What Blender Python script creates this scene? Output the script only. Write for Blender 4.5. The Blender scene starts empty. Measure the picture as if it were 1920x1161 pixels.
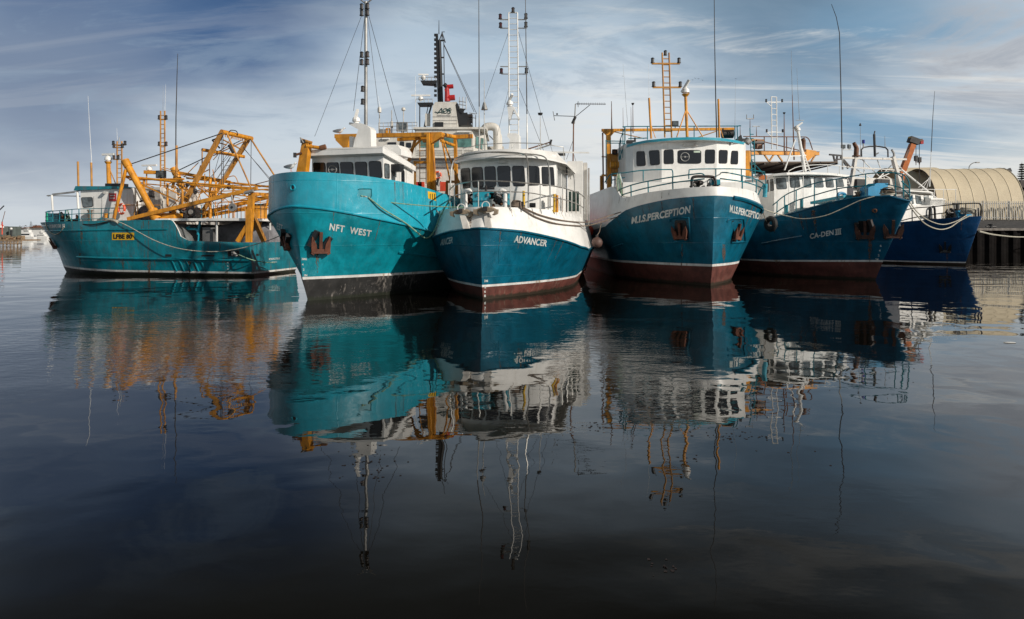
import bpy, math, random
from mathutils import Vector, Matrix
from mathutils.bvhtree import BVHTree
R = math.radians
S = bpy.context.scene
# ---------------------------------------------------------------- camera
FPX, CX, HY, EYE = 1300.0, 960.0, 438.0, 2.6
cam = bpy.data.objects.new('camera', bpy.data.cameras.new('camera'))
S.collection.objects.link(cam); S.camera = cam
cam.location = (0, 0, EYE); cam.rotation_euler = (R(90), 0, 0)
cam.data.sensor_width = 36; cam.data.lens = 36*FPX/1920
cam.data.shift_y = -(580.5-HY)/1920
cam.data.clip_start = 0.1; cam.data.clip_end = 20000
S.view_settings.view_transform = 'Standard'; S.view_settings.look = 'None'
S.view_settings.exposure = 0.0; S.view_settings.gamma = 1.0
S.render.resolution_x = 1024; S.render.resolution_y = 619
# ---------------------------------------------------------------- sun and sky
SUN = Vector((0.74, -0.52, 0.43)).normalized()
ELEV = math.asin(SUN.z); ROT = math.atan2(SUN.x, SUN.y)
sl = bpy.data.lights.new('sun', 'SUN'); sl.energy = 4.3; sl.angle = R(0.5); sl.color = (1.0, 0.92, 0.82)
so = bpy.data.objects.new('sun', sl); S.collection.objects.link(so)
so.rotation_euler = SUN.to_track_quat('Z', 'Y').to_euler()
class NT:
    def __init__(s, t): s.t = t; s.n = t.nodes; s.l = t.links
    def new(s, ty, **k):
        n = s.n.new(ty)
        for a, b in k.items(): setattr(n, a, b)
        return n
    def put(s, sock, v):
        if hasattr(v, 'is_output') or isinstance(v, bpy.types.NodeSocket): s.l.new(v, sock)
        else:
            if isinstance(v, (tuple, list)) and len(v) == 3 and sock.type == 'RGBA': v = (*v, 1)
            sock.default_value = v
    def math(s, op, a, b=None, c=None, clamp=False):
        n = s.new('ShaderNodeMath', operation=op, use_clamp=clamp)
        s.put(n.inputs[0], a)
        if b is not None: s.put(n.inputs[1], b)
        if c is not None: s.put(n.inputs[2], c)
        return n.outputs[0]
    def mix(s, f, a, b, mode='MIX'):
        n = s.new('ShaderNodeMix', data_type='RGBA', blend_type=mode, clamp_factor=True)
        s.put(n.inputs[0], f); s.put(n.inputs[6], a); s.put(n.inputs[7], b); return n.outputs[2]
    def ramp(s, f, a, b):      # smooth 0..1 between a and b
        n = s.new('ShaderNodeMapRange', interpolation_type='SMOOTHSTEP')
        s.put(n.inputs[0], f); n.inputs[1].default_value = a; n.inputs[2].default_value = b; return n.outputs[0]
    def noise(s, vec, scale, detail=4, rough=0.55, dist=0.0):
        n = s.new('ShaderNodeTexNoise')
        if vec is not None: s.put(n.inputs['Vector'], vec)
        n.inputs['Scale'].default_value = scale; n.inputs['Detail'].default_value = detail
        n.inputs['Roughness'].default_value = rough; n.inputs['Distortion'].default_value = dist
        return n.outputs['Fac']
    def mapping(s, vec, scale=(1, 1, 1), loc=(0, 0, 0), rot=(0, 0, 0)):
        n = s.new('ShaderNodeMapping'); s.put(n.inputs[0], vec)
        n.inputs['Scale'].default_value = scale; n.inputs['Location'].default_value = loc; n.inputs['Rotation'].default_value = rot
        return n.outputs[0]
def lin(r, g, b):
    f = lambda c: (c/255/12.92) if c/255 <= 0.04045 else ((c/255+0.055)/1.055)**2.4
    return (f(r), f(g), f(b))
W = bpy.data.worlds.new('World'); S.world = W; W.use_nodes = True
w = NT(W.node_tree); w.n.clear()
SKY = 0.10
sky = w.new('ShaderNodeTexSky', sky_type='NISHITA'); sky.sun_disc = False
sky.sun_elevation = ELEV; sky.sun_rotation = ROT; sky.air_density = 1.2; sky.dust_density = 1.5
tc = w.new('ShaderNodeTexCoord'); D = tc.outputs['Generated']
sx = w.new('ShaderNodeSeparateXYZ'); w.put(sx.inputs[0], D)
el = w.math('MAXIMUM', sx.outputs[2], 0.0)
cl = lambda r, g, b: tuple(c/SKY for c in lin(r, g, b))
den = w.math('ADD', el, 0.16)
cv = w.new('ShaderNodeCombineXYZ')
w.put(cv.inputs[0], w.math('DIVIDE', sx.outputs[0], den)); w.put(cv.inputs[1], w.math('DIVIDE', sx.outputs[1], den))
CV = cv.outputs[0]
def blob(px, py, rad, soft=1.0):          # a cloud region centred on one compass bearing and height
    d = Vector(((px-CX)/FPX, 1, (HY-py)/FPX)).normalized()
    n = w.new('ShaderNodeVectorMath', operation='DISTANCE'); w.put(n.inputs[0], D); n.inputs[1].default_value = d
    warp = w.math('MULTIPLY_ADD', w.noise(w.mapping(D, (2, 2, 6)), 1.2, 5), 0.24, w.math('SUBTRACT', n.outputs['Value'], 0.12))
    return w.math('SUBTRACT', 1.0, w.ramp(warp, rad*(1-soft), rad))
# horizon-to-height base: pale haze low, blue-grey above, added dark cloud out of view overhead
hz = w.mix(w.ramp(sx.outputs[0], -0.6, 0.55), cl(206, 213, 219), cl(232, 230, 221))
c = w.mix(w.ramp(el, 0.02, 0.17), hz, cl(200, 212, 222))
c = w.mix(w.ramp(el, 0.14, 0.31), c, cl(180, 198, 214))
blue = w.mix(0.6, w.mix(1.0, sky.outputs[0], (0.9, 1.0, 1.0), 'MULTIPLY'), cl(120, 160, 190))
n1 = w.noise(w.mapping(CV, (0.55, 1.5, 1), (2.3, 0.4, 0), (0, 0, R(14))), 0.9, 8, 0.62, 0.5)
n2 = w.noise(w.mapping(CV, (0.30, 1.0, 1), (7.1, 3.4, 0), (0, 0, R(-10))), 1.5, 8, 0.66, 0.8)
n3 = w.noise(w.mapping(CV, (0.9, 1.3, 1), (1.1, 8.4, 0), (0, 0, R(25))), 1.6, 8, 0.66, 0.6)
rt = w.ramp(sx.outputs[0], -0.15, 0.25)
# the dark cloud bank upper left, blue-grey mass top right, blue gap low on the right
lb_ = w.math('MULTIPLY', blob(390, -120, 0.29, 0.75), w.math('MULTIPLY_ADD', n1, 0.7, 0.62), clamp=True)
c = w.mix(w.math('MULTIPLY', w.ramp(n1, 0.52, 0.68), w.math('MULTIPLY_ADD', rt, 0.35, 0.10)), c, blue)
c = w.mix(lb_, c, cl(54, 90, 136))
c = w.mix(w.math('MULTIPLY', blob(60, -20, 0.24, 0.95), 0.9), c, cl(74, 102, 142))
c = w.mix(w.math('MULTIPLY', blob(80, 170, 0.19, 0.95), 0.8), c, cl(124, 140, 164))
c = w.mix(w.math('MULTIPLY', w.ramp(n3, 0.5, 0.7), w.math('MULTIPLY', blob(90, 160, 0.4, 0.9), 0.3)), c, cl(172, 182, 198))
c = w.mix(w.math('MULTIPLY', blob(1480, 0, 0.25, 0.85), w.math('MULTIPLY_ADD', n3, 0.8, 0.45), clamp=True), c, cl(98, 128, 154))
c = w.mix(w.math('MULTIPLY', blob(1150, 230, 0.17, 0.95), 0.8), c, cl(226, 231, 234))
c = w.mix(w.math('MULTIPLY', blob(1660, 180, 0.19, 0.85), w.math('MULTIPLY', w.ramp(n1, 0.38, 0.56), 0.85)), c, cl(118, 158, 188))
c = w.mix(w.math('MULTIPLY', w.ramp(n2, 0.49, 0.60), w.math('MULTIPLY_ADD', rt, 0.68, 0.10)), c, cl(226, 227, 225))
c = w.mix(w.math('MULTIPLY', blob(1860, 80, 0.12, 0.9), w.math('MULTIPLY', w.ramp(n3, 0.35, 0.6), 0.8)), c, cl(186, 184, 186))
c = w.mix(w.math('MULTIPLY', w.ramp(n3, 0.48, 0.60), w.math('MULTIPLY', w.ramp(el, 0.04, 0.18), 0.34)), c, cl(134, 156, 178))
# unseen grey cloud overhead, added dark so the near water mirrors a dim sky
c = w.mix(w.ramp(el, 0.26, 0.48), c, w.mix(w.ramp(n1, 0.35, 0.7), cl(42, 47, 50), cl(78, 84, 86)))
bg = w.new('ShaderNodeBackground'); w.put(bg.inputs[0], c); bg.inputs[1].default_value = SKY
wo = w.new('ShaderNodeOutputWorld'); w.l.new(bg.outputs[0], wo.inputs[0])
# ---------------------------------------------------------------- materials
MATS = {}
def paint(name, col, rough=0.4, var=0.12, dirt=None, damt=0.0, metal=0.0, streak=0.0, bump=0.02, scale=1.6, scuff=None, samt=0.0, coat=0.0, fine=0.0, plating=0.0, weed=False):
    if name in MATS: return MATS[name]
    m = bpy.data.materials.new(name); m.use_nodes = True; t = NT(m.node_tree)
    b = t.n['Principled BSDF']; co = t.new('ShaderNodeTexCoord').outputs['Object']
    n = t.noise(co, scale, 6, 0.6)
    dk = tuple(x*(1-var*1.6) for x in col); lt = tuple(min(1, x*(1+var)) for x in col)
    c = t.mix(t.ramp(n, 0.3, 0.7), dk, lt)
    if streak or dirt:
        st = t.noise(t.mapping(co, (5, 5, 0.35)), 1.6, 5, 0.6)
        if streak: c = t.mix(t.math('MULTIPLY', t.ramp(st, 0.46, 0.72), streak), c, tuple(x*0.45 for x in col))
        if dirt:
            gate = t.noise(co, 0.9, 3)
            f = t.math('MULTIPLY', t.ramp(st, 0.5, 0.68), t.ramp(gate, 0.44, 0.62))
            c = t.mix(t.math('MULTIPLY', f, damt), c, dirt)
    if scuff:
        sc = t.noise(t.mapping(co, (9, 9, 1.3)), 2.2, 7, 0.7)
        g2 = t.noise(co, 0.55, 2)
        f = t.math('MULTIPLY', t.ramp(sc, 0.58, 0.66), t.ramp(g2, 0.46, 0.6))
        c = t.mix(t.math('MULTIPLY', f, samt), c, scuff)
    if weed:
        sz_ = t.new('ShaderNodeSeparateXYZ'); t.put(sz_.inputs[0], co)
        lvl = t.math('MULTIPLY_ADD', t.noise(t.mapping(co, (4, 4, 1)), 1.5, 5, 0.7), 0.30, -0.02)
        c = t.mix(t.math('MULTIPLY', t.ramp(t.math('SUBTRACT', sz_.outputs[2], lvl), 0.06, -0.05), 0.85), c, (0.012, 0.016, 0.008))
    t.put(b.inputs['Base Color'], c)
    t.put(b.inputs['Roughness'], t.math('MULTIPLY_ADD', t.noise(co, 3.1, 4), 0.25, max(0.02, rough-0.12)))
    b.inputs['Metallic'].default_value = metal
    b.inputs['Coat Weight'].default_value = coat
    bp = t.new('ShaderNodeBump'); bp.inputs['Strength'].default_value = 0.5; bp.inputs['Distance'].default_value = bump
    h = t.math('ADD', t.noise(co, 1.3, 2), t.math('MULTIPLY', t.noise(co, 14, 3), 0.12+fine))
    if plating:
        sp_ = t.new('ShaderNodeSeparateXYZ'); t.put(sp_.inputs[0], co)
        fr_ = t.math('ABSOLUTE', t.math('SINE', t.math('MULTIPLY', sp_.outputs[0], 5.2)))
        h = t.math('ADD', h, t.math('MULTIPLY', fr_, plating))
        sm_ = t.math('PINGPONG', t.math('ADD', sp_.outputs[2], 0.35), 0.62)
        h = t.math('ADD', h, t.math('MULTIPLY', t.ramp(sm_, 0.02, 0.0), 0.25))
        sv_ = t.math('PINGPONG', sp_.outputs[0], 1.7)
        h = t.math('ADD', h, t.math('MULTIPLY', t.ramp(sv_, 0.02, 0.0), 0.25))
    t.put(bp.inputs['Height'], h); t.put(b.inputs['Normal'], bp.outputs[0])
    MATS[name] = m; return m
RUST = (0.20, 0.065, 0.022)
teal_bright = paint('bright_teal_paint', (0.012, 0.31, 0.42), 0.30, 0.10, (0.25, 0.42, 0.46), 0.25, scuff=(0.42, 0.60, 0.64), samt=0.6, streak=0.12, bump=0.05, plating=0.22)
teal = paint('teal_paint', (0.003, 0.175, 0.225), 0.34, 0.18, RUST, 0.4, streak=0.4, scuff=(0.06, 0.26, 0.30), samt=0.3, bump=0.05, plating=0.2)
teal_hull = paint('teal_hull_paint', (0.003, 0.235, 0.30), 0.34, 0.2, (0.03, 0.27, 0.32), 0.5, streak=0.35, scuff=(0.12, 0.34, 0.38), samt=0.35, bump=0.05, plating=0.22)
teal_mid = paint('sea_blue_hull_paint', (0.001, 0.105, 0.175), 0.32, 0.2, (0.02, 0.17, 0.22), 0.5, streak=0.4, scuff=(0.07, 0.20, 0.26), samt=0.35, bump=0.05, plating=0.22)
blue_hull = paint('deep_blue_hull_paint', (0.001, 0.085, 0.160), 0.34, 0.2, (0.05, 0.12, 0.16), 0.5, streak=0.4, scuff=(0.07, 0.18, 0.24), samt=0.35, bump=0.05, plating=0.22)
navy_hull = paint('royal_blue_hull_paint', (0.002, 0.046, 0.14), 0.34, 0.12, None, 0, streak=0.2, bump=0.05, plating=0.22)
anti_red = paint('red_antifouling', (0.12, 0.037, 0.028), 0.6, 0.25, (0.20, 0.12, 0.09), 0.7, streak=0.5, bump=0.02, weed=True)
anti_blk = paint('black_antifouling', (0.018, 0.018, 0.018), 0.6, 0.3, (0.22, 0.20, 0.18), 0.8, scuff=(0.30, 0.28, 0.26), samt=0.6, bump=0.02, weed=True)
white = paint('white_paint', (0.78, 0.775, 0.75), 0.35, 0.06, (0.42, 0.33, 0.22), 0.22, streak=0.10, bump=0.012)
white_old = paint('aged_white_paint', (0.60, 0.58, 0.54), 0.45, 0.10, (0.33, 0.19, 0.10), 0.45, streak=0.22, bump=0.02)
stripe = paint('white_boot_stripe', (0.68, 0.68, 0.66), 0.45, 0.15, (0.30, 0.20, 0.10), 0.9, scuff=(0.12, 0.16, 0.16), samt=0.8)
grey_deck = paint('grey_deck_paint', (0.16, 0.17, 0.17), 0.6, 0.2, RUST, 0.4)
yellow = paint('ochre_yellow_paint', (0.66, 0.275, 0.018), 0.45, 0.20, (0.20, 0.07, 0.02), 0.9, streak=0.35, bump=0.01, scuff=(0.14, 0.06, 0.03), samt=0.7)
yellow_old = paint('faded_ochre_paint', (0.50, 0.235, 0.045), 0.5, 0.2, (0.20, 0.07, 0.025), 0.8, streak=0.4, bump=0.01)
orange_cr = paint('orange_crane_paint', (0.50, 0.13, 0.015), 0.4, 0.15, RUST, 0.4)
red_p = paint('red_paint', (0.42, 0.018, 0.02), 0.4, 0.1)
redor = paint('orange_red_paint', (0.62, 0.06, 0.02), 0.45, 0.15, RUST, 0.3)
black = paint('black_paint', (0.012, 0.013, 0.015), 0.45, 0.2, RUST, 0.15)
dark = paint('dark_machinery', (0.03, 0.03, 0.032), 0.5, 0.4, RUST, 0.5)
rust_m = paint('rusted_anchor_iron', (0.115, 0.038, 0.02), 0.8, 0.4, (0.03, 0.015, 0.012), 0.7, bump=0.03, fine=0.2)
steel = paint('stainless_steel', (0.50, 0.49, 0.46), 0.30, 0.15, (0.30, 0.17, 0.08), 0.4, metal=0.65)
galv = paint('galvanised_steel', (0.34, 0.34, 0.33), 0.5, 0.2, RUST, 0.3, metal=0.4)
brown_st = paint('brown_rusty_steel', (0.16, 0.07, 0.035), 0.6, 0.3, RUST, 0.5)
stone_an = paint('old_bare_anchor_iron', (0.30, 0.24, 0.17), 0.8, 0.3, RUST, 0.9, bump=0.03, fine=0.2)
rubber = paint('black_rubber', (0.014, 0.014, 0.014), 0.7, 0.3, bump=0.01)
rope_l = paint('pale_rope', (0.42, 0.40, 0.33), 0.9, 0.25, fine=0.8, scale=9)
rope_g = paint('green_rope', (0.22, 0.36, 0.25), 0.9, 0.25, fine=0.8, scale=9)
rope_b = paint('brown_rope', (0.17, 0.13, 0.10), 0.9, 0.25, fine=0.8, scale=9)
wire = paint('wire_rope', (0.05, 0.045, 0.045), 0.6, 0.2)
tarp = paint('grey_tarpaulin', (0.20, 0.20, 0.215), 0.6, 0.2, bump=0.10, scale=2.4)
letter = paint('white_lettering', (0.62, 0.64, 0.62), 0.5, 0.2, (0.1, 0.3, 0.33), 0.7, scuff=(0.05, 0.20, 0.24), samt=0.8)
blackp = paint('black_lettering', (0.01, 0.01, 0.01), 0.5, 0.1)
yplate = paint('yellow_plate', (0.72, 0.43, 0.02), 0.45, 0.08)
glass_d = paint('dark_window_glass', (0.006, 0.008, 0.012), 0.12, 0.1, bump=0.0015)
glass_l = paint('pale_window_glass', (0.10, 0.12, 0.13), 0.14, 0.5, bump=0.0015, scale=2.5)
curtain = paint('green_curtained_glass', (0.08, 0.19, 0.17), 0.3, 0.3, bump=0.01)
ring_o = paint('orange_lifebuoy', (0.70, 0.09, 0.03), 0.5, 0.08)
tent_m = paint('cream_tent_fabric', (0.70, 0.60, 0.43), 0.7, 0.06, (0.45, 0.33, 0.2), 0.3, bump=0.06, scale=0.2)
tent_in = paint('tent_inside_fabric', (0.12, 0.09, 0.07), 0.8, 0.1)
asphalt = paint('asphalt', (0.055, 0.055, 0.058), 0.9, 0.25, bump=0.03)
conc = paint('old_concrete', (0.22, 0.20, 0.18), 0.9, 0.25, RUST, 0.4, streak=0.3, bump=0.05)
piling = paint('dark_sheet_piling', (0.006, 0.005, 0.005), 0.8, 0.4, (0.018, 0.011, 0.008), 0.6, bump=0.02)  # near-black base colour with slightly browner streaks
rust_line = paint('rust_run', (0.15, 0.055, 0.02), 0.8, 0.3)
green_l = paint('green_plastic', (0.03, 0.35, 0.22), 0.4, 0.1)
timber = paint('weathered_timber', (0.26, 0.18, 0.11), 0.9, 0.3, bump=0.03)
piling.node_tree.nodes['Principled BSDF'].inputs['Specular IOR Level'].default_value = 0.08
# ---------------------------------------------------------------- mesh builder
class MB:
    def __init__(s): s.v = []; s.f = []; s.m = []; s.mats = []
    def mi(s, m):
        if m not in s.mats: s.mats.append(m)
        return s.mats.index(m)
    def add(s, vs, fs, m):
        o = len(s.v); s.v += [tuple(v) for v in vs]; k = s.mi(m)
        for f in fs: s.f.append([o+i for i in f]); s.m.append(k)
    def box(s, lo, hi, m):
        x0, y0, z0 = lo; x1, y1, z1 = hi
        s.add([(x0,y0,z0),(x1,y0,z0),(x1,y1,z0),(x0,y1,z0),(x0,y0,z1),(x1,y0,z1),(x1,y1,z1),(x0,y1,z1)],
              [(0,3,2,1),(4,5,6,7),(0,1,5,4),(1,2,6,5),(2,3,7,6),(3,0,4,7)], m)
    def cbox(s, c, sz, m, rz=0.0, ry=0.0):
        c = Vector(c); M = Matrix.Rotation(rz, 3, 'Z') @ Matrix.Rotation(ry, 3, 'Y')
        h = [x/2 for x in sz]
        vs = [c + M @ Vector((a*h[0], b*h[1], d*h[2])) for d in (-1, 1) for a, b in ((-1,-1),(1,-1),(1,1),(-1,1))]
        s.add(vs, [(0,3,2,1),(4,5,6,7),(0,1,5,4),(1,2,6,5),(2,3,7,6),(3,0,4,7)], m)
    def frame(s, d):
        d = Vector(d).normalized(); u = d.cross(Vector((0, 0, 1)))
        if u.length < 0.1: u = d.cross(Vector((0, 1, 0)))
        u.normalize(); return d, u, u.cross(d).normalized()
    def cyl(s, a, b, r0, m, r1=None, n=10, cap=True):
        a, b = Vector(a), Vector(b); r1 = r0 if r1 is None else r1
        if (b-a).length < 1e-5: return
        d, u, q = s.frame(b-a)
        vs = [a + (u*math.cos(t)+q*math.sin(t))*r0 for t in [2*math.pi*i/n for i in range(n)]]
        vs += [b + (u*math.cos(t)+q*math.sin(t))*r1 for t in [2*math.pi*i/n for i in range(n)]]
        fs = [(i, (i+1) % n, n+(i+1) % n, n+i) for i in range(n)]
        if cap: fs += [tuple(range(n))[::-1], tuple(range(n, 2*n))]
        s.add(vs, fs, m)
    def bar(s, a, b, w, h, m):          # rectangular section, h measured upwards
        a, b = Vector(a), Vector(b)
        if (b-a).length < 1e-5: return
        d, u, q = s.frame(b-a)
        vs = [p + u*x*w/2 + q*y*h/2 for p in (a, b) for x, y in ((-1,-1),(1,-1),(1,1),(-1,1))]
        s.add(vs, [(0,3,2,1),(4,5,6,7),(0,1,5,4),(1,2,6,5),(2,3,7,6),(3,0,4,7)], m)
    def tube(s, pts, r, m, n=8):
        pts = [Vector(p) for p in pts]; N = len(pts)
        if N < 2: return
        vs = []; pu = None
        for i, p in enumerate(pts):
            d = (pts[min(i+1, N-1)]-pts[max(i-1, 0)]); d.normalize()
            u = (pu - d*pu.dot(d)) if pu is not None else None
            if u is None or u.length < 0.05: _, u, _q = s.frame(d)
            u.normalize(); pu = u; q = u.cross(d)
            vs += [p + (u*math.cos(2*math.pi*k/n)+q*math.sin(2*math.pi*k/n))*r for k in range(n)]
        fs = [(i*n+k, i*n+(k+1) % n, (i+1)*n+(k+1) % n, (i+1)*n+k) for i in range(N-1) for k in range(n)]
        fs += [tuple(range(n))[::-1], tuple(range((N-1)*n, N*n))]
        s.add(vs, fs, m)
    def rings(s, rs, m, cap0=True, cap1=True, closed=True):
        n = len(rs[0]); vs = [p for r in rs for p in r]; fs = []
        for i in range(len(rs)-1):
            for k in range(n if closed else n-1): fs.append((i*n+k, i*n+(k+1) % n, (i+1)*n+(k+1) % n, (i+1)*n+k))
        if cap0: fs.append(tuple(range(n))[::-1])
        if cap1: fs.append(tuple(range((len(rs)-1)*n, len(rs)*n)))
        s.add(vs, fs, m)
    def sph(s, c, r, m, n=12, sz=1.0, k=8):
        c = Vector(c)
        rs = [[c+Vector((r*math.sin(math.pi*i/k)*math.cos(2*math.pi*j/n), r*math.sin(math.pi*i/k)*math.sin(2*math.pi*j/n), -r*sz*math.cos(math.pi*i/k))) for j in range(n)] for i in range(k+1)]
        rs[0] = [c+Vector((0.001*math.cos(j), 0.001*math.sin(j), -r*sz)) for j in range(n)]
        rs[-1] = [c+Vector((0.001*math.cos(j), 0.001*math.sin(j), r*sz)) for j in range(n)]
        s.rings(rs, m, False, False)
    def torus(s, c, ax, Rr, r, m, n=24, k=8):
        c = Vector(c); d, u, q = s.frame(ax); vs = []
        for i in range(n):
            a = 2*math.pi*i/n; o = u*math.cos(a)+q*math.sin(a)
            vs += [c + o*(Rr+r*math.cos(2*math.pi*j/k)) + d*r*math.sin(2*math.pi*j/k) for j in range(k)]
        s.add(vs, [(i*k+j, ((i+1) % n)*k+j, ((i+1) % n)*k+(j+1) % k, i*k+(j+1) % k) for i in range(n) for j in range(k)], m)
    def ladder(s, a, b, wv, r, m, step=0.3, rr=None):
        a, b, wv = Vector(a), Vector(b), Vector(wv)/2
        s.cyl(a-wv, b-wv, r, m, n=6); s.cyl(a+wv, b+wv, r, m, n=6)
        k = max(2, int((b-a).length/step))
        for i in range(1, k): p = a+(b-a)*i/k; s.cyl(p-wv, p+wv, rr or r*0.7, m, n=6)
    def build(s, name, parent=None, smooth=35, kind=None):
        me = bpy.data.meshes.new(name); me.from_pydata(s.v, [], s.f)
        for m in s.mats: me.materials.append(m)
        me.polygons.foreach_set('material_index', s.m)
        me.validate(); 
        import bmesh
        bm = bmesh.new(); bm.from_mesh(me); bmesh.ops.recalc_face_normals(bm, faces=bm.faces); bm.to_mesh(me); bm.free()
        if smooth:
            me.polygons.foreach_set('use_smooth', [True]*len(me.polygons)); me.set_sharp_from_angle(angle=R(smooth))
        o = bpy.data.objects.new(name, me); S.collection.objects.link(o)
        if parent is not None: o.parent = parent.root if isinstance(parent, Frame) else parent
        if kind: o['kind'] = kind
        return o
def rad(px, py, Y): return Vector(((px-CX)/FPX*Y, Y, EYE+(HY-py)/FPX*Y))
def bez(pts, n=8):                       # smooth curve through points (Catmull-Rom)
    pts = [Vector(p) for p in pts]; P = [pts[0]*2-pts[1]]+pts+[pts[-1]*2-pts[-2]]; out = []
    for i in range(1, len(P)-2):
        for k in range(n):
            t = k/n; a, b, c_, d = P[i-1:i+3]
            out.append(0.5*((2*b)+(c_-a)*t+(2*a-5*b+4*c_-d)*t*t+(3*b-a-3*c_+d)*t**3))
    out.append(pts[-1]); return out
def interp(tab, x):
    if x >= tab[0][0]: return tab[0][1]
    for (a, za), (b, zb) in zip(tab, tab[1:]):
        if x >= b: return zb+(za-zb)*(x-b)/(a-b)
    return tab[-1][1]
class Frame:
    def __init__(s, name, X, Y, deg, label, cat, group=None, Z=0.0):
        r = bpy.data.objects.new(name, None); S.collection.objects.link(r); s.root = r
        r.location = (X, Y, Z); r.rotation_euler = (0, 0, R(deg)); r.empty_display_size = 0.5
        r['label'] = label; r['category'] = cat
        if group: r['group'] = group
        s.M = Matrix.Translation((X, Y, Z)) @ Matrix.Rotation(R(deg), 4, 'Z'); s.I = s.M.inverted(); s.C = s.I @ Vector((0, 0, EYE))
    def ray(s, px, py): return (s.I.to_3x3() @ Vector(((px-CX)/FPX, 1, (HY-py)/FPX))).normalized()
    def pl(s, px, py, ax, val):
        d = s.ray(px, py); i = 'xyz'.index(ax); return s.C + d*((val-s.C[i])/d[i])
    def x(s, px, py, v): return s.pl(px, py, 'x', v)
    def y(s, px, py, v): return s.pl(px, py, 'y', v)
    def at(s, px, py, Y): return s.I @ rad(px, py, Y)
    def hit(s, px, py, bv):
        for k in range(25):                # a pixel just off the silhouette takes the nearest point that is on it
            a = k*2.4; d = s.ray(px+k*0.5*math.cos(a), py+k*0.5*math.sin(a)); h = bv.ray_cast(s.C, d)
            if h[0] is not None: break
        if h[0] is None: return None, None
        n = h[1]
        if n.dot(d) > 0: n = -n
        return h[0], n
def bvh(o):
    return BVHTree.FromPolygons([v.co for v in o.data.vertices], [tuple(p.vertices) for p in o.data.polygons])
class Hull:
    """levels bottom to top: dict(z=[(x,z)..] or z2=(starboard list, port list), xs, B, te, p, q); segs = materials between levels"""
    def __init__(s, F, L, levels, segs, deck=0.9, sn=0.12, N=64, ex=1.7, inner=None, inthick=0.09, name='hull', deckm=None):
        s.F, s.L, s.lv, s.sn = F, L, levels, sn
        mb = MB(); T = [(j/N)**ex for j in range(N+1)]
        rows = []; rm = []
        for k in range(len(levels)-1):
            m = 5 if k < len(levels)-1 else 1
            big = abs(interp(s.zt(levels[k+1], 1), -2)-interp(s.zt(levels[k], 1), -2)) > 0.3
            m = 6 if big else 1
            for i in range(m): rows.append((k, i/m)); rm.append(segs[k])
        rows.append((len(levels)-2, 1.0))
        for side in (-1, 1):
            g = [[s.pt(k, v, side, t) for t in T] for k, v in rows]
            for i in range(len(rows)-1):
                vs = g[i]+g[i+1]; n = N+1
                mb.add(vs, [(j, j+1, n+j+1, n+j) for j in range(N)], rm[i])
            top = g[-1]
            ins = [Vector((p.x-(inthick if j < 3 else 0), p.y-side*min(abs(p.y), inthick), p.z)) for j, p in enumerate(top)]
            low = [Vector((p.x, p.y, p.z-deck)) for p in ins]
            n = N+1; im = inner or segs[-1]
            mb.add(top+ins, [(j, j+1, n+j+1, n+j) for j in range(N)], im)
            mb.add(ins+low, [(j, j+1, n+j+1, n+j) for j in range(N)], im)
            s_low = [Vector((p.x, 0, p.z)) for p in low]
            mb.add(low+s_low, [(j, j+1, n+j+1, n+j) for j in range(N)], deckm or grey_deck)
            # transom half
            for i in range(len(rows)-1):
                a, b = g[i][-1], g[i+1][-1]
                mb.add([a, b, (b.x, 0, b.z), (a.x, 0, a.z)], [(0, 1, 2, 3)], rm[i])
        # weld both sides and rows
        import bmesh
        s.o = mb.build(name, F, smooth=None)
        bm = bmesh.new(); bm.from_mesh(s.o.data); bmesh.ops.remove_doubles(bm, verts=bm.verts, dist=0.002)
        bmesh.ops.recalc_face_normals(bm, faces=bm.faces); bm.to_mesh(s.o.data); bm.free()
        me = s.o.data; me.polygons.foreach_set('use_smooth', [True]*len(me.polygons)); me.set_sharp_from_angle(angle=R(24))
        s.bv = bvh(s.o)
    def zt(s, lv, side): return lv['z'] if 'z' in lv else lv['z2'][0 if side < 0 else 1]
    def yz(s, k, x, side):
        lv = s.lv[k]; u = min(1, max(0, (lv['xs']-x)/lv['te']))
        y = lv['B']*(1-(1-u)**lv.get('p', 2))**lv.get('q', 1)
        a = max(0, (-x/s.L-0.65)/0.35); y *= 1-s.sn*a*a
        return y, interp(s.zt(lv, side), x)
    def pt(s, k, v, side, t):
        ps = []
        for kk in (k, k+1):
            x = s.lv[kk]['xs']-t*(s.L+s.lv[kk]['xs']); y, z = s.yz(kk, x, side); ps.append(Vector((x, side*y, z)))
        return ps[0].lerp(ps[1], v)
    def P(s, k, side, x, dz=0, dy=0):
        y, z = s.yz(k, x, side); return Vector((x, side*(y+dy), z+dz))
    def strake(s, k, r, m, x0=None, x1=None, name='rubbing_strake', dz=0, dy=0.0, sides=(-1, 1), n=60):
        mb = MB(); xs = s.lv[k]['xs']; x0 = xs if x0 is None else x0; x1 = -s.L if x1 is None else x1
        if x0 >= xs-1e-3 and len(sides) == 2:
            half = [x0-(x0-x1)*((i/n)**2) for i in range(n+1)]
            pts = [s.P(k, -1, x, dz, dy) for x in half[::-1]]+[s.P(k, 1, x, dz, dy) for x in half[1:]]
            mb.tube(pts, r, m)
        else:
            for sd in sides: mb.tube([s.P(k, sd, x0-(x0-x1)*((i/n)**2 if x0 >= xs-1e-3 else i/n), dz, dy) for i in range(n+1)], r, m)
        return mb.build(name, s.F)
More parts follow.
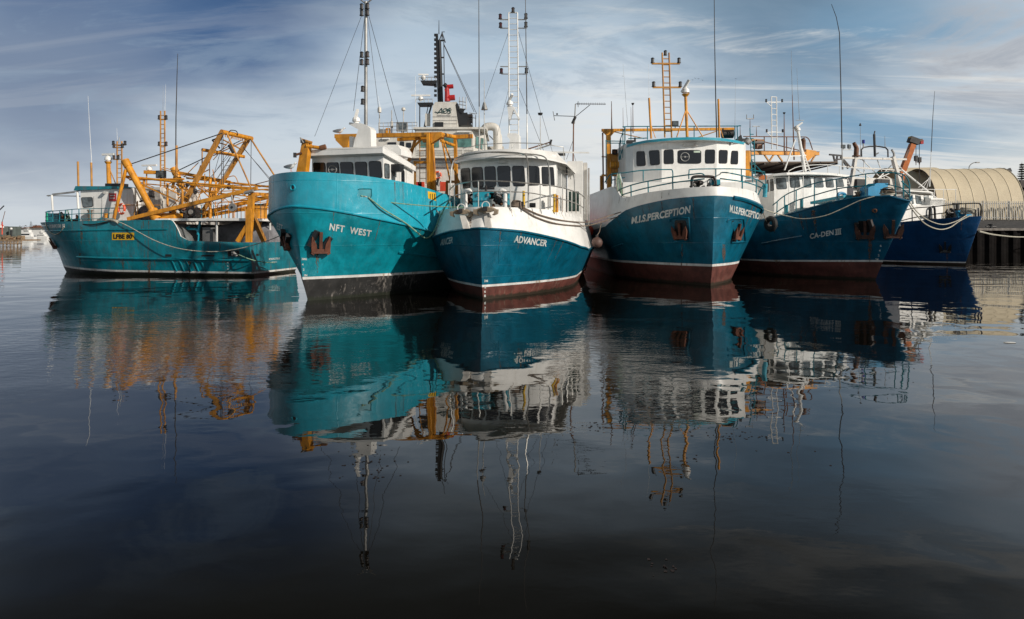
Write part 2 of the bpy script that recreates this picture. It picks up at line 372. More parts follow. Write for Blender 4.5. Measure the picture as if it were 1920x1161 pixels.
def txt_mesh(body, bold=0.0, shear=0.0, space=1.0):
    c = bpy.data.curves.new('t', 'FONT'); c.body = body; c.offset = bold; c.shear = shear; c.space_character = space; c.resolution_u = 3
    o = bpy.data.objects.new('t', c); S.collection.objects.link(o)
    dg = bpy.context.evaluated_depsgraph_get(); me = o.evaluated_get(dg).to_mesh()
    vs = [v.co.copy() for v in me.vertices]; fs = [tuple(p.vertices) for p in me.polygons]
    o.evaluated_get(dg).to_mesh_clear(); bpy.data.objects.remove(o); bpy.data.curves.remove(c)
    x0 = min(v.x for v in vs); x1 = max(v.x for v in vs); y0 = min(v.y for v in vs); y1 = max(v.y for v in vs)
    return [((v.x-x0)/(x1-x0), (v.y-y0)/(y1-y0)) for v in vs], fs
def lettering(F, bv, body, A, B, hpx, m=None, bold=0.02, shear=0.0, space=1.0, off=0.012, name='lettering', hpx2=None):
    """text whose baseline runs from pixel A to pixel B, cap height hpx, laid on the surface it is painted on"""
    vs, fs = txt_mesh(body, bold, shear, space); out = []; ok = True
    for u, v in vs:
        h = hpx+((hpx2 or hpx)-hpx)*u
        p, n = F.hit(A[0]+(B[0]-A[0])*u, A[1]+(B[1]-A[1])*u-h*v, bv)
        if p is None: print('text miss', body, u, v); return None
        out.append(p+n*off)
    mb = MB(); mb.add(out, fs, m or letter); return mb.build(name, F, smooth=None)
def rounded(poly, r=0.22, k=3):
    out = []; n = len(poly)
    for i in range(n):
        a, b, c_ = [Vector(poly[(i+j) % n]) for j in (-1, 0, 1)]
        p = b.lerp(a, r); q = b.lerp(c_, r)
        for j in range(k+1):
            t = j/k; out.append((p*(1-t)**2+b*2*t*(1-t)+q*t*t))
    return out
def window(F, bv, poly, m=None, rim=None, rimw=1.1, off=0.03, name='window', r=0.16):
    """rounded window given by its corner pixels, set on the wall it belongs to"""
    m = m or glass_d; mb = MB(); c_ = sum((Vector(p) for p in poly), Vector((0, 0)))/len(poly)
    def lay(pp, o, mat, skirt):
        hs = [F.hit(p[0], p[1], bv) for p in pp]
        if any(h[0] is None for h in hs): print('window miss', F.root.name, poly[0]); return
        n = sum((h[1] for h in hs), Vector()).normalized(); top = [h[0]+n*o for h in hs]; bot = [h[0]-n*skirt for h in hs]
        N = len(top); mb.add(top+bot, [tuple(range(N))]+[(i, (i+1) % N, N+(i+1) % N, N+i) for i in range(N)], mat)
    big = []
    for p in rounded(poly, r): 
        d = (Vector(p)-c_); big.append(Vector(p)+d.normalized()*rimw)
    lay(big, off*0.6, rim or rubber, 0.01); lay(rounded(poly, r), off, m, 0.0)
    return mb.build(name, F, smooth=20) if mb.v else None
def rect(x0, y0, x1, y1): return [(x0, y0), (x1, y0), (x1, y1), (x0, y1)]
def streak(F, bv, px, y0, y1, wid, name='rust_stain', m=None):
    """ragged rust run on plating"""
    mb = MB(); rnd = random.Random(int(px*7+y0)); n = 10; L_ = []; Rr = []
    for i in range(n+1):
        t = i/n; y = y0+(y1-y0)*t; ww = wid*(0.25+0.75*math.sin(math.pi*min(1, t*0.8+0.15)))*rnd.uniform(0.6, 1.1)*(1-t*0.6)
        x = px+rnd.uniform(-0.5, 0.5)
        a, na = F.hit(x-ww/2, y, bv); b, nb = F.hit(x+ww/2, y, bv)
        if a is None or b is None: return
        L_.append(a+na*0.008); Rr.append(b+nb*0.008)
    mb.add(L_+Rr, [(i, i+1, n+2+i, n+1+i) for i in range(n)], m or stain_m); return mb.build(name, F, smooth=None)
sm = bpy.data.materials.new('rust_stain_run'); sm.use_nodes = True; st_ = NT(sm.node_tree); pb = st_.n['Principled BSDF']
co_ = st_.new('ShaderNodeTexCoord').outputs['Object']; pb.inputs['Roughness'].default_value = 0.7
st_.put(pb.inputs['Base Color'], st_.mix(st_.noise(co_, 6, 3), (0.22, 0.09, 0.02), (0.10, 0.05, 0.02)))
st_.put(pb.inputs['Alpha'], st_.math('MULTIPLY', st_.ramp(st_.noise(st_.mapping(co_, (14, 14, 1.2)), 1.5, 6, 0.65), 0.38, 0.64), 0.85))
stain_m = sm
# ================================================================ water
def proj(F, p):
    q = F.M @ Vector(p); return CX+FPX*q.x/q.y, HY-FPX*(q.z-EYE)/q.y
wm = bpy.data.materials.new('harbour_water'); wm.use_nodes = True; t = NT(wm.node_tree); b = t.n['Principled BSDF']
P_ = t.new('ShaderNodeNewGeometry').outputs['Position']
b.inputs['Base Color'].default_value = (0.0050, 0.0042, 0.0028, 1); b.inputs['IOR'].default_value = 1.37
b.inputs['Roughness'].default_value = 0.0
sw1 = t.noise(t.mapping(P_, (0.8, 1.0, 1), rot=(0, 0, R(25))), 0.42, 1, 0.4, 0.4)
sw2 = t.noise(t.mapping(P_, (1.0, 1.0, 1), rot=(0, 0, R(-20))), 1.15, 1, 0.4, 0.3)
rip = t.noise(t.mapping(P_, (1.0, 1.7, 1), rot=(0, 0, R(12))), 3.0, 2, 0.55)
fine = t.noise(t.mapping(P_, (1.0, 2.2, 1), rot=(0, 0, R(-8))), 8.0, 2, 0.6)
sp = t.new('ShaderNodeSeparateXYZ'); t.put(sp.inputs[0], P_)
def gust(x, y, rx, ry):
    dx = t.math('DIVIDE', t.math('SUBTRACT', sp.outputs[0], x), rx); dy = t.math('DIVIDE', t.math('SUBTRACT', sp.outputs[1], y), ry)
    r2 = t.math('ADD', t.math('MULTIPLY', dx, dx), t.math('MULTIPLY', dy, dy))
    r2 = t.math('ADD', r2, t.math('MULTIPLY_ADD', t.noise(P_, 0.35, 3), 1.2, -0.6))
    return t.math('SUBTRACT', 1.0, t.ramp(r2, 0.1, 1.3))
patch = t.math('MAXIMUM', gust(-9.5, 18.5, 6.5, 8.0), t.math('MULTIPLY', gust(2.2, 17.5, 1.8, 8.0), 0.9))
patch = t.math('MAXIMUM', patch, t.math('MULTIPLY', gust(-4.2, 16.0, 2.6, 5.0), 0.6))
patch = t.math('MAXIMUM', patch, t.math('MULTIPLY', t.ramp(t.noise(P_, 0.16, 3), 0.5, 0.72), 0.35))
h = t.math('ADD', t.math('MULTIPLY', sw1, 0.026), t.math('MULTIPLY', sw2, 0.0060))
h = t.math('ADD', h, t.math('MULTIPLY', rip, t.math('MULTIPLY_ADD', patch, 0.0075, 0.0004)))
h = t.math('ADD', h, t.math('MULTIPLY', fine, t.math('MULTIPLY_ADD', patch, 0.0012, 0.00003)))
bp = t.new('ShaderNodeBump'); bp.inputs['Strength'].default_value = 1.0; bp.inputs['Distance'].default_value = 1.0
t.put(bp.inputs['Height'], h); t.put(b.inputs['Normal'], bp.outputs[0])
mb = MB(); mb.add([(-3000, -60, 0), (3000, -60, 0), (3000, 5000, 0), (-3000, 5000, 0)], [(0, 1, 2, 3)], wm)
mb.build('water', None, smooth=None, kind='structure')

def mrope(pts, r, m, label, sag=0.0, n=24, group='mooring ropes'):
    """top-level rope through world points, optionally sagging between the two ends"""
    if len(pts) == 2:
        a, b_ = Vector(pts[0]), Vector(pts[1])
        q = [a.lerp(b_, i/n)-Vector((0, 0, sag*4*(i/n)*(1-i/n))) for i in range(n+1)]
    else: q = bez(pts, 6)
    mb = MB(); mb.tube(q, r, m, n=6); o = mb.build('mooring_rope'); o['label'] = label; o['category'] = 'rope'; o['group'] = group
    return o
def edge(H, k, side, px, py, inset=0.0):
    """point above the deck edge whose column is px and whose height is py"""
    best = None; xs = H.lv[k]['xs']
    N = 240
    for i in range(N+1):
        x = xs-(H.L*0.8)*(i/N)**1.6
        p = H.P(k, side, x, 0, -inset); q = proj(H.F, p); d = abs(q[0]-px)
        if best is None or d < best[0]: best = (d, p)
    p = best[1]; Yw = (H.F.M @ p).y; w_ = H.F.M @ p; w_.z = EYE+(HY-py)/FPX*Yw
    w_.x = (px-CX)/FPX*Yw
    return H.F.I @ w_, p
def rail(H, k, side, top, mids, posts, r, m, name='railing', inset=0.06, rp=None, foot=0.0):
    mb = MB()
    for line in [top]+mids: mb.tube(bez([edge(H, k, side, *p, inset=inset)[0] for p in line], 4), r, m, n=6)
    T = [edge(H, k, side, *p, inset=inset)[0] for p in bez([(a, b_, 0) for a, b_ in top], 8) for p in [(p.x, p.y)]]
    for px in posts:
        best = min(T, key=lambda q: abs(proj(H.F, q)[0]-px)); e = edge(H, k, side, px, 400, inset)[1]
        mb.cyl((best.x, best.y, best.z), (e.x, e.y, e.z+foot), rp or r, m, n=6)
    return mb.build(name, H.F)
def house(F, ring, z0, z1, m, name='wheelhouse', ring2=None, capm=None):
    mb = MB(); r2 = ring2 or ring
    zz = (lambda z, i: z[i] if isinstance(z, (list, tuple)) else z)
    mb.rings([[Vector((p[0], p[1], zz(z0, i))) for i, p in enumerate(ring)], [Vector((p[0], p[1], zz(z1, i))) for i, p in enumerate(r2)]], m)
    o = mb.build(name, F, smooth=20); return o, bvh(o)
def navlight(F, p, s=1.0, name='navigation_light', m=None, par=None):
    mb = MB(); p = Vector(p); mb.cyl(p, p+Vector((0, 0, 0.05*s)), 0.12*s, black); mb.cyl(p+Vector((0, 0, 0.05*s)), p+Vector((0, 0, 0.27*s)), 0.095*s, m or dark)
    mb.cyl(p+Vector((0, 0, 0.27*s)), p+Vector((0, 0, 0.33*s)), 0.12*s, black, r1=0.06*s); return mb.build(name, par or F)
def radar(F, p, ln, ang, s=1.0, name='radar', tilt=0.0):
    p = Vector(p); mb = MB(); mb.cyl(p, p+Vector((0, 0, 0.10*s)), 0.16*s, white, n=14); mb.cyl(p+Vector((0, 0, 0.10*s)), p+Vector((0, 0, 0.30*s)), 0.25*s, white, r1=0.22*s, n=14)
    mb.cyl(p+Vector((0, 0, 0.30*s)), p+Vector((0, 0, 0.42*s)), 0.22*s, white, r1=0.08*s, n=14)
    o = mb.build(name, F); mb = MB(); mb.cbox(p+Vector((0, 0, 0.50*s)), (ln, 0.10*s+0.04, 0.14*s), white, rz=ang, ry=tilt); mb.build('scanner_bar', o); return o
def flood(F, p, s=1.0, ang=0.0, m=None, name='floodlight'):
    p = Vector(p); mb = MB(); mb.cbox(p, (0.16*s, 0.42*s, 0.34*s), m or black, rz=ang); mb.cbox(p+Matrix.Rotation(ang, 3, 'Z') @ Vector((0.085*s, 0, 0)), (0.02, 0.34*s, 0.26*s), glass_l, rz=ang)
    mb.cyl(p-Vector((0, 0, 0.3*s)), p-Vector((0, 0, 0.15*s)), 0.03*s, m or black); return mb.build(name, F)
def whip(F, pts, r, m, name='whip_antenna'):
    pts = [Vector(p) for p in pts]; mb = MB(); n = len(pts)-1
    for i in range(n): mb.cyl(pts[i], pts[i+1], r*(1-0.6*i/max(1, n)), m, r1=r*(1-0.6*(i+1)/max(1, n)), n=6)
    return mb.build(name, F)
def lifebuoy(F, p, ax, rr, label, cat='lifebuoy'):
    o = MB(); p = F.M @ Vector(p); ax = F.M.to_3x3() @ Vector(ax); o.torus(p, ax, rr, rr*0.24, ring_o, n=28)
    d, u, q = o.frame(ax)
    for a in (0.6, 2.2, 3.7, 5.3):
        c_ = p+(u*math.cos(a)+q*math.sin(a))*rr; tg = (-u*math.sin(a)+q*math.cos(a)); o.cyl(c_-tg*rr*0.12, c_+tg*rr*0.12, rr*0.26, white)
    x = o.build('lifebuoy'); x['label'] = label; x['category'] = cat; return x
def anchor(F, c_, n, up, s, m, name='anchor', par=None, spread=1.0):
    """stockless anchor hanging flat on the plating: shank up, two flukes folded outwards"""
    c_, n, up = Vector(c_), Vector(n).normalized(), Vector(up); up = (up-n*up.dot(n)).normalized(); sd = up.cross(n)
    T = lambda a, b_, d: c_+sd*a*s+up*b_*s+n*d*s
    mb = MB(); mb.bar(T(0, -0.35, 0.16), T(0, 0.55, 0.10), 0.15*s, 0.13*s, m)
    mb.bar(T(-0.36, -0.40, 0.16), T(0.36, -0.40, 0.16), 0.24*s, 0.22*s, m)
    for e in (-1, 1):
        tip = T(0.50*e*spread, 0.42, 0.22); r0 = [T(0.16*e, -0.42, 0.08), T(0.44*e, -0.42, 0.08), T(0.44*e, -0.42, 0.28), T(0.16*e, -0.42, 0.28)]
        r1 = [T((0.26)*e*spread, 0.0, 0.10), T((0.54)*e*spread, 0.02, 0.10), T(0.54*e*spread, 0.02, 0.26), T(0.26*e*spread, 0.0, 0.28)]
        r2 = [tip+(p-tip)*0.12 for p in r1]; mb.rings([r0, r1, r2], m)
        mb.bar(T(0.30*e, -0.52, 0.16), T(0.42*e, -0.42, 0.16), 0.2*s, 0.2*s, m)
    return mb.build(name, par or F, smooth=30)
def P2(F, a, b_, ax, va, vb=None):
    g = F.x if ax == 'x' else F.y
    return g(a[0], a[1], va), g(b_[0], b_[1], va if vb is None else vb)
def bar2(F, name, a, b_, ax, va, w_, m, vb=None, h=None, rnd=False):
    p, q = P2(F, a, b_, ax, va, vb); mb = MB()
    if rnd: mb.cyl(p, q, w_/2, m, n=12)
    else: mb.bar(p, q, w_, h or w_, m)
    return mb.build(name, F)
# ================================================================ hulls
Z = lambda *a: list(a)
# ---- left trawler seen from the side
MS = Frame('side_on_trawler', -30.3, 46.9, 172, 'teal fishing trawler seen side on with yellow boom gear and LFBE 80 plate', 'trawler', 'moored fishing trawlers')
msz = lambda d: Z((1.4, 3.30+d), (-3, 3.36+d), (-10.2, 3.44+d), (-10.55, 3.0+d), (-10.75, 2.45+d), (-11.3, 2.16+d), (-15.2, 2.05+d))
HMS = Hull(MS, 15.2, [
    dict(z=Z((0, -0.9), (-15, -0.9)), xs=-0.7, B=2.0, te=6, p=2),
    dict(z=Z((0, 0.38), (-6, 0.22), (-15, 0.16)), xs=0.05, B=2.95, te=6.5, p=2.0),
    dict(z=Z((0, 0.52), (-6, 0.34), (-15, 0.27)), xs=0.10, B=3.0, te=6.5, p=2.0),
    dict(z=Z((0, 1.15), (-15, 0.98)), xs=0.35, B=3.2, te=6.4, p=2.1),
    dict(z=Z((1, 2.75), (-10, 2.85), (-10.5, 2.5), (-10.9, 2.05), (-15.2, 1.9)), xs=1.15, B=3.4, te=6, p=2.2, q=0.8),
    dict(z=msz(0), xs=1.45, B=3.4, te=6, p=2.2, q=0.75)],
    [anti_blk, stripe, teal, teal, teal], deck=0.25, sn=0.02, N=110, ex=1.25, inner=white, deckm=grey_deck)
HMS.strake(4, 0.05, teal, x1=-9.9); HMS.strake(3, 0.07, teal, x0=-3.2, x1=-15.1, name='chine_rail', dy=0.02)
# ---- NFT WEST
NF = Frame('high_bow_trawler', -7.94, 26.6, -105, 'turquoise trawler named NFT WEST with high rounded bow', 'trawler', 'moored fishing trawlers')
HNF = Hull(NF, 23, [
    dict(z=Z((0, -1.2), (-23, -1.2)), xs=-0.7, B=2.6, te=9, p=1.8),
    dict(z=Z((0, 0.84), (-23, 0.80)), xs=0.16, B=3.5, te=8.5, p=1.75),
    dict(z=Z((0, 0.94), (-23, 0.90)), xs=0.18, B=3.52, te=8.5, p=1.75),
    dict(z2=(Z((0.65, 3.62), (-0.3, 3.42), (-1.2, 3.3), (-4, 2.95), (-8, 2.5), (-23, 2.4)), Z((0.65, 3.62), (-1, 3.22), (-2.2, 3.0), (-4.5, 2.6), (-8, 2.4), (-23, 2.4))), xs=0.65, B=4.0, te=7.2, p=2, q=0.62),
    dict(z=Z((0.7, 4.92), (-0.4, 4.86), (-2.5, 4.68), (-5, 4.36), (-9, 4.1), (-23, 4.0)), xs=0.62, B=3.86, te=7.4, p=2, q=0.56)],
    [anti_blk, stripe, teal_hull, teal_bright], deck=1.0, inner=teal_bright)
HNF.strake(3, 0.055, teal_bright)
# ---- ADVANCER
AD = Frame('white_bulwark_trawler', -1.15, 27.2, -99, 'trawler named ADVANCER with white bulwark over teal hull and steel railings', 'trawler', 'moored fishing trawlers')
HAD = Hull(AD, 22, [
    dict(z=Z((0, -1.2), (-22, -1.2)), xs=-0.5, B=2.5, te=9, p=1.8),
    dict(z=Z((0, 0.50), (-22, 0.45)), xs=0.10, B=3.2, te=8.0, p=1.85),
    dict(z=Z((0, 0.59), (-22, 0.54)), xs=0.12, B=3.22, te=8.0, p=1.85),
    dict(z=Z((0.5, 2.80), (-0.6, 2.68), (-2, 2.42), (-4.5, 2.0), (-8, 1.8), (-22, 1.8)), xs=0.5, B=3.75, te=6.6, p=2, q=0.78),
    dict(z=Z((0, 3.66), (-3, 3.60), (-6, 3.45), (-22, 3.3)), xs=-0.20, B=3.3, te=6.4, p=2, q=0.62)],
    [anti_red, stripe, teal_mid, white], deck=0.12, deckm=grey_deck)
HAD.strake(3, 0.05, teal_mid)
# ---- MIS PERCEPTION
MI = Frame('bluff_bow_trawler', 9.9, 34.4, -88, 'blue trawler named M.I.S. PERCEPTION with teal rails and seven windowed wheelhouse', 'trawler', 'moored fishing trawlers')
HMI = Hull(MI, 22, [
    dict(z=Z((0, -1.3), (-22, -1.3)), xs=-0.5, B=3.0, te=9, p=1.8),
    dict(z=Z((0, 0.96), (-22, 0.92)), xs=0.12, B=3.75, te=8.0, p=1.9),
    dict(z=Z((0, 1.08), (-22, 1.04)), xs=0.13, B=3.78, te=8.0, p=1.9),
    dict(z2=(Z((0.45, 4.46), (-0.6, 4.34), (-2, 4.06), (-2.9, 3.84), (-3.9, 3.42), (-5.3, 3.0), (-22, 2.4)), Z((0.45, 4.46), (-0.6, 4.38), (-2, 4.08), (-3.2, 3.82), (-5, 3.5), (-22, 3.3))), xs=0.45, B=4.4, te=6.2, p=2, q=0.70),
    dict(z2=(Z((0.45, 4.92), (-1.8, 4.72), (-3.2, 4.52), (-3.7, 4.62), (-4.2, 5.05), (-4.8, 5.25), (-22, 5.25)), Z((0.45, 4.92), (-1.8, 4.78), (-2.6, 4.62), (-3.4, 4.5), (-4.2, 5.1), (-4.8, 5.3), (-22, 5.3))), xs=0.38, B=4.15, te=6.2, p=2, q=0.66)],
    [anti_red, stripe, teal_mid, white], deck=0.3, N=90, ex=1.35)
# ---- CA-DEN III
CA = Frame('raked_bow_trawler', 20.47, 38.85, -70, 'blue trawler named CA-DEN III with raked bow and coiled rope on deck', 'trawler', 'moored fishing trawlers')
HCA = Hull(CA, 17, [
    dict(z=Z((0, -1.2), (-18, -1.2)), xs=-0.7, B=2.2, te=8, p=1.8),
    dict(z=Z((0, 1.02), (-5, 0.88), (-18, 0.85)), xs=0.36, B=3.1, te=7.0, p=1.9),
    dict(z=Z((0, 1.12), (-5, 0.98), (-18, 0.95)), xs=0.40, B=3.12, te=7.0, p=1.9),
    dict(z=Z((2, 4.26), (1.5, 4.5), (0.3, 4.45), (-1.0, 4.15), (-2.5, 3.75), (-4.5, 3.38), (-8, 3.2), (-18, 3.1)), xs=2.0, B=3.6, te=6.6, p=2.0, q=0.8),
    dict(z=Z((2, 4.34), (1.5, 4.60), (0.3, 4.55), (-1.0, 4.25), (-2.5, 3.85), (-4.5, 3.48), (-8, 3.3), (-18, 3.2)), xs=2.02, B=3.6, te=6.6, p=2.0, q=0.8)],
    [anti_red, stripe, blue_hull, blue_hull], deck=0.15, deckm=grey_deck)
HCA.strake(4, 0.06, blue_hull)
# ---- blue boat by the quay
BL = Frame('quayside_trawler', 37.4, 57.3, -68, 'royal blue trawler nearest the quay with black rails and white deckhouse', 'trawler', 'moored fishing trawlers')
HBL = Hull(BL, 17, [
    dict(z=Z((0, -1.0), (-17, -1.0)), xs=-0.5, B=2.2, te=8, p=1.8),
    dict(z=Z((0, 0.16), (-17, 0.14)), xs=0.08, B=3.0, te=7.0, p=1.9),
    dict(z=Z((0, 0.26), (-17, 0.24)), xs=0.12, B=3.02, te=7.0, p=1.9),
    dict(z=Z((1.3, 3.9), (-3, 3.5), (-7, 3.2), (-17, 3.1)), xs=1.35, B=3.7, te=6.6, p=2.0, q=0.8),
    dict(z=Z((1.3, 4.0), (-3, 3.6), (-7, 3.3), (-17, 3.2)), xs=1.38, B=3.7, te=6.6, p=2.0, q=0.8)],
    [anti_red, stripe, navy_hull, navy_hull], deck=0.15, deckm=grey_deck)

def drips(H, k, seed, n, x0, x1, wmax=0.10, lmax=1.1, m=None, sides=(-1, 1), z0=0.0, kmin=3):
    """thin rust weeps running down the plating from the edge of a strake"""
    rnd = random.Random(seed)
    for i in range(n):
        sd = rnd.choice(sides); x = x0+(x1-x0)*rnd.random(); ln = rnd.uniform(0.25, 1.0)*lmax; w_ = rnd.uniform(0.3, 1.0)*wmax; L_, R_ = [], []
        q = H.P(k, sd, x, z0-0.06); p, n_, _i, _d = H.bv.find_nearest(q)
        for j in range(9):
            if n_.y*sd < 0: n_ = -n_
            dn = Vector((0, 0, -1))-n_*(-n_.z)
            if dn.length < 0.3: break
            dn.normalize(); sx_ = dn.cross(n_).normalized(); ww = w_*0.5*(1-0.65*j/8)*rnd.uniform(0.7, 1.1)
            L_.append(p+sx_*ww+n_*0.007); R_.append(p-sx_*ww+n_*0.007); p, n_, _i, _d = H.bv.find_nearest(p+dn*ln/8)
        if len(L_) > 3:
            mb = MB(); N = len(L_); mb.add(L_+R_, [(j, j+1, N+j+1, N+j) for j in range(N-1)], m or stain_m); mb.build('rust_stain', H.F, smooth=None)
drips(HNF, 3, 1, 14, 0.3, -7, 0.09, 1.2); drips(HNF, 4, 2, 10, 0.3, -7, 0.07, 0.9)
drips(HAD, 3, 3, 12, 0.2, -6, 0.09, 1.1); drips(HAD, 4, 4, 10, -0.6, -5, 0.07, 0.7, z0=-0.03)
drips(HMI, 3, 5, 16, 0.1, -5, 0.12, 1.6); drips(HMI, 4, 6, 7, 0.0, -5, 0.08, 0.5, z0=-0.03)
drips(HCA, 3, 7, 14, 1.2, -5, 0.12, 1.5, sides=(-1,)); drips(HBL, 3, 8, 8, 0.8, -6, 0.12, 1.3, sides=(-1,))
drips(HMS, 5, 9, 14, 0.5, -14.5, 0.10, 1.2, sides=(1,)); drips(HMS, 3, 10, 12, -3.5, -14.5, 0.12, 0.7, sides=(1,))
# ================================================================ high bow trawler (NFT WEST)
def surf_tube(F, bv, pts, r, m, name, n=6, off=0.0):
    q = []
    for p in bez([(a, b_, 0) for a, b_ in pts], n):
        h, nn = F.hit(p.x, p.y, bv)
        if h is not None: q.append(h+nn*off)
    mb = MB(); mb.tube(q, r, m, n=6); return mb.build(name, F)
def slab(F, name, tops, th, m, under=None):
    """roof plate from its corner points (local), thickness th"""
    mb = MB(); N = len(tops); lo = [Vector((p.x, p.y, p.z-th)) for p in tops]
    mb.rings([lo, tops], m, cap0=(under is None))
    if under: mb.add(lo, [tuple(range(N))[::-1]], under)
    return mb.build(name, F, smooth=20)
def clearview(F, bv, px, py, rpx, m=None):
    pts = [F.hit(px+rpx*math.cos(a), py+rpx*math.sin(a), bv) for a in [2*math.pi*i/20 for i in range(21)]]
    if any(p[0] is None for p in pts): return
    c_, n = F.hit(px, py, bv); mb = MB(); mb.tube([p[0]+n*0.05 for p in pts], 0.022, m or galv, n=6)
    mb.cyl(c_+n*0.03, c_+n*0.09, 0.05, m or galv); a, b_ = pts[0][0]+n*0.05, pts[10][0]+n*0.05; mb.cyl(a, b_, 0.012, m or galv, n=5)
    return mb.build('clear_view_screen', F)
F = NF
fl = F.x(585, 310, -3.4); fr = F.x(718.5, 310, -3.4); rr = F.y(776, 330, fr.y)
ring = [(-3.4, fl.y), (-3.4, fr.y), (rr.x, fr.y), (rr.x, fl.y)]
WH, bv = house(F, ring, 3.6, [5.9, 5.9, 5.75, 5.75], white)
for q in [[(588, 306), (609, 306), (610, 327), (590, 326)], [(613, 306), (634, 305.5), (636, 329), (616, 328)], [(638.5, 305), (661, 305), (663, 330.5), (641, 330)],
          [(666, 304.7), (687, 304.5), (689, 332), (669, 332)], [(692, 303.5), (714, 303.2), (716.6, 333), (695, 333)]]: window(F, bv, q, rimw=1.3, off=0.035)
window(F, bv, [(720.5, 307), (729.5, 309), (730, 334.5), (721, 333)], glass_l); window(F, bv, [(733.5, 311), (740, 313), (740.3, 338.5), (734, 337)], glass_l)
window(F, bv, [(752.5, 319.5), (757.6, 321), (757.8, 343), (752.8, 342)], name='door_window')
clearview(F, bv, 624.5, 318.5, 7.5)
mb = MB()
for px in (746, 748.6, 761.5):
    a, n = F.hit(px, 318, bv); b_, _ = F.hit(px, 343, bv)
    if a and b_: mb.bar(a+n*0.005, b_+n*0.005, 0.012, 0.012, galv)
mb.build('door', F)
a, b_ = F.x(571, 283, -2.95), F.x(717.5, 281.5, -2.95); c_ = F.y(779.5, 312.5, b_.y); d = Vector((c_.x, a.y, c_.z+0.02))
b_.z = a.z+0.02
slab(F, 'wheelhouse_roof', [a, b_, c_, d], 0.22, white)
mb = MB(); a2 = a.copy(); mb.add([a+Vector((0.01, 0, 0.0)), b_+Vector((0.01, 0, 0)), b_+Vector((-0.35, -0.12, 0.12)), a+Vector((-0.35, 0.12, 0.12)), c_+Vector((0.2, -0.12, 0.12)), d+Vector((0.2, 0.12, 0.12)), c_, d],
    [(0, 1, 2, 3), (1, 6, 4, 2), (3, 2, 4, 5), (7, 0, 3, 5), (6, 7, 5, 4)], white); mb.build('roof_cap', F, smooth=20)
# signal mast pedestal and radar
xm = -4.3
def quadprism(F, name, pts, x0, x1, m):
    """prism from a pixel outline on the plane x=x0, extruded back to x1"""
    A = [F.x(p[0], p[1], x0) for p in pts]; B = [Vector((x1, p.y, p.z)) for p in A]; mb = MB(); mb.rings([A, B], m); return mb.build(name, F, smooth=20)
quadprism(F, 'mast_pedestal', [(661, 281), (696, 281), (694.5, 242), (690, 237), (676, 231), (655, 229.5), (654, 233), (672, 243), (665, 262)], xm, xm-0.55, white)
quadprism(F, 'vent_stack', [(655, 281), (661, 281), (661, 256), (655, 256)], xm-0.6, xm-0.9, white)
p = F.x(668, 231, xm-0.25); radar(F, p, 0.95, R(18), 0.72, tilt=R(38))
quadprism(F, 'roof_locker', [(717, 291), (752, 291), (752, 281), (745, 271.5), (719, 271.5)], -5.2, -6.4, white)
mb = MB(); mb.box((-4.6, fr.y+0.02, 5.30), (-4.15, fr.y+0.42, 5.62), black); mb.build('side_speaker', F)
# pole mast with signal lamps and stays
pm = F.x(686, 262, -6.8); pt_ = F.x(686, 3, -6.8); mb = MB(); mb.cyl((pm.x, pm.y, 4.2), (pm.x, pm.y, pt_.z), 0.095, galv, r1=0.07, n=12)
M_ = mb.build('pole_mast', F)
for py in (14, 26, 104, 118, 168, 192):
    for dy in ((-0.16, 0.14) if py < 130 else (-0.11,)):
        z_ = F.x(686, py, -6.8).z; navlight(F, (pm.x+0.12, pm.y+dy, z_-0.12), 0.85, par=M_)
mb = MB()
for a, b_ in (((686, 8), (668, -8)), ((686, 8), (705, -8))): mb.cyl(F.x(*a, -6.8), F.x(*b_, -6.8), 0.035, galv, n=6)
mb.build('crossarm', F)
mb = MB()
for a, b_ in (((681, 22), (590, 256)), ((684, 30), (663, 208)), ((689, 30), (712, 222)), ((690, 24), (748, 238))): mb.cyl(F.x(*a, -6.8), F.x(*b_, -7.8), 0.012, wire, n=4)
mb.build('mast_stay', F)
# ochre gantry
G = 0.19
bar2(F, 'gantry_beam', (629, 256), (829, 252), 'x', -8.0, 0.22, yellow, h=0.20)
bar2(F, 'gantry_beam', (746, 262), (832, 257), 'x', -8.5, 0.2, yellow, h=0.16)
quadprism(F, 'gantry_gusset', [(629, 254), (656, 254), (655, 262), (645, 279), (629, 263)], -7.9, -8.1, yellow)
bar2(F, 'gantry_leg', (653, 258), (641, 330), 'x', -8.0, 0.2, yellow)
quadprism(F, 'gantry_gusset', [(801.5, 248), (828, 248), (828, 256), (808, 269), (801.5, 269)], -7.75, -8.05, yellow)
bar2(F, 'gantry_post', (803.5, 249), (804.5, 400), 'x', -7.7, 0.15, yellow)
quadprism(F, 'gantry_post_plate', [(804, 266), (811, 266), (816.5, 362), (807, 362)], -7.95, -8.15, yellow)
bar2(F, 'gantry_beam', (828, 252), (853, 257), 'x', -7.9, 0.20, yellow, vb=-9.4, rnd=True)
bar2(F, 'gantry_beam', (853, 257), (886, 255.5), 'x', -9.4, 0.19, yellow)
bar2(F, 'gantry_post', (853.5, 254), (857, 400), 'x', -9.4, 0.15, yellow)
bar2(F, 'gantry_brace', (827, 264), (852, 273), 'x', -7.9, 0.15, yellow, vb=-9.4, rnd=True)
bar2(F, 'gantry_brace', (828, 262), (844, 340), 'x', -8.0, 0.08, yellow, vb=-8.8, rnd=True)
bar2(F, 'gantry_brace', (830, 261), (862, 345), 'x', -8.0, 0.08, yellow, vb=-9.2, rnd=True)
bar2(F, 'gantry_brace', (790, 261), (755, 297), 'x', -8.4, 0.12, yellow, rnd=True)
bar2(F, 'gantry_brace', (779, 261), (766, 303), 'x', -8.6, 0.12, yellow)
bar2(F, 'gantry_rail', (776, 304.5), (811, 305), 'x', -8.9, 0.12, yellow)
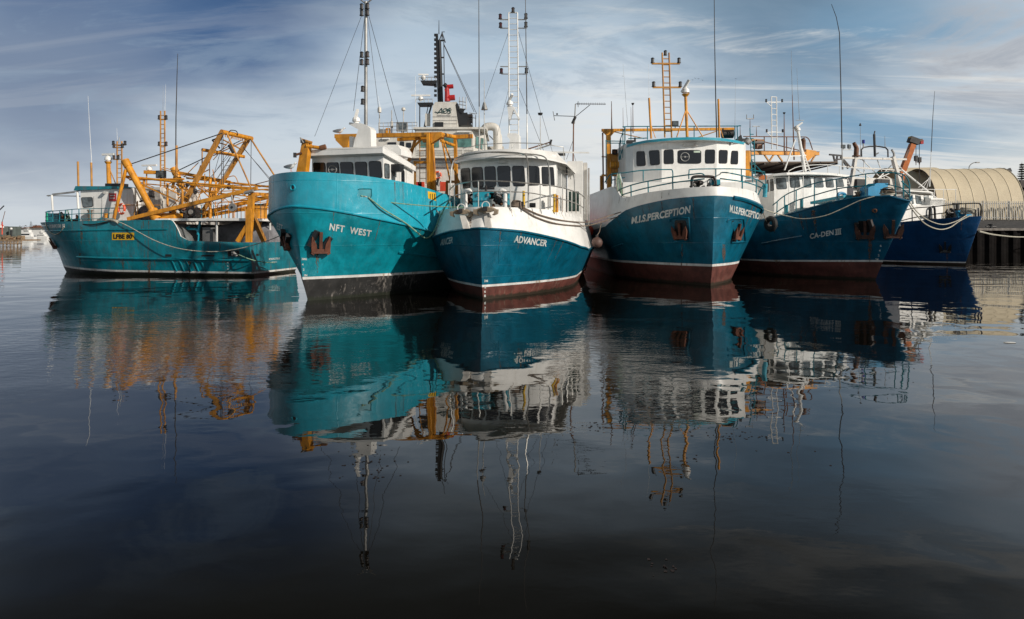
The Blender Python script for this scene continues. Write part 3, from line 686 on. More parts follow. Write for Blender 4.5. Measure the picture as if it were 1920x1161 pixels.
bar2(F, 'gantry_post', (778, 304), (778, 352), 'x', -8.9, 0.10, yellow_old)
quadprism(F, 'gantry_gusset', [(785, 253), (800, 253), (800, 264), (794, 268)], -8.3, -8.4, yellow)
mb = MB(); mb.ladder(F.x(793, 345, -9.1), F.x(793, 262, -9.1), (0, 0.34, 0), 0.022, yellow_old, 0.28); mb.build('ladder', F)
bar2(F, 'gantry_frame', (837, 341), (862, 341), 'x', -9.3, 0.12, yellow_old); bar2(F, 'gantry_frame', (838, 341), (838, 390), 'x', -9.3, 0.10, yellow_old)
# deck crane on the far side of the bow
p, q = F.at(556, 326, 29.6), F.at(572, 267, 29.6); mb = MB(); mb.rings([[p+Vector((0, -0.25, -1)), p+Vector((0, 0.30, -1)), q+Vector((0, 0.16, 0)), q+Vector((0, -0.16, 0))], [v+Vector((-0.3, 0, 0)) for v in (p+Vector((0, -0.25, -1)), p+Vector((0, 0.30, -1)), q+Vector((0, 0.16, 0)), q+Vector((0, -0.16, 0)))]], yellow)
mb.build('davit_arm', F, smooth=20)
mb = MB(); mb.cyl(F.at(574, 274, 29.6), F.at(606, 278, 29.7), 0.075, yellow); mb.cyl(F.at(600, 278, 29.7), F.at(611, 275, 29.7), 0.11, brown_st); mb.cyl(F.at(565, 262, 29.6), F.at(585, 268, 29.6), 0.06, yellow_old); mb.cbox(F.at(568, 265, 29.55), (0.12, 0.2, 0.14), dark, rz=0.4); mb.cbox(F.at(553, 291, 29.55), (0.10, 0.12, 0.2), dark, rz=0.3); mb.cyl(F.at(569, 268, 29.5), F.at(563, 258, 29.5), 0.03, galv); mb.cyl(F.at(556, 290, 29.6), F.at(566, 287, 29.6), 0.05, brown_st)
mb.build('davit_jib', F)
# bulwark fittings
bv = HNF.bv
window(F, bv, rect(672, 355, 695.5, 369), paint('fairlead_interior_paint', (0.01, 0.22, 0.28), 0.4, 0.2), teal_bright, rimw=2.0, off=0.01, name='fairlead_port', r=0.2)
surf_tube(F, bv, [(672, 356), (674, 354.3), (694, 354.3), (696, 357), (696, 368), (694, 369.6)], 0.02, teal, 'fairlead_rim', off=0.02)
h_, n = F.hit(549.5, 352, bv); mb = MB(); mb.torus(h_+n*0.02, n, 0.10, 0.03, teal_bright, n=18); mb.cyl(h_, h_+n*0.02, 0.07, black); mb.build('round_fairlead', F)
lettering(F, bv, 'NFT  WEST', (617, 431.5), (697, 444.5), 13.5, bold=0.03, shear=0.2, space=1.15, hpx2=12.5, name='name_lettering')
lettering(F, bv, 'EST', (519.5, 430), (530.5, 434.5), 13, bold=0.02, name='name_lettering')
for s_, x_, y_ in (('3M6', 565.5, 487.8), ('4', 566, 498), ('2', 567.7, 507.5), ('3M', 569.5, 518.5)):
    lettering(F, bv, s_, (x_, y_), (x_+(10 if len(s_) == 3 else 6.5 if len(s_) == 2 else 3), y_), 4.2, bold=0.02, name='draught_mark')
for s_, x_, y_ in (('3', 556, 486), ('4', 557.5, 498), ('2', 559, 508)): lettering(F, bv, s_, (x_, y_), (x_+2.3, y_), 4, bold=0.02, name='draught_mark')
surf_tube(F, bv, [(747, 473), (790, 479), (822, 482.5)], 0.06, teal, 'side_fender_rail')
h_, n = F.hit(601, 455, bv); A_ = anchor(F, h_, n, (0, 0, 1), 0.78, rust_m, spread=0.85)
mb = MB()
for a, b_ in (((580.5, 461), (595, 432)), ((604, 466), (619.5, 444))):
    p, n1 = F.hit(*a, bv); q, n2 = F.hit(*b_, bv); mb.bar(p+n1*0.08, q+n2*0.08, 0.19, 0.16, black)
mb.build('anchor_guard', F)
h_, n = F.hit(538, 452, bv); anchor(F, h_, n, (0, 0, 1), 0.62, rust_m)
mb = MB()
for a, b_ in (((531, 458), (535, 432)), ((541, 462), (545, 440))):
    p, n1 = F.hit(*a, bv); q, n2 = F.hit(*b_, bv); mb.bar(p+n1*0.08, q+n2*0.08, 0.19, 0.16, black)
mb.build('anchor_guard', F)
streak(F, bv, 595, 474, 512, 9)
window(F, bv, [(802, 359), (817, 362), (817.5, 377), (803, 372)], yplate, yplate, rimw=0.3, off=0.01, name='number_plate', r=0.03)
for px in (806, 810, 814):
    surf_tube(F, bv, [(px, 363.5), (px, 373.5)], 0.02, blackp, 'plate_digit', off=0.014)
# ================================================================ ADVANCER
F = AD; H = HAD
pp = [F.x(863, 350, -3.75), F.x(884, 350, -3.25), F.x(907, 350, -2.9), F.x(931, 350, -2.7), F.x(958, 350, -2.6), F.x(987, 350, -2.68), F.x(1013, 350, -2.9), F.x(1043, 350, -3.35)]
rr = F.y(1063, 350, pp[-1].y)
ring = [(p.x, p.y) for p in pp]+[(rr.x, rr.y), (rr.x-0.2, pp[0].y)]
WH, bv = house(F, ring, 3.5, 6.02, white)
ws = [[(864.5, 317.5), (881, 315.5), (882.3, 351.5), (867, 353)], [(885, 315), (904.5, 314), (906.5, 350.5), (887, 351.5)], [(908.6, 313.3), (928.5, 312.7), (930, 349.6), (911, 350.5)],
      [(932.5, 312.3), (956.5, 312), (957.5, 348.8), (935, 349)], [(960.5, 312), (982.5, 312), (985, 348.4), (963, 348.6)], [(988.5, 312), (1010.5, 313), (1012, 346.8), (990.5, 347.5)],
      [(1015.5, 313.5), (1027.5, 313.8), (1028.8, 348), (1017, 348)], [(1029.8, 314), (1037.5, 314.5), (1039.8, 348.6), (1031, 348.2)]]
for q in ws: window(F, bv, q, rimw=1.0, off=0.03)
window(F, bv, [(1044.5, 315.5), (1051, 316.5), (1051.3, 352.5), (1045, 351)], glass_l, white, rimw=0.5); window(F, bv, [(1052.5, 318.5), (1059, 319.5), (1059.5, 353), (1053, 352)], glass_l, white, rimw=0.5)
er = [F.x(852, 303, -3.7), F.x(866, 300, -3.0), F.x(882, 297.5, -2.5), F.x(910, 294.5, -2.15), F.x(941, 292.5, -2.0), F.x(970, 292.2, -2.0), F.x(998, 293, -2.15), F.x(1022, 296, -2.5), F.x(1042, 300, -3.0), F.x(1062, 305.5, -3.7)]
er += [Vector((rr.x-0.4, er[-1].y+0.1, er[-1].z)), Vector((rr.x-0.4, er[0].y, er[0].z))]
mb = MB(); inn = [Vector((p.x*0.86-0.85, p.y*0.88, 5.98)) for p in er]; top = [Vector((p.x, p.y, p.z)) for p in er]; tin = [Vector((p.x*0.9-0.5, p.y*0.85, 6.18)) for p in er]
mb.rings([inn, [p-Vector((0, 0, 0.07)) for p in top], top, tin], white); mb.build('visor_roof', F, smooth=20)
mb = MB(); h_, n = F.hit(942, 305, bv); mb.cbox(F.x(942, 303.5, -2.5), (0.12, 0.30, 0.12), white_old); mb.build('eave_lamp', F)
# rails round the bow and up to the roof
railm = steel
rail(H, 4, -1, [(842.5, 356), (852, 348), (865.5, 344), (885, 341)], [[(843, 374), (852, 367), (865.5, 364), (885, 361)]], [844, 852, 866], 0.026, railm, inset=0.12)
def frail(pts, x0=None): return [F.x(px, py, x) for px, py, x in pts]
top_ = [(842.5, 356, -1.9), (852, 348, -1.5), (866, 343.5, -1.1), (885, 340.5, -0.8), (908, 339, -0.65), (950, 340.5, -0.6), (990, 343.7, -0.8), (1020, 346.5, -1.5), (1049, 351, -2.6), (1070, 357, -3.6), (1088, 364, -4.6), (1097, 372, -5.5)]
mid_ = [(843, 376, -1.9), (852, 368, -1.5), (866, 364, -1.1), (885, 360.5, -0.8), (908, 359, -0.65), (950, 359.5, -0.6), (990, 361.5, -0.8), (1020, 366.5, -1.5), (1049, 372.5, -2.6), (1070, 378, -3.6), (1085, 384, -4.6), (1095, 391, -5.5)]
mb = MB(); mb.tube(bez(frail(top_), 4), 0.028, railm, n=6); mb.tube(bez(frail(mid_), 4), 0.022, railm, n=6)
for px, py, x in [(852, 348, -1.5), (866, 343.5, -1.1), (897, 339.5, -0.7), (957, 341, -0.6), (1013, 346, -1.3), (1055, 352, -2.8), (1064, 355, -3.3), (1072, 358, -3.7), (1080, 361, -4.2), (1089, 365, -4.7), (1096, 372, -5.4)]:
    p = F.x(px, py, x); mb.cyl(p, (p.x, p.y, 3.5), 0.026, railm, n=6)
mb.build('bow_railing', F)
mb = MB()
mb.tube(bez([F.x(*q) for q in [(843, 380, -1.95), (845.5, 330, -2.0), (850, 303, -2.1), (865, 293, -2.1), (914, 285.5, -1.8), (960, 286, -1.8), (980, 289, -1.7), (988, 297, -1.5), (990.5, 330, -1.1), (990.5, 390, -0.8)]], 5), 0.03, railm, n=6)
mb.tube(bez([F.x(*q) for q in [(914, 285.5, -1.9), (975, 288, -2.0), (1010, 291, -2.2), (1024, 298, -2.1), (1029, 316, -1.9), (1031, 345, -1.8), (1031.5, 391, -1.7)]], 5), 0.03, railm, n=6)
mb.build('canopy_rail', F)
mb = MB(); a = F.x(870, 271, -3.4); b_ = F.x(1062, 271, -3.6)
mb.tube([F.x(*q) for q in [(868, 298, -4.0), (868, 278, -4.0), (905, 271, -3.6), (960, 268, -3.4), (1010, 269, -3.5), (1056, 276, -4.0), (1058, 300, -4.2)]], 0.02, railm, n=6)
for px in (905, 960, 1010): mb.cyl(F.x(px, 270, -3.6), F.x(px, 296, -3.6), 0.018, railm, n=5)
mb.build('roof_railing', F)
# anchors on the bow roller and their chutes
for (ax_, ay_, s_, dp) in ((865, 397, 0.62, -0.25), (911, 393, 0.66, 0.10)):
    c_ = F.x(ax_, ay_, 0.05 if ax_ < 900 else 0.25); mb = MB(); T = lambda a, b_, d: c_+Vector((d*s_, a*s_, b_*s_))
    mb.rings([[T(-0.62, 0.02, -0.15), T(-0.3, 0.18, -0.2), T(0.3, 0.18, -0.2), T(0.62, 0.02, -0.15), T(0.3, -0.12, -0.15), T(-0.3, -0.12, -0.15)], [T(-0.66, -0.05, 0.12), T(-0.3, 0.10, 0.2), T(0.3, 0.10, 0.2), T(0.66, -0.05, 0.12), T(0.3, -0.18, 0.15), T(-0.3, -0.18, 0.15)]], stone_an)
    for e in (-1, 1): mb.rings([[T(e*0.5, 0.03, -0.15), T(e*0.75, 0.0, -0.15), T(e*0.75, 0.0, 0.12), T(e*0.5, 0.03, 0.15)], [T(e*0.52, -0.22, -0.12), T(e*0.72, -0.26, -0.12), T(e*0.7, -0.26, 0.14), T(e*0.5, -0.22, 0.16)], [T(e*0.40, -0.32, -0.05), T(e*0.48, -0.36, -0.05), T(e*0.48, -0.34, 0.1), T(e*0.38, -0.32, 0.12)]], stone_an)
    mb.cbox(T(0, 0.04, 0.22), (0.14, 0.24*s_, 0.24*s_), dark); mb.bar(T(0, 0.1, 0.1), T(0, 0.15, -1.3), 0.12, 0.10, stone_an); mb.build('anchor', F)
    mb = MB(); mb.torus(T(0, 0.24, 0.05), (1, 0, 0), 0.15, 0.02, white, n=16, k=6); mb.build('roller_guard', F)
for pts in ([(862, 404), (873, 404), (880, 428.5), (868, 429)], [(907, 399), (917, 399), (921.5, 427.5), (909, 427.5)]):
    A = [F.x(pts[0][0], pts[0][1], 0.15), F.x(pts[1][0], pts[1][1], 0.15), F.x(pts[2][0], pts[2][1], 0.42), F.x(pts[3][0], pts[3][1], 0.42)]
    mb = MB(); mb.rings([A, [p-Vector((0.7, 0, 0)) for p in A]], white_old); mb.build('anchor_chute', F, smooth=20)
streak(F, H.bv, 882, 400, 427, 7)
# windlass and deck gear
mb = MB(); mb.box(*[tuple(min(a, b_) if i == 0 else max(a, b_) for a, b_ in zip(F.x(886.5, 388, -1.3), F.x(922, 361.5, -1.9))) for i in (0, 1)], teal_bright); o_ = mb.build('windlass_cabinet', F)
mb = MB(); p = F.x(906, 362, -1.4); mb.box((p.x-0.5, p.y-0.42, p.z), (p.x+0.04, p.y+0.4, p.z+0.05), teal); mb.bar(F.x(896, 353.5, -1.5), F.x(927, 353.5, -1.5), 0.07, 0.09, black); mb.cyl(F.x(911, 361, -1.5), F.x(911, 348, -1.5), 0.05, black)
mb.cbox(F.x(896, 365, -1.26), (0.05, 0.05, 0.12), galv); mb.cbox(F.x(915, 365, -1.26), (0.05, 0.05, 0.12), galv); mb.build('windlass_handle', F)
mb = MB(); mb.box(*[tuple(min(a, b_) if i == 0 else max(a, b_) for a, b_ in zip(F.x(943, 388, -1.5), F.x(958, 364, -2.1))) for i in (0, 1)], teal_bright); mb.build('windlass_cabinet', F)
mb = MB(); rnd = random.Random(4)
for px0, px1 in ((877, 886), (924, 942)):
    mb = MB()
    for i in range(9 if px1-px0 < 12 else 16):
        p = F.x(rnd.uniform(px0, px1), rnd.uniform(366, 386), -1.3-rnd.random()*0.5); mb.cyl(p, p+Vector((rnd.uniform(-.15, .15), rnd.uniform(-.2, .2), rnd.uniform(-.2, .2))), rnd.uniform(0.05, 0.12), rnd.choice([dark, black, brown_st]), n=9)
    mb.build('windlass', F)
for px, py0, hk in ((947, 358, -1), (873, 358, 1)):
    p = F.x(px, py0, -1.1); mb = MB(); mb.tube(bez([(p.x, p.y, 3.55), (p.x, p.y, p.z-0.1), (p.x, p.y-0.06*hk*-1, p.z), (p.x, p.y+0.16*hk, p.z+0.02), (p.x, p.y+0.22*hk, p.z-0.12)], 5), 0.085, white, n=10); mb.build('gooseneck_vent', F)
for px, y0 in ((982, 358), (1039.5, 364), (1044.5, 366)):
    p = F.x(px, y0, -1.8 if px < 1000 else -2.7); mb = MB(); mb.cyl((p.x, p.y, 3.5), p, 0.055, yplate if px < 1042 else yellow); mb.build('bollard_post', F)
mb = MB(); p = F.x(966, 387, -1.2)
for k in range(4): mb.torus(p+Vector((0, 0.02*k, 0.06*k)), (0.1*k, 0.1, 1), 0.22-0.02*k, 0.04, rope_b, n=18, k=6)
o = mb.build('rope_coil', None); o.matrix_world = F.M; o['label'] = 'small brown rope coil on the deck of the white bulwark trawler'; o['category'] = 'rope coil'
mb = MB(); mb.cbox(F.x(975, 383, -1.5), (0.2, 0.3, 0.2), dark); mb.cyl(F.x(993, 385, -1.7), F.x(1004, 385, -1.7), 0.1, black); mb.build('deck_fitting', F)
lettering(F, H.bv, 'ADVANCER', (963, 454.5), (1024.5, 462.5), 14, bold=0.03, shear=0.35, hpx2=12.5, name='name_lettering')
lettering(F, H.bv, 'ANCER', (826, 461), (849, 456), 12.5, bold=0.02, shear=0.3, hpx2=12.5, name='name_lettering')
for s_, x_, y_ in (('3M', 907.5, 529), ('8', 908, 541), ('6', 907.5, 549), ('1', 907.5, 557)): lettering(F, H.bv, s_, (x_, y_), (x_+(7 if len(s_) == 2 else 3), y_), 4.5, bold=0.02, name='draught_mark')
surf_tube(F, H.bv, [(1010, 452), (945, 452), (937, 455), (935, 470), (934.5, 494), (937, 496.5), (968, 497)], 0.008, teal_mid, 'access_plate', off=0.004)
# masts
q = [(953.5, 22), (955.5, 262), (972.5, 262), (970, 22)]
a, b_ = F.x(954.6, 255, -5.0), F.x(972.3, 255, -5.0); c_, d = F.x(953.7, 24, -5.0), F.x(970.2, 24, -5.0)
mb = MB(); mb.cyl(a, c_, 0.032, white, n=6); mb.cyl(b_, d, 0.032, white, n=6); mb.cyl(c_, d, 0.03, white, n=6)
for i in range(1, 22): u = i/22; mb.cyl(a.lerp(c_, u), b_.lerp(d, u), 0.018, white, n=5)
M_ = mb.build('ladder_mast', F)
for y_, xs_ in ((37, (938, 988)), (53, (938, 988)), (125, (938, 989)), (139, (940, 989))):
    mb = MB(); mb.bar(F.x(xs_[0], y_, -5), F.x(954, y_, -5), 0.04, 0.04, galv); mb.build('mast_arm', M_); mb = MB(); mb.bar(F.x(971, y_, -5), F.x(xs_[1], y_, -5), 0.04, 0.04, galv); mb.build('mast_arm', M_)
for px, py in ((938, 36), (938.5, 52), (986, 35), (986, 51), (940, 138), (987, 137), (962, 24)): navlight(F, F.x(px, py, -5.0), 0.75, par=M_, m=paint('dark_red_lens', (0.06, 0.008, 0.01), 0.3) if px < 945 else dark)
quadprism(F, 'mast_pedestal', [(952, 291), (974, 291), (973, 253), (968, 250), (952, 250), (951, 256), (956, 262)], -4.7, -5.3, white)
quadprism(F, 'radar_bracket', [(951, 199), (962, 199), (974, 222), (972, 224), (962, 206), (956, 224), (954, 224)], -4.75, -5.0, white)
radar(F, F.x(956, 199, -4.8), 0.72, R(30), 0.62, tilt=R(-30))
mb = MB()
for a, b_ in (((953, 62), (910, 185)), ((953, 170), (932, 255)), ((972, 60), (1015, 215)), ((1016, 215), (1040, 300)), ((973, 165), (1025, 297))): mb.cyl(F.x(*a, -5), F.x(*b_, -5.4), 0.009, wire, n=4)
mb.build('mast_stay', F)
whip(F, [F.x(898.5, 292, -4.5), F.x(898.5, 200, -4.5)], 0.045, galv, 'antenna_base'); whip(F, [F.x(898.5, 200, -4.5), F.x(898, 60, -4.5), F.x(897.5, -60, -4.5)], 0.028, dark)
whip(F, [F.x(988.5, 292, -4.0), F.x(988, 214, -4.0)], 0.05, steel, 'antenna_base'); whip(F, [F.x(988, 214, -4.0), F.x(986, 60, -4.0), F.x(984.5, -60, -4.0)], 0.028, dark)
whip(F, [F.x(1013.5, 292, -4.6), F.x(1013, 214, -4.6)], 0.03, galv, 'antenna_post')
mb = MB(); mb.cyl(F.x(1013, 216, -4.6), F.x(1013, 212, -4.6), 0.09, dark, r1=0.12); mb.build('antenna_cap', F)
whip(F, [F.x(908.5, 292, -5.2), F.x(908, 215, -5.2), F.x(908, 150, -5.2)], 0.03, galv)
mb = MB(); mb.cyl(F.x(908.5, 206, -5.2), F.x(908, 192, -5.2), 0.16, galv, r1=0.05); mb.build('antenna_cone', F)
# aft structures seen past the wheelhouse
mb = MB(); p = F.x(1064, 385, -8.5); q = F.x(1092, 302, -8.5); mb.box((-9.6, p.y, 3.0), (-8.5, q.y, q.z), white); mb.build('engine_casing', F)
mb = MB(); p = F.x(1095, 385, -9.6); q = F.x(1101, 306, -9.6); mb.box((-9.9, p.y, 3.3), (-9.3, q.y, q.z), white_old); mb.cyl((-9.2, q.y+0.1, 3), (-9.2, q.y+0.1, q.z-0.3), 0.05, galv); mb.build('gantry_leg', F)
mb = MB(); mb.cbox(F.x(1076, 378, -5.4), (0.5, 0.45, 0.9), paint('dark_green_cover', (0.02, 0.05, 0.04), 0.7, 0.3)); mb.build('covered_gear', F)
mb = MB(); mb.tube(bez([F.x(*q) for q in [(1063, 318, -5.5), (1073, 325, -5.5), (1077, 340, -5.4), (1077, 392, -5.3)]], 4), 0.025, railm); mb.tube(bez([F.x(*q) for q in [(1059, 325, -5.5), (1068, 327, -5.5), (1070, 336, -5.4)]], 4), 0.02, railm); mb.build('boarding_rail', F)
mb = MB(); mb.cyl(F.x(976, 284, -6), F.x(1034, 266, -6), 0.03, brown_st); mb.cyl(F.x(976, 290, -6), F.x(1034, 271, -6), 0.03, galv); mb.cyl(F.x(1034, 262, -6), F.x(1031, 272, -6), 0.05, dark); mb.cyl(F.x(976, 292, -6), F.x(980, 281, -6), 0.1, dark)
for i in range(7): u = i/6; mb.cyl(F.x(976+58*u, 284-18*u, -6), F.x(976+58*u, 290-19*u, -6), 0.015, galv, n=5)
mb.build('stowed_gangway', F)
mb = MB(); mb.bar(F.x(1012, 285, -7), F.x(1105, 286.5, -7), 0.05, 0.07, white); mb.cbox(F.x(1053, 290, -6.9), (0.15, 0.35, 0.12), dark); mb.build('derrick_boom', F)
mb = MB(); mb.cyl(F.x(1074.5, 303, -8.8), F.x(1075.5, 229, -8.8), 0.035, brown_st); mb.cyl(F.x(1077, 232, -8.8), F.x(1079, 195, -8.8), 0.03, galv); mb.cyl(F.x(1073, 232, -8.8), F.x(1079, 219, -8.8), 0.07, dark)
for a, b_ in (((1038, 217), (1079, 218.5)), ((1079, 195), (1136, 195.5)), ((1079, 219), (1106, 197)), ((1037, 209), (1040, 226))): mb.cyl(F.x(*a, -8.8), F.x(*b_, -8.8), 0.018, dark, n=5)
for i in range(16): x_ = 1083+i*3.4; p = F.x(x_, 195.3, -8.8); mb.cyl(p-Vector((0.12, 0, 0.0)), p+Vector((0.12, 0, 0.05)), 0.008, dark, n=4); mb.cyl(p-Vector((0, 0, 0.05)), p+Vector((0, 0, 0.05)), 0.008, dark, n=4)
mb.cyl(F.x(1084, 190, -8.8), F.x(1084, 201, -8.8), 0.015, dark, n=4); mb.sph(F.x(1044.5, 214, -8.8), 0.05, dark); mb.build('television_antenna', F)
for (a, b_) in (((1075, 262), (1062, 299)), ((1076, 290), (1080, 303))): bar2(F, 'antenna_stay', a, b_, 'x', -8.8, 0.02, wire, rnd=True)
# ================================================================ M.I.S. PERCEPTION
F = MI; H = HMI
pp = [F.x(1173, 300, -6.2), F.x(1187, 300, -5.5), F.x(1240.7, 300, -4.75), F.x(1343.8, 300, -4.75), F.x(1385, 300, -5.4), F.x(1398, 300, -5.9)]
ring = [(p.x, p.y) for p in pp]+[(-10, pp[-1].y), (-10, pp[0].y)]
WH, bv = house(F, ring, 5.2, 7.85, white)
for i, q in enumerate([[(1194, 285), (1208, 284.5), (1210.6, 310), (1194, 311)], [(1217, 283.4), (1236, 282.5), (1236.8, 308), (1220, 309.5)], [(1245.5, 281.8), (1262, 281.3), (1262.8, 306.5), (1245.5, 307)], [(1271.5, 282), (1313.8, 282), (1313.8, 306.5), (1271.5, 306.5)],
           [(1323, 281.4), (1340, 281.4), (1339.6, 306), (1322.6, 306)], [(1348.5, 282), (1363.8, 282.6), (1362.5, 306), (1348, 306)], [(1372, 283.5), (1383.3, 284), (1383, 307.6), (1370, 307)]]): window(F, bv, q, rimw=1.1)
clearview(F, bv, 1283.8, 294.5, 8); window(F, bv, rect(1300.5, 283, 1312.5, 286.5), paint('pale_sticker', (0.45, 0.55, 0.45), 0.5), galv, rimw=0.2, off=0.04, name='window_sticker', r=0.02)
fr_ = [(1176, 271.5, -5.9), (1194, 266.5, -5.2), (1211.5, 263, -4.8), (1243, 259.8, -4.35), (1267, 258, -4.2), (1291, 257.3, -4.15), (1315, 257.3, -4.2), (1339, 258.2, -4.35), (1362, 260.2, -4.7), (1380, 263, -5.1), (1397.5, 267.5, -5.9)]
T = [F.x(*q) for q in fr_]; Bk = [Vector((-10.4, p.y, p.z+0.05)) for p in T][::-1]
mb = MB(); ring_t = T+Bk; ring_b = [p-Vector((0, 0, 0.15)) for p in ring_t]; mb.rings([ring_b, ring_t], teal_bright, cap0=False)
mb.add(ring_b, [tuple(range(len(ring_b)))[::-1]], white); mb.build('wheelhouse_roof', F, smooth=25)
mb = MB(); h_, n = F.hit(1294, 272, bv); mb.cbox(h_+n*0.08, (0.14, 0.82, 0.14), yplate if 0 else white_old); mb.build('eave_light', F)
mb = MB(); h_, n = F.hit(1370, 268.5, bv); mb.cyl(h_, h_+n*0.12, 0.09, galv); mb.build('round_lamp', F)
# raised foredeck front below the wheelhouse
mb = MB(); a, b_ = F.x(1168, 341, -4.1), F.x(1256, 338.5, -3.9); c_ = F.x(1372, 337.5, -3.9); d = F.x(1417, 341, -4.1)
mb.rings([[Vector((p.x, p.y, 4.3)) for p in (a, b_, c_, d)]+[Vector((-7, d.y, 4.3)), Vector((-7, a.y, 4.3))], [Vector((p.x, p.y, 5.44)) for p in (a, b_, c_, d)]+[Vector((-7, d.y, 5.44)), Vector((-7, a.y, 5.44))]], white); mb.build('foredeck_house', F, smooth=20)
def xr(F, name, lines, posts, r, m, rp=None):
    mb = MB()
    for l in lines: mb.tube([F.x(*q) for q in l] if len(l) < 3 else bez([F.x(*q) for q in l], 3), r, m, n=6)
    for a, b_ in posts: mb.cyl(F.x(*a), F.x(*b_), rp or r, m, n=6)
    return mb.build(name, F)
tr = teal
xr(F, 'upper_railing', [[(1134, 342, -5.0), (1140, 333, -4.7), (1146, 327, -4.5), (1172, 324, -4.2), (1206, 319.5, -4.0), (1254, 318, -3.9), (1260, 319.5, -3.9), (1261.5, 325, -3.9), (1261.5, 338, -3.9)],
    [(1147, 338, -4.5), (1172, 333, -4.2)]], [((1206, 319.5, -4.0), (1206, 340, -4.0)), ((1147, 327, -4.5), (1147, 345, -4.5))], 0.032, tr)
xr(F, 'upper_railing', [[(1291.5, 336, -3.9), (1292, 322, -3.9), (1297, 317.8, -3.9), (1342, 316.8, -3.9), (1390, 317.3, -3.9), (1427, 321.7, -4.3), (1434, 325, -4.6), (1436, 345, -4.8)]], [((1342, 316.8, -3.9), (1342, 338, -3.9)), ((1390, 317.3, -3.9), (1390, 340, -3.9)), ((1411, 320, -4.1), (1411, 343, -4.1))], 0.032, tr)
rail(H, 4, -1, [(1147.6, 361), (1183, 347.6), (1215, 340), (1261, 332), (1300, 326.8), (1315, 325.5), (1321, 329)], [[(1148.5, 371.5), (1184, 360), (1215, 352), (1261, 343), (1300, 338), (1321, 335.5)]], [1156, 1184, 1215, 1261], 0.034, tr, name='bow_railing', inset=0.15)
rail(H, 4, 1, [(1350, 330), (1355, 323.4), (1392, 329.5), (1418, 337), (1432, 345), (1436, 352)], [[(1350.5, 335), (1393, 341), (1418, 348), (1432, 355)]], [1350, 1392, 1418, 1432], 0.034, tr, name='bow_railing', inset=0.15)
# windlass with tube guard at the bow
mb = MB(); mb.tube(bez([F.x(*q) for q in [(1297, 350, -0.7), (1297.5, 336, -0.7), (1303, 331.5, -0.7), (1320, 331, -0.7), (1336, 332, -0.7), (1341, 337, -0.7), (1342, 350, -0.7)]], 4), 0.075, dark, n=8); rnd = random.Random(9)
for i in range(14): p = F.x(rnd.uniform(1294, 1342), rnd.uniform(339, 350), -0.9-rnd.random()*0.3); mb.cyl(p, p+Vector((rnd.uniform(-.1, .1), rnd.uniform(-.2, .2), rnd.uniform(-.15, .15))), rnd.uniform(0.05, 0.13), rnd.choice([dark, black, galv]), n=9)
mb.torus(F.x(1333, 343, -0.6), (1, 0.2, 0), 0.2, 0.025, black, n=18, k=6); mb.build('windlass', F)
mb = MB(); mb.cbox(F.x(1340, 342.5, -1.0), (0.4, 0.45, 0.3), teal_bright); mb.build('windlass_motor', F)
for q, hh, nm in (((1184, 420.5), (1295, 399.5), 's'), ((1367.5, 398), (1430, 413.5), 'p')):
    lettering(F, H.bv, 'M.I.S.PERCEPTION', q, hh, 13.5 if nm == 's' else 14.5, bold=0.035, shear=0.1 if nm == 's' else 0.2, hpx2=14.5 if nm == 's' else 12.5, name='name_lettering')
for (cx_, cy_, w_) in ((1276, 433, 21), (1381, 434, 18)):
    c_, n = F.hit(cx_, cy_, H.bv); anchor(F, c_, n, (0, 0, 1), 0.78, rust_m)
    surf_tube(F, H.bv, [(cx_-w_, cy_-18), (cx_-w_+5, cy_-23), (cx_+w_-9, cy_-24), (cx_+w_-5, cy_-20), (cx_+w_-2, cy_+18)], 0.05, teal_mid, 'anchor_pocket', off=0.02)
    window(F, H.bv, [(cx_-w_*0.55, cy_-20), (cx_+w_*0.5, cy_-20), (cx_+w_*0.72, cy_+16), (cx_-w_*0.45, cy_+18)], black, teal_mid, rimw=1, off=0.006, name='hawse_recess')
    surf_tube(F, H.bv, [(cx_-w_*0.6, cy_+21), (cx_+w_, cy_+19)], 0.05, teal_mid, 'pocket_sill', off=0.02)
streak(F, H.bv, 1357, 458, 492, 10); streak(F, H.bv, 1279, 458, 488, 5); streak(F, H.bv, 1277, 492, 503, 7)
surf_tube(F, H.bv, [(1139, 470), (1150, 464), (1168, 457.5)], 0.06, teal_mid, 'side_fender_rail')
surf_tube(F, H.bv, [(1375, 370.5), (1395, 374.5), (1415, 381.5), (1432, 391), (1437, 397)], 0.11, teal_mid, 'bow_fender_tube')
# gantry, signal mast, radar tripod
bar2(F, 'gantry_beam', (1128, 244.5), (1376, 242), 'x', -9.0, 0.16, yellow, h=0.16)
bar2(F, 'gantry_post', (1140.5, 243), (1142.5, 360), 'x', -9.0, 0.27, yellow, h=0.27); bar2(F, 'gantry_post', (1400, 283), (1400, 330), 'x', -9.0, 0.27, yellow)
quadprism(F, 'gantry_gusset', [(1145, 244), (1156, 244), (1145, 256)], -8.95, -9.05, yellow); quadprism(F, 'gantry_gusset', [(1128, 245), (1137, 245), (1137, 254)], -8.95, -9.05, yellow)
bar2(F, 'stay_pole', (1130, 249), (1131.5, 372), 'x', -9.0, 0.10, brown_st, rnd=True)
for a, b_ in (((1150, 247), (1208, 260)), ((1308, 258), (1344, 246))): bar2(F, 'gantry_brace', a, b_, 'x', -8.6, 0.06, yellow_old, rnd=True)
mb = MB(); rnd = random.Random(2)
mb.box(*[tuple(min(a, b_) if i == 0 else max(a, b_) for a, b_ in zip(F.x(1147, 324, -8.6), F.x(1158, 290, -9.2))) for i in (0, 1)], yellow_old)
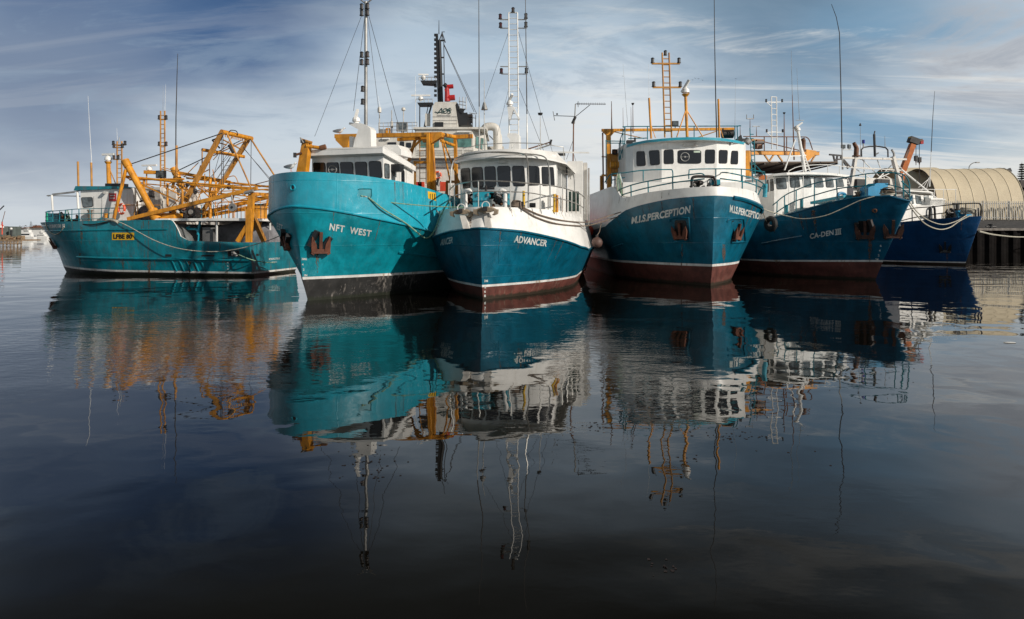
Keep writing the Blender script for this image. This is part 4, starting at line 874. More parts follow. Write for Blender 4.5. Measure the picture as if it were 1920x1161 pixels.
mb.cyl(F.x(1144, 309, -8.4), F.x(1160, 309, -8.4), 0.2, yellow); mb.cyl(F.x(1148, 285, -8.5), F.x(1157, 285, -8.5), 0.17, brown_st); mb.torus(F.x(1152.5, 285, -8.3), (1, 0, 0), 0.14, 0.04, black, n=14, k=6); mb.build('net_winch', F)
mb = MB(); mb.bar(F.x(1128, 329, -9), F.x(1165, 329, -9), 0.1, 0.12, yellow); mb.build('gantry_crossbar', F); mb = MB(); mb.bar(F.x(1128, 294, -9), F.x(1165, 296, -9), 0.06, 0.06, yellow); mb.build('gantry_crossbar', F); mb = MB(); mb.box(*[tuple(min(a, b_) if i == 0 else max(a, b_) for a, b_ in zip(F.x(1126, 372, -11), F.x(1131, 330, -11.3))) for i in (0, 1)], yellow); mb.build('gantry_frame', F)
a0, a1 = F.x(1253, 258, -6.0), F.x(1248, 99, -6.0); mb = MB(); mb.ladder(a0, a1, (0, 0.40, 0), 0.05, yellow_old, 0.33, 0.028); M_ = mb.build('ladder_mast', F)
for y_, x0, x1 in ((119.5, 1222, 1274.5), (164, 1224, 1277)):
    mb = MB(); mb.bar(F.x(x0, y_, -6.0), F.x(x1, y_, -6.0), 0.09, 0.09, yellow_old); mb.build('mast_arm', M_)
    for px in (x0+1.5, x1-1.5): navlight(F, F.x(px, y_-1, -6.0), 0.95, par=M_)
navlight(F, F.x(1247.5, 104, -6.0), 0.9, par=M_)
mb = MB(); mb.cyl(F.x(1288.5, 257, -6.0), F.x(1285.5, 180, -6.0), 0.085, yellow)
for q in ((1269, 257), (1318, 257)): mb.cyl(F.x(1286.5, 205, -6.0), F.x(*q, -6.0 if q[0] > 1300 else -5.4), 0.035, yellow)
mb.cyl(F.x(1286, 181, -6), F.x(1285.5, 176.5, -6), 0.12, yellow, r1=0.24); mb.build('radar_tripod', F); radar(F, F.x(1285.3, 177, -6.0), 0.8, R(50), 0.95, tilt=R(-55))
for a, b_, c_ in (((1217, 184), (1221, 260), (1229, 259)), ((1347, 186), (1348.5, 258), (1356, 258))):
    bar2(F, 'antenna_post', a, b_, 'x', -5.8, 0.12, yellow, rnd=True); bar2(F, 'antenna_brace', (b_[0]-1, 232), c_, 'x', -5.8, 0.045, yellow, rnd=True)
whip(F, [F.x(1344, 258, -5.7), F.x(1342, 186, -5.7), F.x(1340, 80, -5.7), F.x(1338.5, -70, -5.7)], 0.04, dark)
for px, y0, y1, r_ in ((1147, 190, 243, 0.045), (1168.5, 202, 240, 0.02), (1183.5, 201, 240, 0.02), (1187, 196, 250, 0.035)): whip(F, [F.x(px, y1, -8.5), F.x(px-0.5, y0, -8.5)], r_, brown_st, 'antenna_post')
mb = MB(); mb.cyl(F.x(1186.5, 197, -8.5), F.x(1186.5, 193.5, -8.5), 0.05, dark, r1=0.10); mb.build('antenna_cap', F)
whip(F, [F.x(1177, 238, -8), F.x(1172, 170, -8), F.x(1168, 120, -8)], 0.012, galv); whip(F, [F.x(1217, 184, -5.8), F.x(1216, 120, -5.8)], 0.010, white); whip(F, [F.x(1378, 237, -8), F.x(1379, 150, -8)], 0.010, galv)
flood(F, F.x(1266, 232, -5.6), 0.85, 0)
xr(F, 'monkey_island_railing', [[(1172, 239, -6.5), (1174, 237.5, -6.5), (1260, 237, -6.3), (1380, 236.5, -6.3), (1382, 238, -6.3), (1383, 262, -6.3)], [(1178, 260, -6.5), (1215, 259, -6.5)]],
   [((1214, 237, -6.4), (1214, 262, -6.4)), ((1259, 237, -6.3), (1259, 258, -6.3)), ((1301.5, 237, -6.3), (1301.5, 257, -6.3)), ((1378, 237, -6.3), (1378, 262, -6.3)), ((1183, 237, -6.5), (1183, 262, -6.5)), ((1172, 238, -6.5), (1172, 265, -6.5))], 0.03, tr)
xr(F, 'boarding_ladder', [[(1136.5, 345, -7), (1136.5, 270, -7), (1139, 265, -7), (1171, 265, -7)], [(1161, 280, -7), (1163, 262, -7), (1171, 241, -6.6)], [(1161, 300, -7), (1161, 268, -7)], [(1164, 300, -7), (1164, 262, -7)]], [((1137, 268.5, -7), (1171, 268.5, -7)), ((1161, 300, -7), (1171, 268, -7)), ((1168, 296, -7), (1168, 245, -7)), ((1171.5, 285, -7), (1171.5, 240, -7))], 0.03, tr)
mb = MB(); mb.cyl(F.x(1354, 251, -7), F.x(1374, 251, -7), 0.27, black, n=16); mb.cbox(F.x(1364, 243, -7), (0.3, 0.55, 0.18), yellow); mb.cyl(F.x(1356, 251, -6.7), F.x(1371, 251, -6.7), 0.15, dark); mb.build('roof_winch', F)
mb = MB(); mb.cbox(F.x(1182, 266, -5.7), (0.3, 0.45, 0.16), black); mb.cbox(F.x(1190.5, 263, -5.7), (0.08, 0.1, 0.3), black); mb.build('roof_vent_box', F)
mb = MB(); p = F.x(1384, 262, -6.4); mb.rings([[p+Vector((0, -0.2, -0.1)), p+Vector((0, 0.3, -0.1)), p+Vector((0, 0.2, 0.28))], [p+Vector((-0.3, -0.2, -0.1)), p+Vector((-0.3, 0.3, -0.1)), p+Vector((-0.3, 0.2, 0.28))]], black); mb.build('roof_horn', F)
mb = MB()
for k, (px, m_) in enumerate(((1155, rope_l), (1158, rope_g), (1163, rope_g), (1166, rope_l), (1168, teal))):
    mb.tube(bez([F.x(1158+k, 326, -4.2), F.x(px, 338+3*k, -4.15), F.x(px+3, 362+4*k, -4.1)], 4), 0.03, m_, n=5)
o = mb.build('hanging_rope', None); o.matrix_world = F.M; o['label'] = 'green and white rope hanks hanging from teal rail of bluff bow trawler'; o['category'] = 'rope'
xr(F, 'mast_railing', [[(1391, 268, -8), (1391, 300, -8)], [(1406, 240, -8.2), (1410, 330, -8.2)], [(1414, 262, -8.2), (1416, 330, -8.2)], [(1408, 300, -8.2), (1435, 330, -7.0)]], [((1407+0.2*i, 252+8*i, -8.2), (1413+0.1*i, 252+8*i, -8.2)) for i in range(10)], 0.028, tr)
mb = MB(); mb.cyl(F.x(1399, 268, -8), F.x(1404, 262, -8), 0.22, galv, n=14); mb.cbox(F.x(1393, 262, -8), (0.2, 0.5, 0.12), dark); mb.build('life_raft_drum', F)
mb = MB(); mb.cbox(F.x(1430, 333, -5.4), (0.3, 0.35, 0.25), orange_cr); mb.cbox(F.x(1424, 329, -5.4), (0.3, 0.3, 0.12), black); mb.build('deck_gear', F)
mb = MB(); mb.cyl(F.x(1435, 345, -3.4), F.x(1434, 370, -3.4), 0.12, teal_bright); mb.build('rail_fender', F)
# ================================================================ CA-DEN III
rust_d = paint('dark_rusted_anchor_iron', (0.07, 0.028, 0.018), 0.8, 0.4, (0.02, 0.012, 0.01), 0.7, bump=0.03, fine=0.2)
F = CA; H = HCA
# wheelhouse
pp = [F.x(1437.5, 350, -6.2), F.x(1451.5, 350, -5.4), F.x(1502, 350, -4.9), F.x(1545, 350, -4.9), F.x(1588, 350, -5.4)]
ring = [(p.x, p.y) for p in pp]+[(-8.6, pp[-1].y), (-8.6, pp[0].y)]
WH, bv = house(F, ring, 3.2, 6.12, white)
for q in [[(1455.3, 335), (1472.5, 334.4), (1475.2, 354), (1457, 354.6)], [(1481, 333.6), (1497.5, 333), (1500, 351), (1483, 351.4)], [(1504.5, 333), (1518.5, 333), (1521.3, 351), (1506.5, 351)],
          [(1526, 333.3), (1541, 333.5), (1544, 351), (1528, 351)], [(1547.5, 333.6), (1560.5, 334), (1563.3, 351), (1549.5, 351)], [(1567, 335.5), (1579, 336), (1582, 350), (1569, 350)]]: window(F, bv, q, glass_l, rimw=0.9, off=0.03)
window(F, bv, [(1438, 338), (1441, 338), (1441.3, 359), (1438, 359.5)], glass_l, rimw=0.6); window(F, bv, [(1444.3, 337), (1449.6, 336.3), (1451, 357), (1444.5, 357.8)], glass_l, rimw=0.7)
top = [F.x(*q) for q in [(1437.5, 329.5, -6.0), (1450, 326, -5.0), (1475, 323.6, -4.5), (1521, 322.8, -4.4), (1560, 324.5, -4.6), (1592, 328.5, -5.2)]]
top += [Vector((-8.8, top[-1].y, top[-1].z+0.2)), Vector((-8.8, top[0].y, top[0].z+0.2))]
slab(F, 'wheelhouse_roof', top, 0.14, white)
# forward trunk, bridge wing ledge and deck boxes
mb = MB(); mb.box((-5.0, -2.2, 3.0), (-2.3, 1.8, 3.95), white); mb.build('trunk_cabin', F)
mb = MB(); mb.cbox((-3.0, 1.0, 4.62), (2.6, 3.4, 0.16), teal_bright, ry=R(-6)); mb.build('foredeck_canopy', F)
def boxpx(F, name, x0, x1, p, q, m, lid=None):
    a, b_ = F.x(p[0], p[1], x0), F.x(q[0], q[1], x0); mb = MB()
    mb.box((min(x0, x1), min(a.y, b_.y), min(a.z, b_.z)), (max(x0, x1), max(a.y, b_.y), max(a.z, b_.z)), m)
    if lid: mb.box((min(x0, x1)-0.03, min(a.y, b_.y)-0.03, max(a.z, b_.z)+0.003), (max(x0, x1)+0.03, max(a.y, b_.y)+0.03, max(a.z, b_.z)+0.05), lid)
    return mb.build(name, F)
blue_p = paint('light_blue_paint', (0.01, 0.22, 0.42), 0.4, 0.1, RUST, 0.15)
quadprism(F, 'windlass_cabinet', [(1628, 368), (1628, 352), (1642, 345), (1644, 343.5), (1665, 343.5), (1665, 368)], -0.6, -1.2, blue_p)
mb = MB(); rnd = random.Random(5)
for i in range(16): p = F.x(rnd.uniform(1606, 1630), rnd.uniform(358, 368), -1.0-rnd.random()); mb.cyl(p, p+Vector((rnd.uniform(-.1, .1), rnd.uniform(-.3, .3), rnd.uniform(-.15, .15))), rnd.uniform(0.05, 0.1), rnd.choice([dark, rope_b, galv, rope_l]), n=8)
mb.build('windlass', F)
mb = MB(); rnd = random.Random(8); c_ = F.x(1664, 361, 0.3)
for k in range(7):
    mb.torus(c_+Vector((rnd.uniform(-.06, .06), rnd.uniform(-.08, .08), -0.18+0.065*k)), (rnd.uniform(-.25, .25), rnd.uniform(-.2, .2), 1), 0.40-0.02*k+rnd.uniform(-.04, .04), 0.04, rnd.choice([rope_l, black, rope_b, rope_l]), n=22, k=6)
o = mb.build('rope_coil'); o.matrix_world = F.M; o['label'] = 'black and pale rope coil heaped on the raked bow beside blue cabinet'; o['category'] = 'rope coil'
for px in (1572, 1582):
    pass
mb = MB(); mb.tube(bez([F.x(*q) for q in [(1571, 386, -2.2), (1571, 367, -2.2), (1574, 363, -2.2), (1581, 363, -2.2), (1585, 367, -2.2), (1585, 384, -2.2)]], 4), 0.09, blue_p, n=8); mb.build('mooring_bitt', F)
for px, y0 in ((1475, 384), (1503, 373)): mb = MB(); p = F.x(px, y0, -4.6); mb.cyl((p.x, p.y, 3.0), p, 0.1, teal, n=12); mb.build('vent_pipe', F)
# rails
rail(H, 4, -1, [(1449, 385), (1471, 367), (1493, 356.6), (1527, 344), (1573.6, 335), (1623, 326.5), (1650, 324.2), (1672, 323.8), (1688, 325.6), (1698, 331), (1704, 342), (1705.5, 362)],
     [[(1452, 401), (1471, 388), (1493, 376.5), (1524, 367), (1573.6, 353.5), (1617, 349), (1640, 347)], [(1456, 412), (1480, 400), (1524, 388), (1560, 378)]], [1456, 1471, 1493, 1526, 1570, 1623], 0.033, teal, name='bow_railing')
xr(F, 'bow_railing', [[(1668, 324, 1.1), (1682, 326, 1.2), (1693, 338, 1.4), (1694, 372, 1.4)], [(1690, 340, 1.4), (1704, 352, 1.5)], [(1690, 352, 1.4), (1705, 366, 1.5)], [(1660, 345, 0.6), (1690, 352, 1.3)]], [((1692, 326, 1.4), (1694, 372, 1.4)), ((1678, 325, 1.0), (1680, 370, 1.0)), ((1705.5, 345, 1.8), (1706, 380, 1.8))], 0.03, teal)
xr(F, 'wheelhouse_rail', [[(1478, 321, -4.6), (1500, 312, -4.6), (1550, 309, -4.6), (1600, 315, -5), (1640, 318, -5)]], [((1479, 321, -4.6), (1479, 384, -4.6)), ((1506, 312, -4.6), (1506, 378, -4.6)), ((1552, 310, -4.6), (1552, 325, -4.6)), ((1574, 312, -4.7), (1574, 326, -4.7))], 0.024, white)
# tripod mast
T3 = -6.5; mb = MB(); mb.cyl(F.x(1509, 322, T3), F.x(1496, 246, T3), 0.12, white, r1=0.09); mb.cyl(F.x(1471, 319, T3), F.x(1491, 262, T3), 0.05, white); mb.cyl(F.x(1519, 322, T3), F.x(1502, 274, T3), 0.05, white)
mb.bar(F.x(1480, 293, T3), F.x(1511, 291.5, T3), 0.07, 0.07, white)
for i in range(5): mb.bar(F.x(1505+i*2.2, 296+i*5.3, T3), F.x(1510+i*2.2, 296+i*5.3, T3), 0.03, 0.04, white)
mb.build('tripod_mast', F)
radar(F, F.x(1495.5, 247, T3), 0.75, R(70), 0.75, tilt=R(-35)); mb = MB(); mb.sph(F.x(1493, 240, T3+0.1), 0.14, white_old); mb.cyl(F.x(1493, 225.5, T3), F.x(1507, 226, T3), 0.02, galv); mb.build('horn', F)
whip(F, [F.x(1580, 318, -6.5), F.x(1578.5, 272, -6.5)], 0.06, galv, 'antenna_base'); whip(F, [F.x(1578.5, 272, -6.5), F.x(1577, 180, -6.5), F.x(1574, 62, -6.5), F.x(1568, 32, -6.5), F.x(1559, 8, -6.5)], 0.04, dark)
whip(F, [F.x(1489, 300, -8), F.x(1485.5, 178, -8)], 0.05, brown_st, 'antenna_post'); whip(F, [F.x(1485.5, 180, -8), F.x(1484, 120, -8), F.x(1483.5, 95, -8)], 0.018, galv); whip(F, [F.x(1499, 225, T3), F.x(1496, 170, T3), F.x(1494, 128, T3)], 0.015, galv)
# aft canopy, truss gantry
q = [F.x(1390, 305, -8.2), F.x(1575, 306, -8.2), F.x(1592, 312, -8.0), F.x(1398, 312, -8.0)]
mb = MB(); a, b_ = F.x(1398, 305.5, -7.6), F.x(1571, 305, -7.6); mb.rings([[a, b_, b_+Vector((-5, 0, -0.35)), a+Vector((-5, 0, -0.35))], [v+Vector((0, 0, 0.08)) for v in (a, b_, b_+Vector((-5, 0, -0.35)), a+Vector((-5, 0, -0.35)))]], tent_in); 
for i in range(6): u = i/5; s_ = a.lerp(b_, u); mb.bar(s_-Vector((0, 0, 0.06)), s_+Vector((-5, 0.3, -0.45)), 0.06, 0.10, dark)
mb.build('aft_canopy', F, smooth=None)
mb = MB(); mb.bar(F.x(1398, 286.5, -8.6), F.x(1534, 288, -8.6), 0.24, 0.26, yellow); mb.bar(F.x(1398, 283, -8.6), F.x(1534, 285, -8.6), 0.28, 0.04, brown_st)
mb.build('gantry_beam', F)
for a, b_ in (((1433, 290), (1442, 303)), ((1453, 287), (1442, 303)), ((1456, 287), (1467, 303)), ((1530, 289), (1521, 303))): bar2(F, 'gantry_brace', a, b_, 'x', -8.6, 0.09, yellow_old)
quadprism(F, 'gantry_bracket', [(1512, 280), (1531, 283), (1530, 290), (1515, 302), (1511, 300)], -8.45, -8.75, yellow); bar2(F, 'gantry_post', (1403, 285), (1403, 335), 'x', -8.6, 0.3, yellow)
xr(F, 'gantry_railing', [[(1394, 256, -8.6), (1511, 257, -8.6)], [(1511, 257, -8.6), (1517, 262, -8.6), (1523.5, 281, -8.6)], [(1428, 265, -8.6), (1498, 282, -8.6)]], [((x_, 256, -8.6), (x_, 284, -8.6)) for x_ in (1433, 1475)], 0.035, brown_st)
mb = MB(); mb.cyl(F.x(1506.5, 283, -8.4), F.x(1507, 264, -8.4), 0.13, brown_st, n=14); mb.cyl(F.x(1507, 265, -8.4), F.x(1505, 260, -8.4), 0.14, brown_st, n=14); mb.build('exhaust_stack', F)
mb = MB(); mb.cbox(F.x(1421, 271, -8.5), (0.4, 0.45, 0.6), brown_st); mb.cbox(F.x(1419, 263, -8.5), (0.2, 1.0, 0.12), yellow_old); mb.cyl(F.x(1412, 268, -8.4), F.x(1430, 268, -8.4), 0.14, dark); mb.build('net_winch', F)
a, b_ = F.x(1452, 280, -8.6), F.x(1451, 182, -8.6); mb = MB(); mb.ladder(a, b_, (0, 0.43, 0), 0.04, white, 0.36, 0.022); mb.cyl(b_-Vector((0, 0.215, 0)), b_+Vector((0, 0.215, 0)), 0.03, white); M_ = mb.build('ladder_mast', F)
for y_, x0, x1 in ((191.5, 1436, 1467), (248, 1437, 1468)):
    mb = MB(); mb.bar(F.x(x0, y_, -8.6), F.x(x1, y_, -8.6), 0.035, 0.035, white); mb.bar(F.x(x0+1, y_, -8.6), F.x(1446, y_+8, -8.6), 0.03, 0.03, white); mb.build('mast_arm', M_)
    for px in (x0+0.6, x1-0.6): navlight(F, F.x(px, y_, -8.6), 0.62, par=M_)
for px, y0, y1, r_ in ((1470.5, 213, 284, 0.05), (1406.5, 223, 256, 0.035), (1418.5, 238, 256, 0.03), (1388, 235, 262, 0.03)): whip(F, [F.x(px, y1, -8.6), F.x(px-0.3, y0, -8.6)], r_, brown_st, 'antenna_post')
mb = MB(); mb.cyl(F.x(1470.3, 214, -8.6), F.x(1470.3, 211, -8.6), 0.05, dark, r1=0.1); mb.cyl(F.x(1400, 223, -8.6), F.x(1413, 223, -8.6), 0.03, galv); mb.cyl(F.x(1400, 223, -8.6), F.x(1400, 215, -8.6), 0.025, galv); mb.cyl(F.x(1413, 223, -8.6), F.x(1413, 215, -8.6), 0.025, galv); mb.cyl(F.x(1411, 237, -8.6), F.x(1425, 237, -8.6), 0.025, galv); mb.build('wind_sensor', F)
lettering(F, H.bv, 'CA-DEN', (1518.5, 448.5), (1563, 440.5), 10, bold=0.03, space=1.05, name='name_lettering'); lettering(F, H.bv, 'III', (1567, 439.8), (1576.5, 438.2), 9, bold=0.04, name='name_lettering')
for y_ in (429.2, 439.2): window(F, H.bv, [(1565.8, y_+0.7), (1577.5, y_-1.1), (1577.5, y_+0.2), (1565.8, y_+2.0)], letter, letter, rimw=0.0, off=0.013, name='numeral_bar', r=0.02)
for s_, x_, y_ in (('6', 1650, 463), ('4', 1648, 472), ('2', 1646, 481), ('2M', 1641, 488.5)): lettering(F, H.bv, s_, (x_, y_), (x_+(6 if len(s_) == 2 else 3), y_), 4.3, bold=0.02, name='draught_mark')
for (cx_, cy_, w_, s_) in ((1622, 431, 15, 0.95), (1674, 429, 5, 0.95)):
    c_, n = F.hit(cx_, cy_, H.bv); anchor(F, c_, n, (0, 0, 1), s_, rust_d)
    if w_ > 6:
        window(F, H.bv, rect(cx_-13, cy_-17, cx_+10, cy_+5), black, teal_mid, rimw=0.6, off=0.006, name='hawse_recess')
        mb = MB()
        for a, b_ in (((1608, 434), (1606, 417)), ((1637, 432), (1630, 411))):
            p, n1 = F.hit(*a, H.bv); q, n2 = F.hit(*b_, H.bv); mb.bar(p+n1*0.08, q+n2*0.08, 0.22, 0.14, dark)
        mb.build('anchor_guard', F)
streak(F, H.bv, 1631, 446, 492, 11)
h_, n = F.hit(1640, 395, H.bv); mb = MB(); mb.torus(h_+n*0.02, n, 0.09, 0.04, brown_st, n=16); mb.build('round_fairlead', F)
surf_tube(F, H.bv, [(1428, 457), (1465, 450), (1504, 443)], 0.06, blue_hull, 'side_fender_rail')
# ================================================================ quayside trawler
F = BL; H = HBL
pp = [F.x(1690, 375, -5.8), F.x(1706, 375, -5.0), F.x(1745, 375, -5.0), F.x(1750, 375, -5.4)]
ring = [(p.x, p.y) for p in pp]+[(-8.5, pp[-1].y), (-8.5, pp[0].y)]
WH, bv = house(F, ring, 3.2, 6.05, white)
for q in [[(1696, 365), (1704, 365), (1705, 383), (1698, 383)], [(1708, 365), (1711, 365), (1713, 382), (1710, 382)], [(1716, 365.5), (1725, 365.5), (1728.5, 382), (1718, 382)], [(1731.5, 366), (1740.5, 366), (1743.5, 381.5), (1734, 381.5)]]: window(F, bv, q, glass_l, rimw=0.7, off=0.03)
top = [F.x(*q) for q in [(1686, 357.5, -5.4), (1706, 356.5, -4.6), (1742, 358.5, -4.6), (1750, 361, -5.2)]]; top += [Vector((-8.8, top[-1].y, top[-1].z+0.1)), Vector((-8.8, top[0].y, top[0].z+0.1))]
slab(F, 'wheelhouse_roof', top, 0.12, white)
boxpx(F, 'deck_cabin', -3.2, -5.0, (1686, 424), (1765, 386), white); boxpx(F, 'deck_cabin', -4.4, -6.0, (1745, 400), (1768, 372), white)
xr(F, 'roof_railing', [[(1694, 355, -5), (1794, 355.5, -5)], [(1696, 362, -4.6), (1770, 375, -4.6)]], [((x_, 355, -5), (x_, 378, -5)) for x_ in (1752, 1769, 1792)], 0.03, white)
mb = MB()
for i in range(12): p = F.x(1747+i*2.2, 374, -4.3); mb.cyl(p, F.x(1747+i*2.2, 385, -4.3), 0.03, white, n=5)
mb.bar(F.x(1745, 374, -4.3), F.x(1773, 374, -4.3), 0.05, 0.05, white); mb.bar(F.x(1745, 385, -4.3), F.x(1773, 385, -4.3), 0.05, 0.05, white); mb.build('side_lattice', F)
rail(H, 4, -1, [(1687, 399), (1710, 391), (1750, 387.6), (1794, 383), (1834, 381.4), (1839, 386)], [[(1687, 415), (1710, 409), (1744, 403), (1775, 399)]], [1710, 1744, 1790, 1810], 0.045, black, name='bow_railing')
xr(F, 'bow_railing', [[(1836, 381.5, 1.2), (1839.5, 387, 1.25), (1839.5, 408, 1.25)]], [((1829, 393, 1), (1829, 408, 1)), ((1834, 390, 1.1), (1835, 408, 1.1))], 0.06, black)
mb = MB(); rnd = random.Random(12)
for i in range(26): p = F.x(rnd.uniform(1776, 1806), rnd.uniform(394, 411), -1.0-rnd.random()*0.6); mb.cyl(p, p+Vector((rnd.uniform(-.2, .2), rnd.uniform(-.4, .4), rnd.uniform(-.25, .25))), rnd.uniform(0.08, 0.22), rnd.choice([black, dark, dark]), n=10)
mb.bar(F.x(1787, 382, -1.2), F.x(1802, 382, -1.2), 0.2, 0.12, black); mb.bar(F.x(1795, 384, -1.2), F.x(1796, 408, -1.2), 0.2, 0.2, black); mb.build('windlass', F)
mb = MB(); mb.cbox(F.x(1795, 403, -0.9), (0.4, 0.4, 0.7), blue_p); mb.cbox(F.x(1812, 400, -0.5), (0.4, 0.7, 0.5), blue_p); mb.build('windlass_motor', F)
mb = MB(); mb.tube(bez([F.x(*q) for q in [(1743, 415, -3), (1743.5, 393, -3), (1747, 389, -3), (1752, 390, -3), (1753.5, 415, -3)]], 4), 0.09, black); mb.cbox(F.x(1748, 414, -3), (0.3, 0.7, 0.4), black); mb.build('hose_loop', F)
mb = MB(); rnd = random.Random(3); c_ = F.x(1816, 397, 0.2)
for k in range(6): mb.torus(c_+Vector((rnd.uniform(-.1, .1), rnd.uniform(-.1, .1), 0.06*k-0.1)), (rnd.uniform(-.3, .3), rnd.uniform(-.3, .3), 1), 0.5+rnd.uniform(-.08, .05), 0.045, rope_l, n=20, k=6)
o = mb.build('rope_coil'); o.matrix_world = F.M; o['label'] = 'pale rope coil on the bow of the royal blue trawler nearest the quay'; o['category'] = 'rope coil'
c_, n = F.hit(1772, 463, H.bv); anchor(F, c_, n, (0, 0, 1), 0.85, black); streak(F, H.bv, 1776, 474, 494, 5)
# aft gantry of white steel
X0 = -9.5
bar2(F, 'gantry_beam', (1578, 296, ), (1699, 299), 'x', X0, 0.18, white_old); bar2(F, 'gantry_brace_top', (1580, 312), (1690, 320), 'x', X0, 0.10, white_old)
bar2(F, 'gantry_leg', (1604, 294), (1595, 352), 'x', X0, 0.30, white_old); bar2(F, 'gantry_leg', (1674, 294), (1690, 356), 'x', X0, 0.34, white_old)
for a, b_ in (((1615, 298), (1664, 346)), ((1645, 300), (1662, 345)), ((1681, 300), (1632, 350)), ((1610, 330), (1690, 318)), ((1672, 298), (1690, 316)), ((1622, 345), (1668, 325)), ((1606, 318), (1640, 340)), ((1654, 350), (1700, 322)), ((1620, 330), (1620, 300)), ((1660, 330), (1690, 345)), ((1600, 335), (1655, 348))): bar2(F, 'gantry_brace', a, b_, 'x', X0-0.4, 0.09, white, rnd=True)
bar2(F, 'stern_strut', (1689, 317), (1757, 373), 'x', -7.0, 0.16, white, rnd=True)
for a, b_ in (((1722, 352), (1742, 335)), ((1735, 362), (1742, 336)), ((1728, 357), (1744, 330))): bar2(F, 'stay_rod', a, b_, 'x', -7.0, 0.05, white, rnd=True)
mb = MB(); p = F.x(1605, 293, X0); q = F.x(1606, 278, X0); mb.cyl(p, q, 0.22, brown_st, n=14); mb.cyl(q, F.x(1601, 268, X0), 0.2, brown_st, r1=0.16, n=14); mb.cyl(p-Vector((0, 0, 0.05)), p+Vector((0, 0, 0.08)), 0.34, brown_st, n=14); mb.build('exhaust_stack', F)
xr(F, 'light_frame', [[(1615.5, 294, X0), (1619, 276.5, X0), (1660.5, 277, X0), (1665, 295, X0)]], [], 0.07, black)
mb = MB(); mb.cyl(F.x(1640.5, 294, X0), F.x(1639, 252, X0), 0.11, black); mb.cyl(F.x(1639, 252, X0), F.x(1640.5, 246, X0), 0.06, black); mb.cyl(F.x(1641, 290, X0), F.x(1647, 287, X0), 0.06, black); mb.build('signal_pole', F)
mb = MB(); mb.cyl(F.x(1618.8, 278, X0), F.x(1618.8, 269, X0), 0.06, galv); mb.cyl(F.x(1618.8, 269, X0), F.x(1618.8, 262.5, X0), 0.13, paint('blue_lens', (0.01, 0.02, 0.3), 0.3)); mb.build('blue_beacon', F)
for pts, r_ in (([(1613.5, 300), (1613, 234)], 0.035), ([(1659.5, 277), (1659, 255)], 0.04), ([(1643, 276), (1643, 272)], 0.08)): whip(F, [F.x(*q, X0) for q in pts], r_, galv, 'antenna_post')
mb = MB(); mb.cyl(F.x(1613, 236, X0), F.x(1613, 231, X0), 0.12, dark, r1=0.03); mb.build('antenna_cap', F)
flood(F, F.x(1581, 275, X0), 1.0, 0); flood(F, F.x(1592, 275, X0), 1.1, R(20), galv); mb = MB(); mb.bar(F.x(1579, 281, X0), F.x(1597, 281, X0), 0.06, 0.06, galv); mb.build('light_bar', F)
mb = MB(); mb.bar(F.x(1555, 290, X0), F.x(1578, 292, X0), 0.12, 0.14, black)
for a, b_ in (((1562, 290), (1566, 306)), ((1570, 292), (1568, 306)), ((1576, 294), (1590, 316)), ((1564, 300), (1580, 298)), ((1582, 300), (1594, 314))): mb.bar(F.x(*a, X0), F.x(*b_, X0), 0.12, 0.14, dark)
mb.build('derrick_head', F)
mb = MB(); mb.tube(bez([F.x(*q) for q in [(1676, 296, X0), (1676, 288, X0), (1672, 281, X0)]], 4), 0.1, galv); mb.build('exhaust_pipe', F)
mb = MB(); mb.ladder(F.x(1592, 350, -8.5), F.x(1585, 334, -8.5), (0, 0.45, 0), 0.04, white, 0.25); mb.build('ladder', F)
boxpx(F, 'aft_house', -9.8, -12, (1600, 372), (1690, 336), white_old); mb = MB(); mb.cbox(F.x(1612, 345, -9.6), (0.3, 1.0, 0.9), black); mb.cbox(F.x(1655, 342, -9.6), (0.3, 1.6, 0.6), black); mb.build('net_drum', F)
whip(F, [F.x(1743, 350, -6), F.x(1746, 285, -6)], 0.06, white, 'antenna_base'); whip(F, [F.x(1746, 285, -6), F.x(1749, 220, -6), F.x(1752.5, 171, -6)], 0.04, dark)
# ================================================================ side-on trawler
F = MS; H = HMS; bv = H.bv; N_, FR = 3.1, -3.0
def Y2(name, a, b_, ya, w_, m, yb=None, rnd=True, h=None): return bar2(F, name, a, b_, 'y', ya, w_, m, vb=yb, rnd=rnd, h=h)
# wheelhouse
pp = [F.y(151, 350, 2.3), F.y(258, 350, 2.3)]
mb = MB(); t0 = F.y(150, 360, 2.3); t1 = F.y(262, 356, 2.3)
x0, x1, x2 = F.y(151, 400, 2.3).x, F.y(250, 400, 2.3).x, F.y(262, 400, 2.3).x
WH, wb = house(F, [(x0, 2.3), (x0+0.5, 0.8), (x0+0.5, -0.8), (x0, -2.3), (x1, -2.3), (x1, 2.3)], 2.6, [F.y(151, 357, 2.3).z]*4+[F.y(250, 352, 2.3).z]*2, white)
window(F, wb, [(153, 371), (173, 370.5), (174, 387), (157, 389)], glass_l, black, rimw=1.2)
mb = MB(); zt = F.y(150, 357, 2.4).z
roofp = [F.y(139, 357.5, 2.4), F.y(147, 349.5, 2.2), F.y(238, 350, 2.2), F.y(244, 353, 2.4)]
A = [Vector((p.x, 2.45, p.z)) for p in roofp]; B_ = [Vector((p.x, -2.45, p.z)) for p in roofp]; mb.rings([A, B_], teal, ); mb.build('wheelhouse_roof', F, smooth=20)
mb = MB(); mb.cbox(F.y(219, 348.5, 2.0), (1.1, 0.7, 0.26), black); mb.build('roof_box', F)
q1 = F.y(211, 370, 2.33); mb = MB(); mb.cbox(q1, (0.5, 0.03, 0.5), red_p); S1 = mb.build('red_safety_sign', F)
for k_, dz in ((0, 0.11), (1, -0.06)):
    mb = MB(); mb.cbox(q1+Vector((0, 0.022, dz)), (0.34, 0.01, 0.06), letter); mb.build('sign_writing', S1)
mb = MB()
